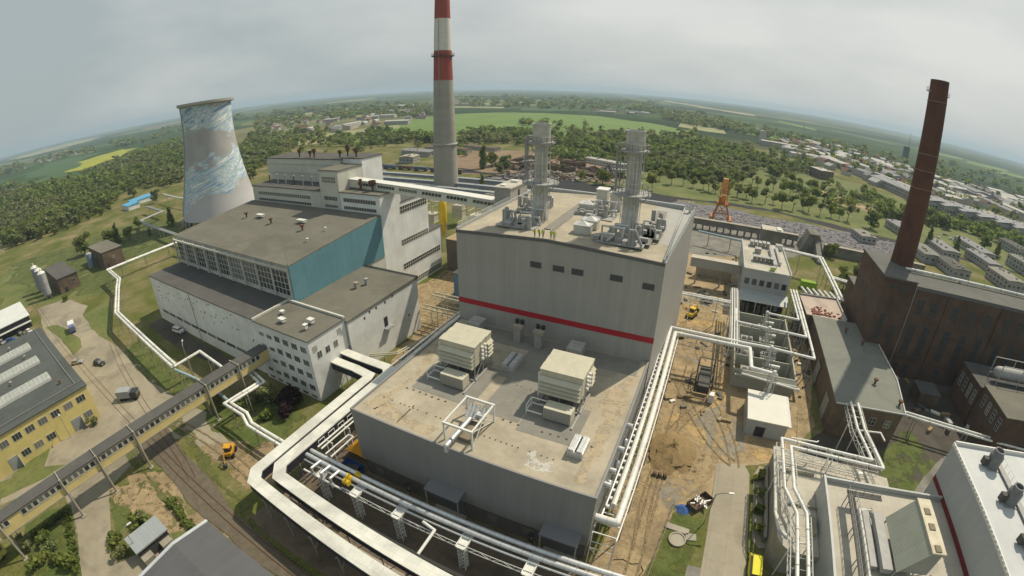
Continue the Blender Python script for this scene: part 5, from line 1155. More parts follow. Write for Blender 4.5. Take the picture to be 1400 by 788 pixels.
t = pipeline('pipe_bridge', 'white lattice pipe bridge spanning the dirt road to the boiler hall', 'pipe bridge', [(-5.5,128.6,9.2),(10.4,128.6,9.2)], .3, double=1.2, legs=9, truss=1.6, legm=WHITEP)
for (x0,x1,y0,y1,lab) in ((-5,9,111,114,''),): pass
# steel structure beside transformers
t = thing('equipment_rack', 'dark steel equipment frame with a white cabinet on the dirt by the rack', 'steel frame', (6,96,0))
b = M()
for y in (92,95.5,99,103):
    for x in (4,8): b.tube((x,y,0),(x,y,4.2),.14,5)
    b.tube((4,y,4.2),(8,y,4.2),.14,5)
for x in (4,8): b.tube((x,92,4.2),(x,103,4.2),.14,5); b.tube((x,92,2),(x,103,3.8),.08,4)
b.build('frame', mat('dark_steel', (.07,.07,.065), .7), t)
b = M(); b.box(4.6,7.4,93,102,.4,2.4); b.build('equipment', mat('dark_steel', (.07,.07,.065)), t)
b = M(); b.box(7.6,8.8,90.2,91.8,0,2.3); b.build('cabinet', WHITEP, t)
b = M(); b.box(2.2,7,90.6,91,1.5,1.8); b.box(2.2,7,89.6,90,1.0,1.3); b.build('beam', WOOD, t)

# control cabin
cc = shed('control_cabin', 'small grey cabin with a bright white flat roof and a dark doorway', 'cabin', 16.4,25.4,82.2,93,4.0,CLADPALE,mat('white_roof_sheet', (.62,.61,.55), .7, .04),over=.15,openings=[('Y-',82.2,18.6,20.8,0,2.6,'door')])
b = M(); b.box(25.5,26.1,81.9,93.2,3.9,4.25); b.build('gutter', FRAME, cc)
# control building with windows, canopy, plant on the roof
cb = thing('control_building', 'two storey grey control building with six square windows and roof plant', 'building', (22,149,0))
b = M(); b.box(14.2,30,149,182,0,12.8); b.build('wall', CLADPALE, cb)
b = M(); b.box(14,30.2,148.8,182.2,12.82,13.1); b.build('roof', MEMB2, cb)
b = M(); b.box(13.9,14.2,148.8,182.2,13.1,13.7); b.box(30,30.3,148.8,182.2,13.1,13.7); b.box(14.2,30,148.75,149,13.1,13.6); b.build('parapet', CLADPALE, cb)
for k in range(6): x = 14.9+k*2.55; win(cb, 'Y-', 149, x, x+1.55, 8.1, 10.1, 2, 2, DARK)
b = M(); b.add([(14,142.6,4.7),(30.4,142.6,4.7),(30.4,148.98,5.9),(14,148.98,5.9),(14,142.6,4.95),(30.4,142.6,4.95),(30.4,148.98,6.15),(14,148.98,6.15)],[(0,3,2,1),(4,5,6,7),(0,1,5,4),(1,2,6,5),(2,3,7,6),(3,0,4,7)]); c_ = b.build('canopy', CLADPALE, cb)
b = M()
for x in (14.3,19.6,24.8,30): b.box(x-.15,x+.15,142.8,143.1,0,4.7)
b.build('column', GREYST, c_)
for x in (15.2,18,21,25,28): b = M(); b.box(x,x+1.8,148.9,148.98,.2,4); b.build('bay_door', DARK, cb)
for x0 in (15.2,16.6,20.4,22.2): b = M(); b.box(x0,x0+1.0,143.3,148.6,.1,3.6); b.build('cabinet_row', mat('dark_steel', (.07,.07,.065)), cb)
def rp(name, label, cat, x, y, sx, sy, sz, m=SILVER, z=13.1, g=None):
    t = thing(name, label, cat, (x,y,z), g); b = M(); b.box(x,x+sx,y,y+sy,z+.3,z+.3+sz); b.build('casing', m, t); b = M(); b.box(x-.1,x+sx+.1,y-.1,y+sy+.1,z+.3+sz,z+.42+sz); b.build('lid', GREYST, t); b = M(); b.box(x+.1,x+sx-.1,y+.1,y+sy-.1,z,z+.3); b.build('kerb', GREYST, t)
for k in range(5): rp('roof_fan_unit', 'dark topped fan unit standing in the row across the control building roof', 'roof fan', 17.4+k*1.5, 158, 1.1, 2.4, 1.5, mat('unit_brown2', (.22,.21,.18)), g='row of fan units on the control building')
for k in range(5): rp('roof_fan_unit', 'fan unit at the far end of the control building roof', 'roof fan', 17+k*1.6, 175+rnd.random(), 1.1, 3, 1.6, mat('unit_grey', (.36,.35,.33)), g='far fan units on the control building')
rp('roof_duct', 'long silver roof duct down the middle of the control building', 'duct', 24.2, 154, 1.2, 20, 1.2, SILVER); rp('roof_duct', 'second long silver duct nearer the transformer side of the control building', 'duct', 26.6, 158, .8, 18, .9, WHITEP)
rp('air_handler', 'pale square air handler near the centre of the control building roof', 'air handler', 18.4, 167, 2.2, 2.4, 1.6, CONC); rp('air_handler', 'lime green unit near the front edge of the control building roof', 'air handler', 23, 151, 1.6, 1.4, 1.0, LIME); rp('air_handler', 'white box at the back right of the control building roof', 'air handler', 27, 176, 2.6, 2.2, 1.6, WHITEP)
t = shed('transfer_building', 'plain grey transfer building behind the control building', 'building', 24.4,34,208,216,12,CONCD,MEMB2,over=.1)
b = M(); b.box(31.2,33,209,212,12.3,12.9); b.box(31.2,33,212.6,214,12.3,12.9); b.build('skylight', WHITEP, t)
lg = thing('link_gallery', 'grey clad link gallery bridging from the boiler hall to the control building', 'gallery', (4,161,0)); b = M(); b.box(-4.3,14.15,159.5,162.7,6.8,10); b.build('wall', CLAD, lg); b = M(); b.box(-4.3,14.15,159.3,162.9,10.02,10.25); b.build('roof', MEMB2, lg)
b = M(); b.box(-2,-1.4,160.8,161.4,0,6.8); b.box(7,7.6,160.8,161.4,0,6.8); b.build('support', CONC, lg)
t = thing('long_trough', 'long white covered channel behind the link gallery', 'channel', (5,170,0)); b = M(); b.box(-2,11.8,168.6,170.4,5.8,6.8); b.build('cover', WHITEP, t); b = M(); b.box(-1.8,11.6,168.8,170.2,0,5.8); b.build('base_wall', CONC, t)
pipeline('steam_pipe', 'pale blue pipe far behind the dirt yard from the boiler hall to the control building', 'pipe', [(-4.2,209,6),(16,205,6),(16.5,184,6)], .5, m=mat('pale_blue_pipe', (.30,.40,.42)), legs=10, legm=GREYST)
pipeline('steam_pipe', 'white pipe looping round the yard behind the pale roofed annex', 'pipe', [(31,183,9),(31.5,194,9),(49,191,9),(49.4,150,8)], .45, double=1.4, legs=12, legm=GREYST)
pipeline('steam_pipe', 'pair of short white pipes leading off towards the trees behind the brick mill', 'pipe', [(49.4,172,8),(58,170,8)], .45, double=1.6, legs=6, legm=GREYST)
for k in range(6):
    t = thing('cooling_tube', 'white upright tube in the row behind the beige roofed annex', 'pipe', (36+k*2.1,154.8,0), 'row of white tubes behind the annex'); b = M(); b.path([(36+k*2.1,156.8,7.6),(37.2+k*2.1,151.5,7.6)],.42,8); b.build('tube', WHITEP, t, smooth=True); b = M(); b.tube((36.5+k*2.1,154.6,0),(36.5+k*2.1,154.6,7.4),.2,6); b.build('stand', GREYST, t)

# ------------------------------------------------------------------ flat roofed brick hall, annex and brick mill
fh = thing('flat_roofed_hall', 'brown brick hall with a large plain green grey flat roof in the alley', 'industrial hall', (44,105,0))
poly = [(35.8,88),(52.3,88.4),(54.3,102.5),(53.9,120.6),(49.7,120.8),(49.7,131.6),(36.2,131.6)]
b = M(); b.prism(poly,0,8.5); b.build('wall', BRICKB, fh)
cxp = sum(p[0] for p in poly)/7; cyp = sum(p[1] for p in poly)/7
b = M(); b.prism([(p[0]+(.35 if p[0]>cxp else -.35),p[1]+(.35 if p[1]>cyp else -.35)) for p in poly],8.52,8.85); b.build('roof', GREENROOF, fh)
b = M(); b.path([(52.7,88.2,9.0),(54.7,102.5,9.0),(54.3,120.5,9.0)],.18,6); b.path([(35.5,87.7,8.95),(52.6,88.1,8.95)],.14,6); b.build('gutter', FRAME, fh)
for x in (39,44.8,48.6): win(fh, 'Y-', 88.1, x, x+1.6, 4.6, 6.6, 2, 2)
for y in (93,108): b = M(); b.box(35.68,35.78,y,y+4,.1,5.6); b.build('gate', mat('pale_gate', (.3,.29,.26)), fh)
for x, y, l_ in ((44.8,124.0,'dark vent pipe on the green grey roof near the annex'),(48.6,118.2,'dark vent pipe on the green grey roof in the shadow of the brick mill'),(47.5,99,'thin vent pipe in the middle of the green grey roof'),(52,91.5,'dark vent pipe at the front right corner of the green grey roof')):
    mushroom(x, y, 8.85, l_, 1.5, STEELRED, 'vent_pipe')
an = thing('annex_hall', 'low annex with a pinkish beige roof strewn with bricks', 'building', (40,140,0))
b = M(); b.prism([(34.2,131.8),(46.3,131.8),(46.5,147.5),(33.9,146)],0,8.6); b.build('wall', BRICKB, an)
b = M(); b.prism([(34,131.65),(46.6,131.65),(46.8,147.8),(33.6,146.2)],8.62,8.9); b.build('roof', mat('pink_beige_roof', (.46,.38,.32), .9, .12, .3, stain=.2), an)
b = M(); b.box(46.5,46.9,131.7,147.8,8.9,9.5); b.prism([(33.6,145.9),(46.8,147.5),(46.8,147.8),(33.6,146.2)],8.9,9.5); b.build('parapet', GREYST, an)
t = thing('brick_rubble', 'scattered red brick rubble on the beige annex roof', 'rubble', (40,136,8.9)); b = M()
for k in range(60): x = 36+abs(rnd.gauss(0,2.6)) if k % 2 else 36+rnd.random()*9; y = 132.6+abs(rnd.gauss(0,2.2)); b.rbox((min(45.5,x),min(144,y),8.98+rnd.random()*.2),(.4+rnd.random()*.5,.3+rnd.random()*.3,.25),rnd.random()*3)
b.build('rubble_pieces', mat('brick_rubble', (.25,.09,.06), .9, .4, 2), t, kind='stuff')

bm_ = thing('brick_mill', 'huge dark red brick boiler house with tall window strips, in shade', 'brick building', (75,121,0))
b = M(); b.box(50,59.6,121,144.2,0,28); b.build('wall', BRICK, bm_)
b = M(); b.box(49.8,59.8,120.8,144.4,28.02,28.4); b.build('roof', mat('flat_dark_roof', (.12,.12,.11), .95, .12, .15), bm_)
b = M(); b.box(59.65,140,121.2,133.4,0,27.0); b.build('wall', BRICK, bm_)
b = M(); b.box(59.85,140.3,121,133.6,27.02,27.35); b.build('roof', mat('flat_dark_roof', (.12,.12,.11)), bm_)
b = M(); b.box(59.9,140.3,121.0,121.25,26.4,27.0); b.build('cornice', mat('dark_trim', (.12,.12,.12)), bm_)
b = M(); b.box(50.2,58,144.4,153,0,16); b.build('wall', BRICK, bm_); b = M(); b.box(50,58.2,144.45,153.2,16.02,16.3); b.build('roof', TAR, bm_)
WD = mat('dirty_window', (.05,.052,.05), .4, .3, 1); WF = mat('old_window_frame', (.13,.115,.095), .8, .2)
for x0 in (61.5,66,73,78.5,84,91,96,101,108,114,120,127,133):
    win(bm_, 'Y-', 121.2, x0, x0+2.2, 7, 16.5, 3, 7, WF, gl=WD)
    win(bm_, 'Y-', 121.2, x0, x0+2.2, 19.5, 23.8, 3, 3, WF, gl=WD)
for x0 in (61,64.5,70,75,82,88): win(bm_, 'Y-', 121.2, x0, x0+1.8, 1.2, 4.5, 2, 2, WF, gl=WD)
for x0 in (51.8,55.6): win(bm_, 'Y-', 121, x0, x0+1.8, 25.2, 26.8, 2, 2, WF, gl=WD)
win(bm_, 'Y-', 121, 55.6, 57.6, 10.5, 15, 2, 4, WF, gl=WD); win(bm_, 'Y-', 121, 52, 53.6, 10.5, 18, 2, 6, WF, gl=WD)
for y0 in (123.5,128,132.5,137,141): win(bm_, 'X-', 50, y0, y0+1.6, 16.5, 21, 2, 4, WF, gl=WD)
for x0 in (70.3,88.4,104.5): b = M(); b.box(x0,x0+.7,120.85,121.18,0,26.3); b.build('pilaster', BRICK, bm_)
b = M(); b.tube((59.7,120.8,0),(59.7,120.8,27.8),.1,6); b.build('downpipe', GREYST, bm_)
pipeline('roof_pipe', 'white pipe lying along the back edge of the brick mill roof', 'pipe', [(60,132.6,28.2),(139,132.6,28.2)], .42, legs=0)
pipeline('roof_pipe', 'pipe coming from the low buildings over the edge of the brick mill roof', 'pipe', [(79,132.5,28),(80,150,18),(74,176,9)], .4, legs=0)
bc = thing('brick_chimney', 'tapering dark red brick chimney rising behind the brick mill', 'chimney', (60.2,136.9,0))
b = M(); rr = lambda z: 3.5-(z-28)*.0165
b.lathe(60.2,136.9,[(rr(z)+(1.2 if z < 3 else 0),z) for z in (0,14,28,45,60,74,80.4)]+[(2.1,80.4),(2.1,76)],36); b.build('shaft', BRICKC, bc, smooth=True)
for z in (50.5,55.5,60,74.5): b = M(); b.lathe(60.2,136.9,[(rr(z)+.02,z),(rr(z)+.12,z+.03),(rr(z)+.12,z+.22),(rr(z)+.02,z+.25)],36); b.build('iron_band', mat('iron_band', (.20,.14,.11), .6), bc)
b = M(); b.box(56.8,57.8,136.2,137.6,77.0,77.3); b.rail([(56.8,136.2,77.3),(56.8,137.6,77.3)],.9,.8,.05); b.box(62.6,63.4,136.2,137.6,76.4,76.6); b.rail([(63.4,136.2,76.6),(63.4,137.6,76.6)],.9,.8,.05); b.build('bracket', GREYST, bc)
# small brick block to the right
sb = shed('brick_office', 'narrow brick office block with two rows of white framed windows', 'brick building', 80,110,89.5,103,12,BRICK,TAR,over=.2)
for k in range(4): y = 90.5+k*3.1; win(sb, 'X-', 80, y, y+1.4, 7.4, 10.6, 2, 3, FRAME)
sb2 = shed('brick_office', 'lower brick block with a dark roof behind the narrow office, white framed windows', 'brick building', 79.5,112,103.4,116,11,BRICK,TARD,over=.2)
for k in range(4): y = 104.2+k*2.9; win(sb2, 'X-', 79.5, y, y+1.4, 5.4, 9.2, 2, 3, FRAME)
t = thing('pressure_tank', 'grey horizontal tank inside a steel frame on the low brick block', 'tank', (92,108,11.3)); b = M(); b.tube((86,108,14),(99,108,14),1.6,16); b.ball((86,108,14),1.6,12,8); b.build('tank', GREYST, t, smooth=True)
b = M()
for x in (85,92,99):
    for y in (105.6,110.4): b.tube((x,y,11.3),(x,y,17),.14,5)
for y in (105.6,110.4): b.tube((85,y,17),(99,y,17),.14,5); b.tube((85,y,12.5),(99,y,12.5),.12,5)
b.build('frame', GREYST, t)
shed('alley_hut', 'small brick hut with an awning against the dark brick mill', 'hut', 66,72,108,114,3.6,BRICKB,TARD)
pipeline('heating_pipeline', 'double white pipeline from the flat roofed hall across the alley to the right', 'pipeline', [(52.8,95.6,5.0),(80,90.6,5.0),(100,88,5.0)], .3, double=1.3, legs=12)

# ------------------------------------------------------------------ front right: second generator hall
wh = thing('generator_hall', 'tall pale grey generator hall with a white flat roof and a dark red stripe', 'industrial hall', (66,40,0))
b = M(); b.box(53,88,10,68.1,0,17.4); b.build('wall', CLADPALE, wh)
b = M(); b.box(53.1,87.9,10.1,68,17.4,17.6); b.build('roof', mat('white_membrane', (.52,.54,.54), .8, .05, .2, seam=('roof', 1.6, 30, .03, 0), seam_dark=.88, stain=.06), wh)
b = M(); b.box(52.85,53.1,10,68.2,17.3,18.0); b.box(53.15,88,67.95,68.25,17.3,18.3); b.build('parapet', WHITEP, wh)
b = M(); b.box(52.9,52.98,10,68,9.3,10.3); b.build('red_stripe', mat('dark_red_stripe', (.16,.02,.02)), wh)
b = M()
for k in range(60): y = 11+k*.95; b.box(52.7,52.84,y,y+.35,17.5,17.9)
b.build('fixing_clips', WHITEP, wh, kind='stuff')
def roof_fan(x, y, label):
    t = thing('exhaust_fan', label, 'exhaust fan', (x,y,17.6), 'exhaust fans along the white roof')
    b = M(); b.tube((x,y,17.7),(x,y,20.2),1.3,18); b.lathe(x,y,[(1.3,20.2),(1.0,20.6),(1.0,21.2),(.75,21.2),(.75,20)],18); b.build('housing', mat('dark_fan_grey', (.17,.175,.175), .6, .2, 2), t, smooth=True)
    b = M(); b.box(x-2.4,x-1,y-.5,y+.5,18,19.4); b.build('motor', mat('dark_steel', (.07,.07,.065)), t)
    b = M(); b.box(x-1.3,x+1.3,y-1.3,y+1.3,17.6,17.75); b.build('base', GREYST, t)
for k, y in enumerate((63.4,54.8,46.2)): roof_fan(59.3, y, ['round dark exhaust fan at the far end of the white roof','round dark exhaust fan in the middle of the line on the white roof','round dark exhaust fan nearest the picture corner on the white roof'][k])
t = thing('roof_walkway', 'ribbed cable walkway with a railing linking the exhaust fans on the white roof', 'walkway', (61,54,17.6)); b = M(); b.box(60.6,61.8,30,67,17.9,18.1)
for k in range(18): y = 31+k*2; b.box(60.5,61.9,y,y+.15,17.62,17.9)
b.build('deck', GREYST, t); b = M(); b.rail([(62.2,30,17.7),(62.2,66,17.7)],1.2,1.5,.05); b.build('railing', WHITEP, t)
gh = thing('compressor_hall', 'low hall with a cream tiled membrane roof behind a pale grey parapet', 'industrial hall', (40,45,0))
b = M(); b.box(29,52.95,10,62.6,0,9.0); b.build('wall', CLADPALE, gh); b = M(); b.box(29.3,52.95,10,62.3,9.0,9.1); b.build('roof', MEMB2, gh)
b = M(); b.box(28.9,29.3,10,62.7,8.6,10.3); b.box(29.35,52.95,62.3,62.7,8.6,10.1); b.build('parapet', CLADPALE, gh)
lo = thing('lower_annex', 'low rounded corner annex with a pale beige roof and concrete wall', 'building', (25,60,0))
poly = [(21.8,73.2),(21.8,52)]+[(25.3-3.5*math.cos(a),52-3.5*math.sin(a)) for a in [i*math.pi/12 for i in range(1,7)]]+[(28.95,48.5),(28.95,62.9),(45,62.9),(45,70),(34,72)]
b = M(); b.prism(poly,0,5.6); b.build('wall', CONC, lo); b = M(); b.prism([(p[0]-.01,p[1]) for p in poly],5.6,5.8); b.build('roof', MEMB2, lo)
b = M(); b.box(28.0,28.4,52.5,56,5.8,6.6); b.box(23.5,29,66.4,66.8,5.8,6.4); b.box(23.5,29,58.4,58.7,5.8,6.3); b.build('upstand', CONC, lo)
b = M(); b.path([(21.4,72.6,5.9),(21.4,56,5.9),(22.0,52.6,5.9),(24.2,50.6,5.9)],.28,8); b.build('gutter', WHITEP, lo, smooth=True)
pipeline('pipe_bridge', 'white twin pipe bridge on trusses leading back to the flat roofed brick hall', 'pipe bridge', [(24.2,20,9.5),(24.6,53.4,9.5),(22.6,58.6,9.5),(22.5,70.2,9.5),(41,69,9.5),(39.4,79,9.5),(39.6,88,9.5)], .3, double=1.7, legs=13, truss=1.2, legm=WHITEP)
pipeline('pipe_run', 'thin white pipe loop at the corner of the twin pipe bridge', 'pipe', [(23.4,71.4,9.9),(28.6,71.6,9.9),(29.2,72.6,9.4)], .14, legs=0)
pipeline('pipe_run', 'white pipe loop in the alley in front of the flat roofed hall', 'pipe', [(41,84,5.5),(47,84.6,5.5),(47.4,82,5.5)], .22, legs=5)
# big intake housing on legs
iu = thing('intake_housing', 'big weathered intake housing with a ribbed green sloping side, tilted beside the generator hall', 'air intake', (41,49,9.1))
RIB = mat('ribbed_green_sheet', (.36,.38,.31), .6, .06, .5, seam=('roof', 60, .38, .08, 0), seam_dark=.7)
b = M(); b.add([(38.6,43.6,11.6),(43.6,43.6,11.6),(43.6,53.6,11.6),(38.6,53.6,11.6),(41.4,43.6,16.2),(43.6,43.6,16.2),(43.6,53.6,16.2),(41.4,53.6,16.2)],[(0,3,2,1),(0,1,5,4),(1,2,6,5),(2,3,7,6)]); b.build('body', mat('grey_green_panel', (.28,.29,.26), .6, .1), iu)
b = M(); b.add([(38.4,43.4,11.6),(38.4,53.8,11.6),(41.5,53.8,16.4),(41.5,43.4,16.4),(38.6,43.4,11.5),(38.6,53.8,11.5),(41.7,53.8,16.25),(41.7,43.4,16.25)],[(0,3,2,1),(4,5,6,7),(0,1,5,4),(3,7,6,2),(0,4,7,3),(1,2,6,5)]); b.build('ribbed_side', RIB, iu)
b = M(); b.box(41.5,43.9,43.3,53.9,16.42,16.7); b.build('top_cover', mat('stained_cream', (.55,.50,.38), .8, .15, .6, stain=.2), iu)
for y in (43.6,47.6,50.6):
    b = M(); b.box(42.1,43.1,y,y+1.2,16.7,16.85); b.build('hatch', mat('unit_brown', (.20,.17,.12)), iu)
b = M()
for x in (38.6,41.6,44.6):
    for y in (43.8,48.6,53.4): b.tube((x,y,9.1),(x,y,11.6),.14,5)
b.tube((38.6,43.8,9.2),(43.6,43.8,11.6),.1,4); b.build('frame', GREYST, iu)
b = M(); b.box(36.6,38.3,44,55,10.2,11.2); b.box(35.2,36.4,45,56,9.4,10.2); b.build('step_deck', GREYST, iu)
t = thing('service_platform', 'dark steel service platform with railings on the cream tiled roof', 'platform', (34,50,9.1)); b = M(); b.box(32.2,33.4,38,58.6,11.4,11.6); b.box(33.4,38.5,57.4,58.6,11.4,11.6); b.build('deck', mat('dark_steel', (.07,.07,.065)), t)
b = M(); b.rail([(32.2,38,11.6),(32.2,58.6,11.6),(38.5,58.6,11.6)],1.1,1.5,.05); b.rail([(33.4,38,11.6),(33.4,57.4,11.6)],1.1,1.5,.05); b.build('railing', GREYST, t)
b = M()
for y in (39,45,51,57.8): b.tube((32.4,y,9.1),(32.4,y,11.4),.1,5); b.tube((33.2,y,9.1),(33.2,y,11.4),.1,5)
b.build('leg', GREYST, t)
b = M(); b.path([(34.8,40,10),(34.8,56,10),(37.2,56.6,10)],.3,8); b.build('green_white_pipe', WHITEP, t, smooth=True)
t = thing('roof_lamp', 'thin lamp pole leaning at the corner of the service platform', 'lamp', (32.2,58.8,11.6)); b = M(); b.path([(32.3,58.7,11.6),(33.4,60,14.2)],.05,5); b.build('pole', GREYST, t); b = M(); b.box(33.2,34,59.8,60.3,14.2,14.4); b.build('lamp_head', WHITEP, t)
b_t = shed('cable_trench_wall', 'low long concrete wall between the slab road and the rounded annex', 'wall', 21.0,21.5,54,72,1.4,CONCD,CONC,over=.02)

# ------------------------------------------------------------------ left of boiler hall: blue building, racks, coal plant
shed('blue_building', 'small pale blue clad building tucked between the power station and the boiler hall', 'building', -72,-52,111,126,9.5,mat('pale_blue_cladding', (.13,.22,.34), .6, .06),TARD,openings=[('Y-',111,-67,-66.2,6,7,'door'),('Y-',111,-63.5,-63,3,3.8,'door')])
shed('grey_link_building', 'dark grey building under the conveyor gallery', 'building', -88,-58,132,160,12,mat('brown_sheet', (.15,.13,.11), .8, .15),mat('tan_roof', (.33,.25,.15), .9, .12, .2))
pipeline('pipe_bridge', 'cream pipe bridge from the annex end wall to the boiler hall, upper one', 'pipe bridge', [(-71.5,99,7.8),(-49.2,99,7.8)], .24, double=1.8, legs=7, truss=1.6, legm=mat('cream_steel', (.50,.48,.36), .6, .08), m=mat('cream_steel', (.50,.48,.36)))
pipeline('pipe_bridge', 'cream pipe bridge from the annex end wall to the boiler hall, lower one', 'pipe bridge', [(-71.5,93.6,6.2),(-49.2,93.6,6.2)], .22, double=2.0, legs=7, truss=1.4, legm=mat('cream_steel', (.50,.48,.36)), m=mat('cream_steel', (.50,.48,.36)))
pipeline('pipe_run', 'cream handrailed pipes at the foot of the annex gable', 'pipe', [(-71.6,70,3.2),(-66,74,3.2),(-64,84,3.2),(-60,88,3.2)], .18, double=.8, legs=5, legm=mat('cream_steel', (.50,.48,.36)), m=mat('cream_steel', (.50,.48,.36)))
t = thing('steel_stair', 'yellowish steel stair leaning on the left corner of the boiler hall', 'stair', (-51,92,0)); b = M()
for s_ in (0,1.2): b.tube((-57,92+s_,.2),(-50,92+s_,9.5),.14,4)
for k in range(20): b.rbox((-57+k*.36,92.6,.4+k*.47),(.35,1.2,.05))
b.build('flight', mat('cream_steel', (.50,.48,.36)), t); b = M(); b.rail([(-57,92,1.2),(-50,92,10.5)],.0,2,.05); b.build('handrail', YEL, t)
t = thing('yellow_bin', 'tall bright yellow hopper behind the stepped white wall', 'hopper', (-102,150,0)); b = M(); b.lathe(-101,150,[(.5,6),(1.6,12),(1.6,20),(1.0,21.5),(.3,22)],14); b.build('hopper', YEL, t, smooth=True); b = M()
for a in range(4): b.tube((-101+1.5*math.cos(a*1.57),150+1.5*math.sin(a*1.57),0),(-101+1.5*math.cos(a*1.57),150+1.5*math.sin(a*1.57),12),.2,5)
b.build('leg', GREYST, t)
CS = mat('cream_steel', (.50,.48,.36))
for k in range(7):
    x, y = -122+k*8, 172+(k % 3)*12
    t = thing('filter_unit', ['first','second','third','fourth','fifth','sixth','seventh'][k]+' cream framed filter unit behind the conveyor, counted from the yellow hopper', 'filter unit', (x,y,0), 'cream filter units behind the conveyor')
    b = M(); b.box(x-2.4,x+2.4,y-2.4,y+2.4,4,8+(k % 2)*2); b.build('casing', mat('cream_filter_panels', (.56,.545,.45)), t)
    b = M()
    for i in (-2.6,2.6):
        for j in (-2.6,2.6): b.tube((x+i,y+j,0),(x+i,y+j,12),.18,5)
    for z in (4,8,12):
        for (a,c) in (((-2.6,-2.6),(2.6,-2.6)),((2.6,-2.6),(2.6,2.6)),((2.6,2.6),(-2.6,2.6)),((-2.6,2.6),(-2.6,-2.6))): b.tube((x+a[0],y+a[1],z),(x+c[0],y+c[1],z),.14,4)
    b.build('frame', CS, t)
    b = M(); b.path([(x,y,8),(x,y,13.5),(x+4,y,13.5),(x+4,y,9)],.4,8); b.build('duct', CS, t, smooth=True)
for k, (y, x0, x1) in enumerate(((232,-260,-60),(246,-300,-60),(262,-330,-110))):
    t = thing('coal_conveyor', ['low covered conveyor with a pale roof nearest the conveyor gallery','low covered conveyor with a pale roof in the middle of the coal yard','low covered conveyor with a pale roof farthest back beside the chimney'][k], 'conveyor', (x0,y,0))
    b = M(); b.box(x0,x1,y,y+3,3.4,5.2); b.build('housing', mat('blue_grey_sheet', (.22,.24,.30), .6, .1), t)
    b = M(); b.box(x0,x1,y-.3,y+3.3,5.22,5.4); b.build('roof', mat('pale_grey_sheet', (.30,.33,.34)), t)
    n_ = int((x1-x0)/12)
    b = M()
    for i in range(n_): x = x0+6+i*12; b.tube((x,y+.2,0),(x,y+.2,3.4),.2,5); b.tube((x,y+2.8,0),(x,y+2.8,3.4),.2,5)
    b.build('trestle', GREYST, t)
t = thing('retaining_wall', 'long concrete trestle wall along the edge of the ash field', 'wall', (20,256,0)); b = M(); b.box(-11,46,234,236,2.6,5.4); b.build('deck', CONCD, t); b = M(); b.box(-11,46,233.6,236.4,5.42,5.7); b.build('coping', CONC, t)
for k in range(16): b = M(); b.box(-10.5+k*3.6,-9.7+k*3.6,234.1,235.9,0,2.6); b.build('pier', CONCD, t)
t = thing('retaining_wall', 'second stretch of concrete trestle wall nearer the brick chimney', 'wall', (85,249,0)); b = M(); b.box(59,114,229,231,0,4.6); b.build('deck', CONCD, t); b = M(); b.box(59,114,228.6,231.4,4.62,4.9); b.build('coping', CONC, t)
t = thing('coal_bunker', 'dark concrete coal bunker with sloping shoulders between the two trestle walls', 'bunker', (57,252,0)); b = M(); b.add([(46.2,226,0),(58.8,226,0),(58.8,237,0),(46.2,237,0),(50,226,9.5),(55,226,9.5),(55,237,9.5),(50,237,9.5)],[(0,3,2,1),(4,5,6,7),(0,1,5,4),(1,2,6,5),(2,3,7,6),(3,0,4,7)]); b.build('body', CONCD, t)
b = M(); b.prism([(53,211),(55.4,211),(55.4,225.9),(53,225.9)],0,2,ztop=[1,1,7,7]); b.build('chute', CONCD, t)
cr = thing('ship_crane', 'bright orange bucket wheel machine standing on the ash field', 'crane', (6,262,0))
OR2 = mat('orange_machine', (.42,.15,.03), .6, .25, 1)
b = M()
for x in (1,11):
    for y in (258.6,266): b.tube((x,y,0),(x+(3 if x < 5 else -3),y,9),.35,5)
    b.box(x-1,x+1,257,268,.0,1.2)
for z in (4,9): b.tube((2,258.6,z),(10,258.6,z),.25,4); b.tube((2,266,z),(10,266,z),.25,4)
b.tube((1,258.6,0),(8,258.6,9),.2,4); b.tube((11,258.6,0),(4,258.6,9),.2,4); b.build('portal', OR2, cr)
b = M(); b.box(2.5,9.5,258.5,266,9,9.5); b.box(3.5,5,259,262,9.5,13); b.rail([(2.5,258.5,9.5),(9.5,258.5,9.5),(9.5,266,9.5)],1.2,1.4,.1); b.rail([(3,259,16),(9,259,16)],1.2,1.4,.1); b.build('deck', OR2, cr)
b = M(); b.box(5,7.4,258.8,262,9.5,14); b.build('cabin', ORANGE, cr)
b = M(); b.box(4.6,7.6,259,261.4,15,23.5); b.build('boom_housing', mat('pale_orange', (.65,.30,.08), .5, .12), cr)
b = M()
for x in (3.9,8.3): b.tube((x,259,9.5),(x,259,22),.18,4)
for k in range(5): b.tube((3.9,259,10+k*2.4),(8.3,259,12.4+k*2.4),.12,4)
b.build('mast', OR2, cr)

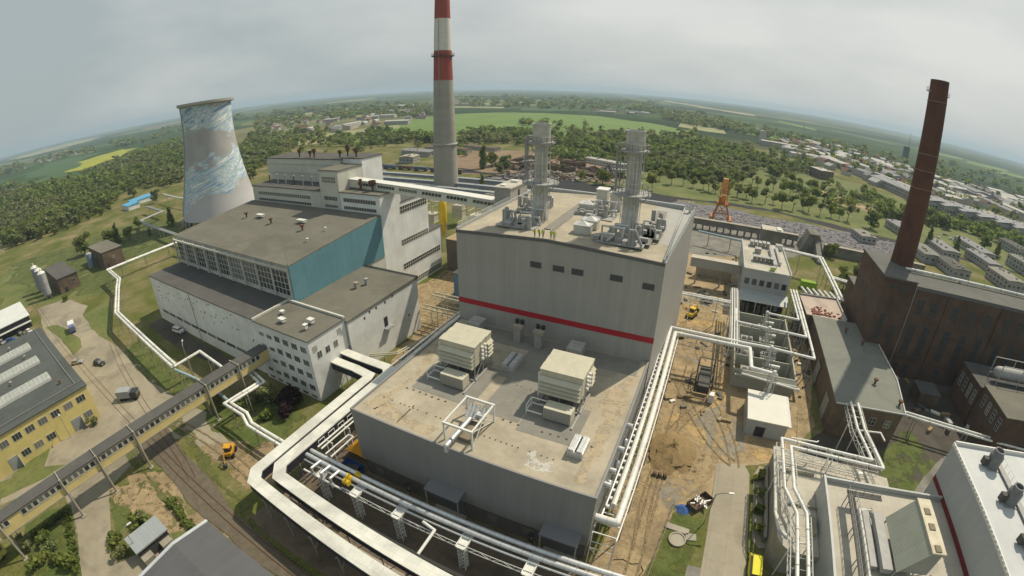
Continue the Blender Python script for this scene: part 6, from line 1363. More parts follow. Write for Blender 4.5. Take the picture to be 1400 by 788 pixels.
# ------------------------------------------------------------------ vegetation
LEAF = [mat('foliage_mid', (.175,.22,.045), .8, .3, .05, kind='leaf', col2=(.27,.30,.075)),
        mat('foliage_dark', (.135,.18,.042), .8, .3, .05, kind='leaf', col2=(.21,.25,.062)),
        mat('foliage_pale', (.17,.205,.07), .8, .3, .05, kind='leaf', col2=(.26,.285,.12)),
        mat('foliage_purple', (.035,.018,.022), .8, .3, .3, kind='leaf', col2=(.055,.025,.03))]
BARK = mat('bark', (.075,.06,.045), .95, .25, 1.5)
def crown_pts(rng, n, R, H, z0, s, shape='broad', lobes=7):
    """leaf quads spread through several clumps; returns (4n,3) vertices"""
    C = []
    for k in range(lobes):
        a = rng.uniform(0, 2*np.pi); rr = R*.62*np.sqrt(rng.uniform()); t = rng.uniform(.12, .92)
        if shape == 'poplar': rr = R*.35*rng.uniform(); t = (k+.5)/lobes; cr_ = R*(.55+.45*np.sin(np.pi*min(1, t*1.1)))
        elif shape == 'cone': t = (k+.5)/lobes; rr = R*.2; cr_ = R*(1.02-t)
        else: cr_ = R*rng.uniform(.38, .62)*(1.1-.35*t)
        C.append((rr*np.cos(a), rr*np.sin(a), z0+H*t, cr_, cr_*(.8 if shape == 'broad' else 1.2)))
    C = np.array(C); idx = rng.integers(0, lobes, n); c = C[idx]
    d = rng.normal(size=(n, 3)); d /= np.linalg.norm(d, axis=1)[:, None]
    rad = rng.uniform(.55, 1.08, n)[:, None]; p = c[:, :3]+d*rad*np.stack([c[:, 3], c[:, 3], c[:, 4]], 1)
    p[:, 2] = np.maximum(p[:, 2], z0*.6)
    nrm = d+rng.normal(size=(n, 3))*.55; nrm /= np.linalg.norm(nrm, axis=1)[:, None]
    ref = np.where(np.abs(nrm[:, 2:3]) > .9, np.array([[1., 0, 0]]), np.array([[0, 0, 1.]]))
    u = np.cross(nrm, ref); u /= np.linalg.norm(u, axis=1)[:, None]; v = np.cross(nrm, u)
    sz = (s*rng.uniform(.6, 1.3, n))[:, None]
    return np.stack([p-u*sz-v*sz*.6, p+u*sz*.8-v*sz, p+u*sz+v*sz*.7, p-u*sz*.7+v*sz], 1).reshape(-1, 3)
def quad_mesh(name, V, m):
    n = len(V)//4; me = bpy.data.meshes.new(name)
    me.vertices.add(len(V)); me.vertices.foreach_set('co', V.astype(np.float32).ravel())
    me.loops.add(4*n); me.loops.foreach_set('vertex_index', np.arange(4*n, dtype=np.int32))
    me.polygons.add(n); me.polygons.foreach_set('loop_start', np.arange(0, 4*n, 4, dtype=np.int32))
    try: me.polygons.foreach_set('loop_total', np.full(n, 4, dtype=np.int32))
    except Exception: pass
    me.materials.append(m); me.update(calc_edges=True); me.validate(); return me
def tree_proto(name, cat, seed, R, H, z0, n, s, shape, lm, trunk_r=.22, lobes=7):
    t = thing(name, 'tree', cat, (0, 0, -500))
    rng = np.random.default_rng(seed)
    me = quad_mesh('crown', crown_pts(rng, n, R, H, z0, s, shape, lobes), LEAF[lm]); o = bpy.data.objects.new('crown', me); COL.objects.link(o); o.parent = t
    b = M(); top = z0+H*(.75 if shape != 'broad' else .5); b.tube((0,0,-.1),(.1,0,top),trunk_r,7,r1=trunk_r*.35)
    r = random.Random(seed)
    if z0 > .8:
        for k in range(6):
            a = r.random()*6.28; zz = z0*.8+H*.25*r.random(); b.tube((0,0,zz),(R*.6*math.cos(a),R*.6*math.sin(a),zz+H*.35),trunk_r*.45,5,r1=.04)
    b.build('trunk', BARK, t, local=True)
    return t
BIG = [tree_proto('broadleaf_tree','tree',11+i,4.4,7.5,2.2,900,.42,'broad',[0,1,2,0][i],.3,9) for i in range(4)]
FARP = [tree_proto('broadleaf_tree','tree',31+i,4.6,7.2,1.6,300,.75,'broad',[0,1,2,0][i],.3,8) for i in range(4)]
ROW = [tree_proto('orchard_tree','tree',51+i,3.6,5.0,4.0,380,.5,'broad',[0,2,0][i],.24,7) for i in range(3)]
POP = tree_proto('poplar','tree',61,3.4,17,1.0,1300,.5,'poplar',1,.35,12)
CON = tree_proto('conifer','tree',62,3.2,12,.8,900,.42,'cone',1,.25,11)
BUSH = [tree_proto('bush','bush',71+i,1.7,1.5,.2,320,.22,'broad',[0,2,1][i],.08,6) for i in range(3)]
PURP = tree_proto('purple_tree','tree',81,3.4,4.0,.8,1100,.32,'broad',3,.2,9)
HEDG = tree_proto('hedge_bush','bush',82,1.1,1.0,.1,260,.17,'broad',1,.06,5)
used = set()
def plant(proto, x, y, label, s=1.0, group=None, sz=None):
    sc = (s, s, s*(sz or 1))
    if proto.name not in used:
        used.add(proto.name); proto.location = (x, y, 0); proto.scale = sc; proto.rotation_euler = (0,0,rnd.random()*6.28); proto['label'] = label
        if group: proto['group'] = group
        return proto
    return copy_tree(proto, (x, y, 0), rnd.random()*6.28, sc, label, group)
def pl(proto, px, py, label, s=1.0, group=None, sz=None):
    p = at(px, py); return plant(proto, p.x, p.y, label, s, group, sz)
# trees one can single out
pl(BIG[1], 117, 349, 'dark round tree behind the upright blue tank', 1.25)
pl(BIG[1], 152, 336, 'dark tree just behind the brick cube house', 1.0)
pl(CON, 162, 332, 'dense dark tree standing upright behind the brick cube house', .95)
pl(BIG[3], 178, 330, 'broad tree right of the brick cube house on the meadow', .85)
pl(CON, 235, 309, 'dark upright tree inside the bend of the far pipeline', .95)
pl(BIG[0], 190, 312, 'round green tree at the edge of the meadow near the far pipeline', .8)
pl(BIG[1], 183, 270, 'dark tree left of the bright blue roof', 1.2)
pl(BIG[2], 215, 277, 'pale green tree right of the bright blue roof', 1.1)
pl(CON, 205, 322, 'short conical shrub on the meadow below the round tree', .4)
pl(PURP, 402, 556, 'dark purple leaved tree at the foot of the office block', 1.0)
pl(PURP, 392, 571, 'smaller dark purple bush next to the purple tree', .7)
pl(BIG[2], 372, 556, 'light green tree left of the purple one', .6)
pl(BUSH[1], 355, 548, 'pale bush under the white pipes by the footbridge end', 1.3)
pl(BUSH[0], 365, 575, 'green bush beside the purple tree', 1.2); pl(BUSH[2], 327, 555, 'dark bush on the lawn under the footbridge end', 1.2)
pl(BIG[0], 300, 560, 'small green tree on the lawn by the footbridge post', .45)
pl(POP, 661, 231, 'tall dark poplar behind the conveyor gallery', 1.0)
pl(BIG[0], 672, 228, 'round green tree just right of the tall poplar', 1.4)
pl(BIG[1], 690, 232, 'dark round tree second to the right of the tall poplar', 1.2)
pl(BIG[2], 682, 240, 'pale tree in front of the trees beside the poplar', 1.0)
pl(CON, 659, 262, 'small conical tree between the coal conveyors', .9)
pl(BIG[0], 824, 252, 'green tree at the left end of the grass strip beside the scrap yard', 1.2)
pl(CON, 1268, 336, 'dark slim conifer just right of the brick chimney', 1.0)
pl(CON, 1305, 348, 'dark conifer between the low flat roofed buildings', .95)
pl(CON, 1362, 352, 'broad dark conifer near the right edge', 1.0, sz=.9)
pl(BIG[1], 1190, 313, 'dark tree left of the brick chimney beside the sheds', 1.3)
pl(BIG[0], 1152, 396, 'bright green tree against the low wing of the brick mill', 1.0)
pl(BIG[2], 1168, 386, 'pale tree squeezed between the annex and the brick mill', .8)
pl(BIG[0], 1135, 352, 'green tree behind the pipe loop near the ash field', .8)
pl(BIG[1], 1345, 342, 'dark tree behind the low flat roofs at the right', 1.1)
pl(BUSH[0], 137, 479, 'round bush at the corner of the yellow workshop', .01) if False else None
pl(BUSH[1], 129, 581, 'olive bush at the corner of the yellow workshop', 1.1)
pl(BUSH[2], 91, 411, 'dark round bush at the far end of the concrete yard', 1.3)
for k in range(9): pl(HEDG, 92+k*1.6, 704+k*9.5, 'clipped green hedge bush in the row beside the concrete road', 1.0, 'hedge beside the concrete road')
for k in range(7): pl(HEDG, 88-k*6.5, 702+k*5, 'dark hedge bush in the row under the footbridge shadow', 1.1, 'hedge under the footbridge')
for k in range(7): pl(HEDG, 235+k*4.2, 688+k*5.5, 'dark hedge bush in the row between the dirt path and the railway', 1.1, 'hedge beside the railway')
for k, (a, c) in enumerate(((62,765),(72,752),(80,770),(50,775),(40,748),(66,742),(95,778))): pl(BUSH[k % 3], a, c, 'yellow green bush in the small garden at the bottom left', 1.0+.1*k, 'bushes in the garden')
for k, (a, c) in enumerate(((162,748),(168,760),(158,738),(190,716),(197,712))): pl(BUSH[k % 3], a, c, 'green bush crowded round the small carport', 1.1, 'bushes round the carport')
for k, (a, c) in enumerate(((959,600),(962,612),(965,640),(968,652))): plant(BUSH[k % 3], 20.5, 69-k*4.2, 'dark bush growing beside the slab road and the rounded annex', 1.0, 'bushes beside the slab road')
for k in range(3): pl(BIG[k], 62+3*k, 700+2*k, 'tree', .01) if False else None
# rows of orchard trees on the grass strip behind the ash field
rowpts = []
for (a, c, n_) in (((735,236),(905,264),7),((880,244),(1015,270),9),((960,262),(1165,304),16),((1000,248),(1150,286),14),((905,236),(1000,255),8),((1048,240),(1130,268),8)):
    for k in range(n_):
        t_ = (k+.5)/n_; rowpts.append((a[0]+(c[0]-a[0])*t_+rnd.uniform(-3,3), a[1]+(c[1]-a[1])*t_+rnd.uniform(-2,2)))
for k, (a, c) in enumerate(rowpts): pl(ROW[k % 3], a, c, 'slender tree with a bare trunk in the rows on the grass behind the ash field', rnd.uniform(.85,1.25), 'rows of trees on the grass strip')
# polygons of woodland
def inpoly(x, y, P):
    c = False; n = len(P)
    for i in range(n):
        x1, y1 = P[i][0], P[i][1]; x2, y2 = P[(i+1)%n][0], P[(i+1)%n][1]
        if (y1 > y) != (y2 > y) and x < (x2-x1)*(y-y1)/(y2-y1)+x1: c = not c
    return c
def scatter(P, spacing, seed, jitter=.9):
    r = random.Random(seed); xs = [p[0] for p in P]; ys = [p[1] for p in P]; out = []; y = min(ys)
    while y < max(ys):
        x = min(xs); dist = 400
        while x < max(xs):
            d = math.hypot(x, y); s = spacing(d)
            if inpoly(x, y, P): out.append((x+r.uniform(-.5,.5)*s*jitter, y+r.uniform(-.5,.5)*s*jitter, d))
            x += s
        y += spacing(max(100, math.hypot(sum(xs)/len(xs), y)))
    return out
PX = lambda L_: [tuple(at(*p)[:2]) for p in L_]
woods = {
 'left': PX([(0,346),(20,338),(80,322),(125,300),(150,289),(170,262),(195,258),(228,255),(250,252),(250,200),(240,194),(205,208),(180,218),(120,248),(60,258),(0,272)]),
 'behind': PX([(333,262),(352,235),(385,215),(372,196),(345,190),(330,200),(328,240)]),
 'hedge': PX([(500,200),(560,196),(596,198),(596,190),(560,187),(500,180)]),
 'hedge2': PX([(626,203),(640,198),(700,196),(760,206),(830,214),(838,205),(800,192),(700,180),(640,182),(626,186)]),
 'mid': PX([(745,218),(800,222),(870,232),(930,245),(1000,252),(1030,240),(1052,226),(1040,214),(1000,200),(940,196),(870,190),(830,186),(790,196),(745,205)]),
 'right': PX([(1050,243),(1090,238),(1120,240),(1108,228),(1050,222)]),
 'slope': PX([(1180,262),(1215,284),(1245,300),(1240,312),(1205,300),(1178,275)]),
 'rtown': PX([(1255,305),(1330,322),(1400,345),(1400,330),(1330,308),(1265,296)]),
}
ind = []; stuffp = []
for i, (nm, P) in enumerate(woods.items()):
    for (x, y, d) in scatter(P, lambda d: max(7.5, d/62), 100+i): (ind if d < 100000 else stuffp).append((x, y, d, nm))
ind.sort(key=lambda q: q[2])
budget = 185
near = [q for q in ind if q[2] < 560][:]
rnd2 = random.Random(5)
lab = {'left':'tree at the near edge of the wood left of the cooling tower','behind':'tree in the grove behind the cooling tower','hedge':'tree in the hedge below the big green field','hedge2':'tree in the thicket behind the scrap yard','mid':'tree at the front of the wood behind the orchard rows','right':'tree near the brown brick block on the slope','slope':'tree on the grassy slope left of the brick chimney','rtown':'tree between the low buildings right of the brick chimney'}
quota = {'left':70,'behind':22,'hedge':8,'hedge2':25,'mid':35,'right':8,'slope':8,'rtown':9}
rest = []
for q in ind:
    x, y, d, nm = q
    if quota[nm] > 0:
        quota[nm] -= 1; plant(FARP[rnd2.randrange(4)], x, y, lab[nm], rnd2.uniform(.55,1.25)*max(1, d/450), lab[nm].replace('tree','trees',1), rnd2.uniform(.8,1.1))
    else: rest.append(q)
def forest(name, pts, lm, seed, label, tmpl_n=70, hs=1.0, base_r=4.6):
    rng = np.random.default_rng(seed); T = [crown_pts(rng, tmpl_n, 1.0, 1.5, .25, .22, 'broad', 6) for _ in range(6)]; out = []
    for (x, y, d, *_r) in pts:
        s = max(7.5, d/62)*.62*rng.uniform(.5, 1.3); t = T[rng.integers(0, 6)]; a = rng.uniform(0, 6.28); ca, sa = np.cos(a), np.sin(a)
        h = min(s*.8, 5.5+ s*.18)*rng.uniform(.8, 1.2)*hs
        out.append(np.stack([x+(t[:, 0]*ca-t[:, 1]*sa)*s, y+(t[:, 0]*sa+t[:, 1]*ca)*s, t[:, 2]*h], 1))
    if not out: return
    me = quad_mesh(name, np.concatenate(out), LEAF[lm]); o = bpy.data.objects.new(name, me); COL.objects.link(o); setp(o, label, 'woodland', kind='stuff')
r3 = random.Random(9); buckets = [[], [], []]
for q in rest: buckets[int(min(2, max(0, 1.3+1.1*math.sin(q[0]*.021+1.3*math.sin(q[1]*.017))+1.0*math.sin(q[1]*.031)+r3.uniform(-.9,.9))))].append(q)
for i in range(3): forest('woodland', buckets[i], i, 200+i, ['mid green','dark green','pale green'][i]+' treetops of the distant woods seen as one mass')
# scrub, hedgerows and far belts of trees
far = []
def belt(P, n, seed):
    r = random.Random(seed)
    for k in range(n):
        for _ in range(30):
            px = r.uniform(min(p[0] for p in P), max(p[0] for p in P)); py = r.uniform(min(p[1] for p in P), max(p[1] for p in P))
            if inpoly(px, py, P): g0 = at(px, py); far.append((g0.x, g0.y, math.hypot(g0.x, g0.y))); break
belt([(350,205),(420,200),(500,205),(500,188),(440,180),(350,178)], 130, 1)
belt([(350,178),(460,165),(590,160),(590,143),(480,143),(350,158)], 260, 2)
belt([(626,146),(760,150),(900,150),(900,141),(780,135),(626,133)], 220, 3)
belt([(800,190),(960,192),(960,186),(830,180),(720,165),(700,168)], 70, 4)
belt([(930,170),(1050,190),(1060,182),(960,158),(870,142),(860,147)], 260, 5)
belt([(1050,215),(1130,228),(1200,250),(1260,270),(1250,225),(1150,198),(1060,180)], 230, 6)
belt([(1255,290),(1400,330),(1400,250),(1300,222),(1250,225)], 170, 7)
belt([(0,266),(60,254),(130,240),(190,218),(245,198),(245,190),(190,211),(120,236),(60,250),(0,262)], 60, 8)
belt([(0,244),(60,225),(130,208),(130,203),(60,218),(0,232)], 60, 9)
belt([(1060,250),(1120,245),(1180,275),(1215,295),(1120,285)], 50, 10)
belt([(340,215),(500,210),(560,205),(640,215),(640,205),(500,195),(340,200)], 60, 11)
belt([(150,196),(245,172),(330,158),(340,165),(245,185),(160,205)], 60, 12)
fb = [[], [], []]
for q in far: fb[r3.choice((0,1,1,2))].append(q)
for i in range(3): forest('hedgerow_trees', fb[i], i, 300+i, ['mid green','dark green','pale green'][i]+' scrub and hedgerow trees scattered over the far country', 40)

# ------------------------------------------------------------------ town, far halls and sheds
def far_house(x, y, w_, l_, h, rz, wm, rm, label, cat, group, gable=.35, name='house'):
    t = M(); ca, sa = math.cos(rz), math.sin(rz)
    def q(a, c, z): return (x+a*ca-c*sa, y+a*sa+c*ca, z)
    t.add([q(-w_/2,-l_/2,0),q(w_/2,-l_/2,0),q(w_/2,l_/2,0),q(-w_/2,l_/2,0),q(-w_/2,-l_/2,h),q(w_/2,-l_/2,h),q(w_/2,l_/2,h),q(-w_/2,l_/2,h)],[(0,1,5,4),(1,2,6,5),(2,3,7,6),(3,0,4,7)],0)
    g = w_*gable; o = .4
    t.add([q(-w_/2-o,-l_/2-o,h-.1),q(w_/2+o,-l_/2-o,h-.1),q(w_/2+o,l_/2+o,h-.1),q(-w_/2-o,l_/2+o,h-.1),q(0,-l_/2-o,h+g),q(0,l_/2+o,h+g)],[(0,3,5,4),(1,4,5,2),(0,4,1),(2,5,3)],1)
    return t.build(name, [wm, rm], label=label, cat=cat, group=group)
HW = [mat('house_wall_cream', (.40,.36,.28), .9, .1), mat('house_wall_white', (.46,.44,.39), .9, .08), mat('house_wall_grey', (.34,.33,.31), .9, .1)]
HR = [mat('roof_tile_red', (.17,.075,.05), .9, .2), mat('roof_grey', (.22,.22,.23), .9, .15), mat('roof_pale', (.40,.39,.37), .8, .1), mat('roof_tile_brown', (.15,.10,.08), .9, .2)]
def town(P, n, seed, label, group, big=.15, pal=(0,1,2,3)):
    r = random.Random(seed); k = 0; pts = []
    for _ in range(n*60):
        if k >= n: break
        px = r.uniform(min(p[0] for p in P), max(p[0] for p in P)); py = r.uniform(min(p[1] for p in P), max(p[1] for p in P))
        if not inpoly(px, py, P): continue
        g0 = at(px, py)
        if any((g0.x-a)**2+(g0.y-c)**2 < 22**2 for a, c in pts): continue
        pts.append((g0.x, g0.y)); k += 1
        isb = r.random() < big; rz = r.choice((.3,.3+math.pi/2))+r.uniform(-.15,.15)
        if isb: far_house(g0.x, g0.y, r.uniform(14,22), r.uniform(35,70), r.uniform(5,8), rz, r.choice(HW), HR[r.choice((1,2,2))], label[1], 'hall', group[1], .08, 'industrial_hall')
        else: far_house(g0.x, g0.y, r.uniform(8,11), r.uniform(10,18), r.uniform(4,7), rz, r.choice(HW), HR[r.choice(pal)], label[0], 'house', group[0])
town([(1060,195),(1100,196),(1150,205),(1230,228),(1262,250),(1255,272),(1200,258),(1150,238),(1090,215)], 118, 1, ('small pitched roof house in the town left of the brick chimney','long flat hall in the town left of the brick chimney'), ('houses of the town left of the brick chimney','halls of the town left of the brick chimney'), .3)
town([(1265,262),(1300,250),(1400,275),(1400,300),(1330,282),(1270,275)], 50, 2, ('small house in the town right of the brick chimney','long hall in the town right of the brick chimney'), ('houses of the town right of the brick chimney','halls of the town right of the brick chimney'), .5, (1,2,3))
town([(365,172),(420,165),(590,147),(590,160),(540,172),(480,180),(390,188)], 55, 3, ('small house in the suburb left of the striped chimney','long hall in the suburb left of the striped chimney'), ('houses of the suburb left of the striped chimney','halls of the suburb left of the striped chimney'), .15)
town([(30,228),(60,215),(110,205),(112,210),(60,224),(32,234)], 18, 4, ('small house of the village near the left horizon','barn of the village near the left horizon'), ('houses of the village near the left horizon','barns of the village near the left horizon'), .1)
town([(805,150),(890,156),(890,160),(815,156)], 16, 5, ('house in the row beyond the big green field','hall beyond the big green field'), ('houses in the row beyond the green field','halls beyond the green field'), .05)
town([(628,137),(760,139),(800,144),(700,146),(628,145)], 16, 6, ('house in the far settlement behind the stacks','hall in the far settlement behind the stacks'), ('houses in the settlement behind the stacks','halls in the settlement behind the stacks'), .3)
def hall(px, py, w_, l_, h, rz, rm, label, wm=None, gable=.06, name='industrial_hall'):
    g0 = at(px, py); o = far_house(g0.x, g0.y, w_, l_, h, rz, wm or HW[2], rm, label, 'hall', None, gable, name)
    if g0.length < 720 and w_ > 6:
        ca, sa = math.cos(rz), math.sin(rz)
        for side in (-1, 1):
            b = M(); k = int(l_/3.2)
            for i in range(k):
                for z in ([h*.55] if h < 6 else [h*.32, h*.7]):
                    a, c = side*(w_/2+.03), -l_/2+(i+.5)*l_/k; b.rbox((g0.x+a*ca-c*sa, g0.y+a*sa+c*ca, z), (.08, 1.7, h*.17), rz)
            b.build('window_pane', GLASS, o)
            if side == -1:
                b = M(); k = int(w_/3.2)
                for i in range(k): a, c = -w_/2+(i+.5)*w_/k, -l_/2-.03; b.rbox((g0.x+a*ca-c*sa, g0.y+a*sa+c*ca, h*.5), (1.7, .08, h*.2), rz)
                if k: b.build('window_pane', GLASS, o)
        b = M(); r_ = random.Random(int(px))
        for i in range(4): a, c = r_.uniform(-.3,.3)*w_, r_.uniform(-.4,.4)*l_; b.rbox((g0.x+a*ca-c*sa, g0.y+a*sa+c*ca, h+w_*gable+.2), (1.1, 1.1, .9), rz)
        b.build('roof_vent', CONC, o)
    return o
saw = mat('sawtooth_roof', (.24,.25,.27), .7, .15, .1, seam=('roof', 40, 6.0, 1.2, 0), seam_dark=.45)
hall(1228,262,34,80,8,.25,saw,'long grey hall with a bright white rooflight strip, just left of the brick chimney'); hall(1218,256,5,78,9.5,.25,HR[2],'narrow bright white roof lying beside the long grey hall',gable=.1)
for k in range(7): hall(1268+k*23,283+k*7.2,30,40,9,.15,saw,['first','second','third','fourth','fifth','sixth','seventh'][k]+' ridged grey factory roof in the long row, counted from the brick chimney')
hall(1290,252,26,50,8,.3,HR[2],'pale roofed hall beyond the factory row'); hall(1330,268,30,50,9,.1,HR[1],'mid grey roofed hall beyond the middle of the factory row'); hall(1355,300,16,26,6,.3,HW[0],'cream flat roofed block behind the factory row')
hall(1122,243,16,24,9,.35,HR[2],'brown brick block with a pale flat roof on the grassy slope',BRICKB,.02); hall(1042,196,10,12,22,.1,HR[2],'white grain silo tower beyond the wood',HW[1],.05,'silo_tower'); hall(1065,203,18,60,9,1.4,HR[2],'long white roofed hall beside the white silo tower'); hall(1090,212,16,50,8,1.4,HR[1],'grey roofed hall to the right of the white silo tower')
hall(498,163.5,26,34,6,.2,HR[2],'bright white flat roof alone in the fields left of the striped chimney')
hall(560,147,50,120,8,1.4,HR[2],'very long white roofed warehouse left of the striped chimney'); hall(545,154,20,70,7,1.5,HR[2],'second white roofed warehouse in front of the long one')
for k, (px, py, l_) in enumerate(((782,213,60),(828,226,46))): hall(px,py,9,l_,4.5,1.15,HR[2],['long white shed at the back of the scrap yard, left one with the plain wall','long white shed at the back of the scrap yard, right one with dark doors'][k],HW[1])
hall(575,212,16,40,5,1.4,HR[1],'grey roofed shed left of the striped chimney beside the rail yard'); hall(612,208,10,55,5,1.45,mat('roof_tile_brown', (.15,.10,.08)),'long rusty roofed shed right behind the striped chimney'); hall(655,205,9,50,4,1.4,mat('roof_tile_brown', (.15,.10,.08)),'rusty roofed shed left of the tall poplar'); hall(560,222,14,14,6,.2,HW[0],'small cream block house in the rail yard left of the striped chimney')
for k, (px, py, w_, l_, h, rz) in enumerate(((1287,345,13,24,4.5,.1),(1262,352,12,22,5,.1),(1300,372,12,20,5,.12),(1342,362,11,26,5,.15),(1372,390,14,20,6,.15),(1330,345,12,34,5,.15),(1395,370,12,20,7,.15),(1385,345,14,26,6,.15),(1232,318,14,24,5,.2),(1180,328,10,14,4,.2))):
    hall(px,py,w_,l_,h,rz,[HR[1],GREENROOF,TARD,HR[1],MEMBD][k % 5],['wide low flat roofed hall right behind the brick chimney','narrow grey shed touching the foot of the chimney view','dark flat roofed hall behind the brick mill roof','long low block with rows of small windows near the right','grey flat roofed block with three roof vents right of the mill pipe','long pale block parallel to the window block','brown block cut by the right picture edge, lower one','brown block near the right edge behind the dark conifer','small grey hall left of the brick chimney base','small white shed among trees beside the ash field'][k],None,.03)
# radio mast, pylons, green tower
def pylon(px, py, h, label, name='pylon'):
    g0 = at(px, py); t = thing(name, label, 'mast', g0); b = M(); s = h*.07
    for i in (-1,1):
        for j in (-1,1): b.tube((g0.x+i*s,g0.y+j*s,0),(g0.x+i*.3,g0.y+j*.3,h),.25,4)
    for k in range(6):
        z = h*k/6; f = 1-k/6.2
        b.tube((g0.x-s*f,g0.y-s*f,z),(g0.x+s*f*.85,g0.y-s*f*.85,z+h/6),.16,4); b.tube((g0.x+s*f,g0.y+s*f,z),(g0.x-s*f*.85,g0.y+s*f*.85,z+h/6),.16,4)
    b.build('lattice', GREYST, t)
    b = M()
    for k in (.68,.82,.94): b.tube((g0.x-h*.13*(1.3-k),g0.y,h*k),(g0.x+h*.13*(1.3-k),g0.y,h*k),.2,4)
    b.build('cross_arm', GREYST, t)
pylon(1098,186,34,'grey pylon on the skyline left of the town'); pylon(1118,190,26,'shorter pylon right of the skyline pylon')
g0 = at(1237,218); t = thing('radio_mast', 'dark green tower with a thin leaning aerial in the town', 'mast', g0); b = M(); b.box(g0.x-6,g0.x+6,g0.y-6,g0.y+6,0,30); b.build('tower', mat('dark_green_cladding', (.04,.08,.07)), t); b = M(); b.tube((g0.x+4,g0.y,30),(g0.x+4,g0.y,64),1.0,5,r1=.5); b.build('aerial', GREYST, t)

# ------------------------------------------------------------------ scrap yard heaps, piles, sand mound
def heap(name, x, y, rx, ry, h, m, label, cat, seed=1, n=20, rough=.16):
    r = random.Random(seed); b = M(); vs = []; k = 7
    for j in range(k+1):
        f = j/k; rad = 1-f
        for i in range(n):
            a = 2*math.pi*i/n; w_ = 1+r.uniform(-rough,rough); vs.append((x+rx*rad*w_*math.cos(a), y+ry*rad*w_*math.sin(a), max(-.02, h*(1-rad**1.4)*(1+r.uniform(-rough,rough)*.8) if j else -.02)))
    fs = [(j*n+i, j*n+(i+1)%n, (j+1)*n+(i+1)%n, (j+1)*n+i) for j in range(k) for i in range(n)]
    b.add(vs, fs); return b.build(name, m, smooth=True, label=label, cat=cat)
MND = mat('mound_earth', (.20,.145,.07), .95, .3, .3, col2=(.30,.21,.10), bump=1.0)
heap('sand_mound', 2.2, 71.2, 5.0, 6.4, 2.1, MND, 'low dark brown earth mound in the sandy yard', 'mound', 3, 26, .2)
heap('sand_heap', 14, 108, 2.2, 3, .9, SAND, 'pale sand heap beside the transformer bays', 'mound', 4); heap('sand_heap', -1, 139, 3, 4, 1.2, SAND, 'sand heap near the excavators between the pipe bridge and link gallery', 'mound', 5)
SC1 = mat('scrap_brown', (.14,.10,.07), .9, .45, .5); SC2 = mat('scrap_grey', (.22,.20,.19), .8, .5, .6)
for k, (px, py, a, c, h) in enumerate(((715,232,16,8,5),(735,238,14,7,4),(760,243,14,5,3),(700,246,18,7,4),(812,240,16,9,6),(832,236,9,7,5),(845,243,10,4,3),(690,228,14,6,5),(728,222,20,6,5))):
    g0 = at(px, py); heap('scrap_heap', g0.x, g0.y, a, c, h, (SC1,SC2)[k % 2], ['rusty','grey','long low rusty','dark grey','large brown','mixed grey','low rusty','grey flecked','long dark brown'][k]+' scrap heap in the yard, '+['left of the first stack','in front of the brown walls','along the front of the yard','behind the stair tower','right of the sandy clearing','beside the green tree','at the right front corner','next to the trees by the poplar','at the back left of the yard'][k], 'scrap heap', 10+k, 26, .45)
for k, (px, py, l_) in enumerate(((762,234,26),(780,228,22),(745,230,18))):
    g0 = at(px, py); t = thing('concrete_bay', ['brown walled scrap bay in front of the sandy clearing','brown walled scrap bay behind the front one','short brown walled scrap bay behind the first stack'][k], 'scrap bay', g0); b = M(); b.rbox((g0.x,g0.y,2),(l_,1,4),-.3); b.build('side_wall', SC1, t); b = M(); b.rbox((g0.x+2,g0.y+6,2),(l_,1,4),-.3); b.build('side_wall', SC1, t)
r5 = random.Random(12)
b = M()
for k in range(500):
    px = r5.uniform(690,850); py = r5.uniform(222,250); g0 = at(px, py)
    if not inpoly(g0.x, g0.y, PX([(690,228),(720,216),(850,236),(842,252),(690,246)])): continue
    b.rbox((g0.x,g0.y,.6),(r5.uniform(.6,3),r5.uniform(.6,2),r5.uniform(.5,1.8)),r5.random()*3, r5.randrange(3))
b.build('scrap_pieces', [SC1,SC2,mat('scrap_pale', (.42,.40,.37), .7, .3)], label='loose scrap metal strewn over the yard behind the boiler hall', cat='scrap', kind='stuff')
b = M()
for k in range(1300):
    x = r5.uniform(-18,118); y = r5.uniform(240,285); s = r5.uniform(.4,1.6); b.rbox((x,y,.1),(s,s*.7,s*.3),r5.random()*3, r5.randrange(2))
b.build('rubble_field', [mat('ash_lump_pale', (.30,.28,.30), .9, .3), mat('ash_lump_dark', (.08,.08,.09), .9, .3)], label='pale rubble lumps spread over the grey ash field', cat='rubble', kind='stuff')
for k in range(10):
    x = -335+k*16.2; t = thing('rail_wagon', 'dark open railway wagon in the row behind the coal conveyors', 'wagon', (x,300,0), 'row of railway wagons behind the conveyors')
    b = M(); b.box(x-6.5,x+6.5,298.6,301.4,1.1,3.4); b.build('body', mat('wagon_blue_grey', (.10,.12,.18), .8, .2) if k % 3 else SC1, t)
    for i in (-4.5,4.5): b = M(); b.box(x+i-1.2,x+i+1.2,298.9,301.1,0,1.05); b.build('bogie', DARK, t)

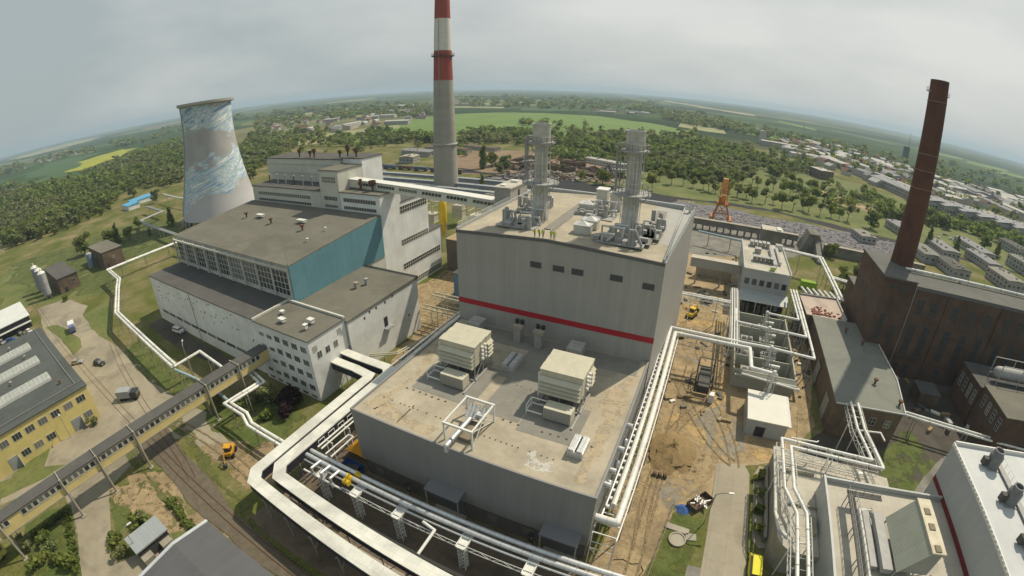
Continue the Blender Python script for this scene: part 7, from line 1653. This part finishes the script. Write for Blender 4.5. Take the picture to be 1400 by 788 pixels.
# ------------------------------------------------------------------ vehicles
def car(name, label, cat, x, y, rz, paint, L_=4.4, W_=1.75, H_=1.45, van=False, group=None):
    t = thing(name, label, cat, (x,y,0), group, rz)
    b = M(); hb = .85 if not van else 1.15
    b.add([(-L_/2,-W_/2,.3),(L_/2,-W_/2,.3),(L_/2,W_/2,.3),(-L_/2,W_/2,.3),(-L_/2,-W_/2,hb*.9),(L_/2,-W_/2,hb*.82),(L_/2,W_/2,hb*.82),(-L_/2,W_/2,hb*.9),(-L_/2+.15,-W_/2+.06,hb),(L_/2-.5,-W_/2+.06,hb),(L_/2-.5,W_/2-.06,hb),(-L_/2+.15,W_/2-.06,hb)],
          [(0,3,2,1),(0,1,5,4),(1,2,6,5),(2,3,7,6),(3,0,4,7),(4,5,9,8),(5,6,10,9),(6,7,11,10),(7,4,8,11),(8,9,10,11)]); b.build('body', paint, t, local=True)
    x0, x1 = (-L_/2+.25, L_/2-1.5) if not van else (-L_/2+.1, L_/2-.75)
    b = M(); a0, a1 = x0+(.45 if not van else .05), x1-.55
    b.add([(x0,-W_/2+.1,hb),(x1,-W_/2+.1,hb),(x1,W_/2-.1,hb),(x0,W_/2-.1,hb),(a0,-W_/2+.22,H_-.06),(a1,-W_/2+.22,H_-.06),(a1,W_/2-.22,H_-.06),(a0,W_/2-.22,H_-.06)],[(0,1,5,4),(1,2,6,5),(2,3,7,6),(3,0,4,7)]); b.build('windows', GLASS, t, local=True)
    b = M(); b.box(a0-.02,a1+.02,-W_/2+.2,W_/2-.2,H_-.06,H_); b.build('roof', paint, t, local=True)
    for i in (-L_*.31,L_*.31):
        for j in (-W_/2+.1,W_/2-.1): b = M(); b.tube((i,j-.11,.32),(i,j+.11,.32),.32,12); wz = b.build('wheel', TYRE, t, local=True)
    for j in (-W_*.36,W_*.36): b = M(); b.box(L_/2-.02,L_/2+.03,j-.18,j+.18,.55,.72); b.build('headlight', mat('headlight', (.7,.7,.68), .2), t, local=True)
    return t
car('van', 'bright yellow van parked on the slab road beside the rounded annex', 'van', 20.0, 48.0, math.pi/2, VANY, 5.2, 2.0, 2.3, True)
car('parked_car', 'white estate car parked beside the annex wall', 'car', -141, 53-1.6, .15, CARW, 4.7, 1.85, 1.7, True)
car('parked_car', 'silver car parked on the sunken rails beside the workshop', 'car', -156.3, 19.5, .9, CARS_)
car('parked_car', 'black car parked at the end of the small grass island', 'car', -147.5, 24.7, .4, CARK, 4.6, 1.9, 1.6)
car('parked_car', 'white car parked behind the link gallery on the far dirt yard', 'car', 4.2, 186, .2, CARW, 4.8, 1.9, 1.6)
car('parked_car', 'dark car parked left of the white one on the far dirt yard', 'car', -1, 184, 1.4, CARK, 4.6, 1.9, 1.5)
car('parked_car', 'white car among the dark ones by the open storage shed', 'car', -206, 12.5, .3, CARW, 4.2)
car('parked_car', 'black car beside the white one by the open storage shed', 'car', -208.5, 9, .3, CARK, 4.4)
car('parked_car', 'blue grey car nearer the left edge by the storage shed', 'car', -206.5, 4.5, 1.3, CARB, 4.4)
car('parked_car', 'pale car at the left edge by the storage shed', 'car', -209, 1.0, .2, CARS_, 4.4)
car('parked_car', 'lime yellow car at the far left edge beside the workshop', 'car', -203, -2.5, .9, LIME, 4.2)
car('van', 'white van standing in front of the small pale blue building', 'van', -58.5, 106.5, 0, CARW, 5.4, 2.1, 2.4, True)
for k, (px, py) in enumerate(((1292,322),(1300,328),(1310,334),(1288,333),(1298,340),(1283,326))): g0 = at(px, py); car('parked_car', 'small white car in the cluster right of the brick chimney', 'car', g0.x, g0.y, .3*k, CARW if k % 3 else CARS_, 4.4, group='cars parked right of the brick chimney')
def truck(name, label, cat, x, y, rz, cabm, bedm, open_bed=True, L_=7.5):
    t = thing(name, label, cat, (x,y,0), None, rz)
    b = M(); b.box(L_/2-1.9,L_/2,-1.15,1.15,.6,2.5); b.build('cab', cabm, t, local=True); b = M(); b.box(L_/2-.9,L_/2+.03,-1.0,1.0,1.5,2.2); b.build('windscreen', GLASS, t, local=True)
    b = M(); b.box(-L_/2,L_/2,-.5,.5,.5,.8); b.build('chassis', DARK, t, local=True)
    b = M()
    if open_bed:
        b.box(-L_/2,L_/2-2.1,-1.2,1.2,.85,1.0)
        for (a0,a1,c0,c1) in ((-L_/2,L_/2-2.1,-1.2,-1.1),(-L_/2,L_/2-2.1,1.1,1.2),(-L_/2,-L_/2+.1,-1.1,1.1),(L_/2-2.2,L_/2-2.1,-1.1,1.1)): b.box(a0,a1,c0,c1,1.0,1.7)
    else: b.box(-L_/2,L_/2-2.1,-1.2,1.2,.9,2.9)
    b.build('bed', bedm, t, local=True)
    for i in (-L_*.32,-L_*.15,L_*.36):
        for j in (-1,1): b = M(); b.tube((i,j-.15,.48),(i,j+.15,.48),.48,12); b.build('wheel', TYRE, t, local=True)
    return t
truck('delivery_truck', 'white and blue truck parked on the small concrete pad by the grass island', 'truck', -186, 26.5, -.2, mat('truck_blue', (.10,.14,.35), .4), CARW, False, 6.5)
truck('flatbed_truck', 'dark truck with a pale grey flat cover standing on the concrete yard', 'truck', -119.3, 23.6, .75, CARK, mat('pale_tarp', (.30,.32,.33), .7, .06), False, 6.2)
for z in (0,): pass
def excavator(x, y, rz, label, m=ORANGE, s=1.0, name='excavator', wheels=True):
    t = thing(name, label, 'excavator', (x,y,0), None, rz); S = lambda v: tuple(c*s for c in v)
    def bb(*a): b = M(); b.box(*[c*s for c in a]); return b
    if wheels:
        for i in (-1.2,1.2):
            for j in (-1,1): b = M(); b.tube(S((i,j-.25,.6)),S((i,j+.25,.6)),.6*s,12); b.build('wheel', TYRE, t, local=True)
    else:
        for j in (-1,1): bb(-1.8,1.8,j-.3,j+.3,0,.8).build('crawler_track', TYRE, t, local=True)
    bb(-1.9,1.6,-.95,.95,.7,1.7).build('engine_body', m, t, local=True)
    bb(-.3,1.1,-.8,.8,1.7,2.8).build('cab', GLASS, t, local=True); bb(-.4,1.2,-.9,.9,2.8,2.95).build('cab_roof', m, t, local=True)
    b = M(); b.tube(S((1.4,0,1.3)),S((3.2,0,3.0)),.18*s,6); b.tube(S((3.2,0,3.0)),S((4.4,0,1.2)),.15*s,6); b.build('boom', m, t, local=True)
    b = M(); b.add([S(v) for v in ((4.1,-.5,1.2),(4.1,.5,1.2),(4.9,.5,1.1),(4.9,-.5,1.1),(4.3,-.5,.3),(4.3,.5,.3),(4.8,.5,.3),(4.8,-.5,.3))],[(0,3,2,1),(4,5,6,7),(0,4,7,3),(1,2,6,5),(0,1,5,4),(2,3,7,6)]); b.build('bucket', mat('dark_steel', (.07,.07,.065)), t, local=True)
    return t
excavator(-77.0, 29.0, -.9, 'orange wheeled backhoe excavator beside the white duct corner', mat('machine_yellow', (.58,.30,.03), .5, .2, 2), .9)
excavator(-.5, 133, 1.2, 'yellow excavator on the sand below the link gallery', YEL, 1.0, wheels=False)
excavator(3.5, 146, 2.4, 'dark excavator standing behind the yellow one near the link gallery', mat('dark_steel', (.07,.07,.065)), 1.0, wheels=False)
excavator(-2.5, 118, .5, 'small yellow digger below the pipe bridge by the boiler hall wall', YEL, .6, wheels=False)
t = thing('container', 'lime green open container on the dirt behind the control building', 'container', (44,178,0)); b = M(); b.box(40,46.5,176,178.6,.2,2.8); b.build('body', LIME, t); b = M(); b.box(39.9,46.6,175.9,178.7,2.82,3); b.build('rim', mat('lime_dark', (.2,.33,.03)), t)

# ------------------------------------------------------------------ props near the turbine hall
t = thing('skip', 'blue skip standing at the front left corner of the turbine hall', 'skip', (-51,39.6,0)); b = M(); b.add([(-53,38.4,.1),(-49.5,38.4,.1),(-49.5,40.8,.1),(-53,40.8,.1),(-53.4,38,2.0),(-49.1,38,2.0),(-49.1,40.95,2.0),(-53.4,40.95,2.0),(-53,38.6,.4),(-49.6,38.6,.4),(-49.6,40.6,.4),(-53,40.6,.4)],[(0,3,2,1),(0,1,5,4),(1,2,6,5),(2,3,7,6),(3,0,4,7),(8,9,10,11),(4,5,9,8),(5,6,10,9),(6,7,11,10),(7,4,8,11)]); b.build('hull', BLUEP, t); b = M(); b.rbox((-51,39.5,1.2),(2.6,1.8,1.2),.3); b.build('contents', DARK, t)
t = thing('tent', 'orange tarpaulin tent tucked beside the turbine hall corner', 'tent', (-53,44.5,0)); b = M(); b.add([(-55.2,42.6,1.8),(-49.5,42.6,1.8),(-49.5,47,1.8),(-55.2,47,1.8),(-52.3,44.8,4.0)],[(0,1,4),(1,2,4),(2,3,4),(3,0,4),(0,3,2,1)]); b.build('canvas', mat('orange_tarp', (.62,.30,.02), .6, .08), t); 
for i, j in ((-55,42.8),(-49.7,42.8),(-49.7,46.8),(-55,46.8)): b = M(); b.tube((i,j,0),(i,j,1.85),.06,5); b.build('pole', GREYST, t)
def wall_lamp(x, label):
    t = thing('call_post', label, 'call post', (x,40.6,0)); b = M(); b.tube((x,40.4,0),(x,40.4,3.6),.08,6); b.build('post', GREYST, t); b = M(); b.box(x-.3,x+.3,40.1,40.5,1.0,2.0); b.build('panel', DARK, t); b = M(); b.box(x-.25,x+.25,40.02,40.09,1.1,1.5); b.build('plate', mat('ochre_plate', (.4,.3,.12)), t); b = M(); b.box(x-.4,x+.4,39.9,40.6,3.5,3.75); b.build('lamp', DARK, t)
wall_lamp(-38.4, 'dark call post with a lamp at the turbine hall wall left of the first canopy'); wall_lamp(-15.3, 'dark call post at the turbine hall wall left of the second canopy')
t = thing('rubble_skip', 'open brown box of timber and white scrap on the gravel', 'skip', (9,59,0)); b = M()
ca_, sa_ = math.cos(.9), math.sin(.9)
b.rbox((9.2,59.4,.12),(4.6,2.2,.2),.9)
for s_ in (-1,1): b.rbox((9.2-sa_*1.1*s_,59.4+ca_*1.1*s_,.6),(4.6,.12,1.0),.9); b.rbox((9.2+ca_*2.3*s_,59.4+sa_*2.3*s_,.6),(.12,2.1,1.0),.9)
b.build('box', SC1, t); b = M()
for k in range(12): b.rbox((9.2+rnd.uniform(-1.4,1.4),59.4+rnd.uniform(-1,1),.9),(rnd.uniform(.4,1.6),.25,.2),rnd.random()*3)
b.build('scrap_load', WHITEP, t)
t = thing('tarpaulin', 'crumpled blue tarpaulin on the ground beside the timber box', 'tarpaulin', (6.5,57.2,0)); b = M(); vs = [(6.5+1.4*math.cos(a)*(1+.2*math.sin(5*a)),57.2+1.2*math.sin(a),.05) for a in [i*math.pi/8 for i in range(16)]]+[(6.5,57.2,.7)]; b.add(vs,[(i,(i+1)%16,16) for i in range(16)]); b.build('sheet', mat('blue_tarp', (.04,.10,.28), .5, .3, 2), t)
t = thing('inspection_pit', 'round concrete manhole ring in the grass beside the slab road', 'manhole', (6.6,50.3,0)); b = M(); b.lathe(6.6,50.3,[(1.5,.02),(1.5,.35),(1.25,.35),(1.2,.2),(.01,.2)],24); b.build('ring', CONC, t); b = M(); b.rbox((6.2,52.6,.12),(4.2,1.2,.2),-.1); b.rbox((8.8,51.5,.12),(1.8,1.4,.2),.2); b.build('slab', CONC, t)
t = thing('cable_reel', 'three small dark cable reels on the sand beside the earth mound', 'cable reel', (1,63.6,0)); 
for k in range(3): b = M(); b.tube((-.4+k*1.0,63.6,.5),(.1+k*1.0,63.8,.5),.5,12); b.build('reel', SC1, t)
t = thing('wooden_pallet', 'pale wooden pallet stack near the white roofed cabin', 'pallet', (11.7,86.6,0)); b = M()
for k in range(5): b.box(11,12.7,85.8+k*.34,86.05+k*.34,.25,.35)
for k in range(3): b.box(11+k*.75,11.2+k*.75,85.8,87.4,.02,.25)
b.build('plank', WOOD, t)
def lamp(x, y, h, arm, rz, label):
    t = thing('street_lamp', label, 'street lamp', (x,y,0)); b = M(); dx, dy = math.cos(rz)*arm, math.sin(rz)*arm
    b.path([(x,y,0),(x,y,h-.5),(x+dx*.4,y+dy*.4,h),(x+dx,y+dy,h+.1)],.09,6); b.build('pole', CONC, t); b = M(); b.rbox((x+dx*1.15,y+dy*1.15,h+.1),(.9,.3,.18),rz); b.build('lamp_head', WHITEP, t)
lamp(10.6,55.4,8,2.2,.2,'street lamp arching over the slab road'); lamp(-115.5,41.8,8,2.0,2.6,'street lamp on the lawn inside the white pipe arch'); lamp(-70.5,2,7,1.2,1.5,'street lamp beside the small carport'); lamp(-118,5,7.5,1.4,0,'street lamp in front of the yellow workshop'); lamp(-94,-16,7,1,.5,'street lamp under the footbridge near the garden')
fe = thing('chain_fence', 'low mesh fence along the grass plot beside the sandy yard', 'fence', (4,45,0)); b = M()
for k in range(12): y = 36+k*2; x = 3.0+k*.16; b.tube((x,y,0),(x,y,1.4),.05,4)
b.tube((3,36,1.35),(4.8,58,1.35),.03,4); b.tube((3,36,.7),(4.8,58,.7),.03,4); b.build('posts', GREYST, fe)
t = thing('hose', 'black hose curling over the sand beside the rack leg', 'hose', (-1,42,0)); b = M(); b.path([(-2.4,43,.08),(-1,43.6,.08),(.6,43.2,.08),(1.8,43.8,.08),(2.6,42.6,.08),(2.2,41.4,.08)],.07,5); b.build('hose_line', TYRE, t)
for k, (x, y) in enumerate(((15.6,46),(14.6,51.5),(16.2,55),(16.4,61.5),(13.4,58))):
    t = thing('manhole_cover', 'round manhole cover flush in the concrete slab road', 'manhole', (x,y,.02), 'manhole covers in the slab road'); b = M(); b.tube((x,y,.012),(x,y,.03),.4,16); b.build('cover', CONCD, t)
# construction clutter in the dirt corridor
CL = [GREYST, WOOD, SC1, WHITEP, CONCD, mat('dark_steel', (.07,.07,.065)), WOOD]
spots = []
for k in range(70):
    x, y = r5.uniform(-5,13), r5.choice((r5.uniform(84,100), r5.uniform(108,126), r5.uniform(132,158), r5.uniform(165,200)))
    if 3.5 < x < 9 and 88 < y < 104: continue
    spots.append((x,y))
b = M()
for x, y in spots: b.rbox((x,y,.25),(r5.uniform(.4,3),r5.uniform(.3,1.0),r5.uniform(.2,.8)),r5.random()*3,r5.randrange(7))
for k in range(50): b.rbox((r5.uniform(29,35),r5.uniform(100,146),.3),(r5.uniform(.4,2.5),r5.uniform(.2,.8),.5),r5.random()*3,r5.randrange(6))
for k in range(40): b.rbox((r5.uniform(-60,-50),r5.uniform(84,128),.3),(r5.uniform(.4,2.5),r5.uniform(.2,.8),.6),r5.random()*3,r5.randrange(6))
b.build('site_clutter', CL, label='loose timber, pipes and crates scattered over the dirt of the building site', cat='clutter', kind='stuff')
b = M()
for k in range(40): b.rbox((r5.uniform(62,100),r5.uniform(96,119),.4),(r5.uniform(.5,3),r5.uniform(.4,1.6),r5.uniform(.4,1.6)),r5.random()*3,r5.randrange(6))
b.build('alley_clutter', CL, label='old crates and pipes lying in the dark alley below the brick mill', cat='clutter', kind='stuff')

# ------------------------------------------------------------------ people: workers in yellow vests on the roof edge
SKIN = mat('skin', (.45,.28,.2), .6, .05); VEST = mat('hi_vis_vest', (.62,.72,.04), .7, .08); TROU = mat('dark_trousers', (.03,.035,.06), .8, .1); HELM = mat('white_helmet', (.7,.7,.68), .4, .03)
def person(x, y, z, rz, label, lean=0.0, k=0):
    t = thing('person', label, 'person', (x,y,z), None, rz)
    me = bpy.data.meshes.new('body'); J = {'pel':(0,0,.95),'che':(lean*.3,0,1.32),'nec':(lean*.42,0,1.52),'hed':(lean*.48,0,1.68)}
    for s_, n_ in ((-1,'l'),(1,'r')):
        J['hip'+n_]=(0,s_*.1,.9); J['kne'+n_]=(.04+.05*s_*(k%2),s_*.12,.48); J['ank'+n_]=(-.02+.1*s_*(k%2),s_*.13,.08); J['toe'+n_]=(.14+.1*s_*(k%2),s_*.14,.04)
        J['sho'+n_]=(lean*.38,s_*.2,1.44); J['elb'+n_]=(.08+lean*.4,s_*.27,1.17); J['han'+n_]=(.28,s_*(.18 if k%2 else .26),1.05 if k%2 else .9)
    E_ = [('pel','che'),('che','nec'),('nec','hed')]+[(a+s_,c+s_) for s_ in 'lr' for a, c in (('hip','kne'),('kne','ank'),('ank','toe'),('sho','elb'),('elb','han'))]+[('pel','hip'+s_) for s_ in 'lr']+[('che','sho'+s_) for s_ in 'lr']
    ks = list(J); me.from_pydata([J[q] for q in ks], [(ks.index(a),ks.index(c)) for a, c in E_], [])
    o = bpy.data.objects.new('body', me); COL.objects.link(o); o.parent = t; md = o.modifiers.new('skin','SKIN')
    R2 = {'pel':.15,'che':.16,'nec':.065,'hed':.105,'hip':.1,'kne':.07,'ank':.05,'toe':.04,'sho':.075,'elb':.05,'han':.04}
    for i, q in enumerate(ks):
        sv_ = me.skin_vertices[0].data[i]; rr_ = R2[q[:3]]; sv_.radius = (rr_, rr_); sv_.use_root = (q == 'pel')
    sb_ = o.modifiers.new('sub','SUBSURF'); sb_.levels = 1; sb_.render_levels = 1; me.materials.append(TROU)
    b = M(); b.lathe(lean*.3,0,[(.2,.9),(.21,1.1),(.22,1.38),(.12,1.5)],12); b.build('vest', VEST, t, local=True)
    b = M(); b.ball((lean*.5+.02,0,1.68),.11,10,8); b.build('head', SKIN, t, local=True)
    b = M(); b.lathe(lean*.5,0,[(.16,1.72),(.13,1.76),(.1,1.83),(.01,1.85)],12); b.build('helmet', HELM, t, local=True)
for k, (x, lb) in enumerate(((-31.9,'person in a yellow vest at the roof edge, leftmost of the group'),(-31.0,'person in a yellow vest bending forward, second from the left on the roof'),(-30.2,'person in a yellow vest in the middle of the group on the roof'),(-28.6,'person in a yellow vest standing apart, second from the right on the roof'),(-27.9,'person in a yellow vest at the right end of the group on the roof'))):
    person(x, 78.6+.15*(k % 2), gable(x)+.04, -1.57+.4*(k-2), lb, .4 if k == 1 else .1, k)

# ------------------------------------------------------------------ haze over the whole country
hz = M(); hz.box(-17500,17500,-17500,17500,-1.5,131)
hm = bpy.data.materials.new('haze_air'); hm.use_nodes = True; n = hm.node_tree.nodes; n.clear()
o_ = n.new('ShaderNodeOutputMaterial'); pv = n.new('ShaderNodeVolumePrincipled'); pv.inputs['Color'].default_value = (.62,.80,.95,1); pv.inputs['Density'].default_value = 1.4e-4; pv.inputs['Anisotropy'].default_value = .1
hm.node_tree.links.new(pv.outputs[0], o_.inputs['Volume'])
hz.build('haze', hm, kind='stuff', label='pale bluish haze lying over the distant country', cat='haze')
for o in list(bpy.data.objects):              # prototypes never planted
    if o.parent is None and o.location.z < -400:
        for c in list(o.children): bpy.data.objects.remove(c)
        bpy.data.objects.remove(o)
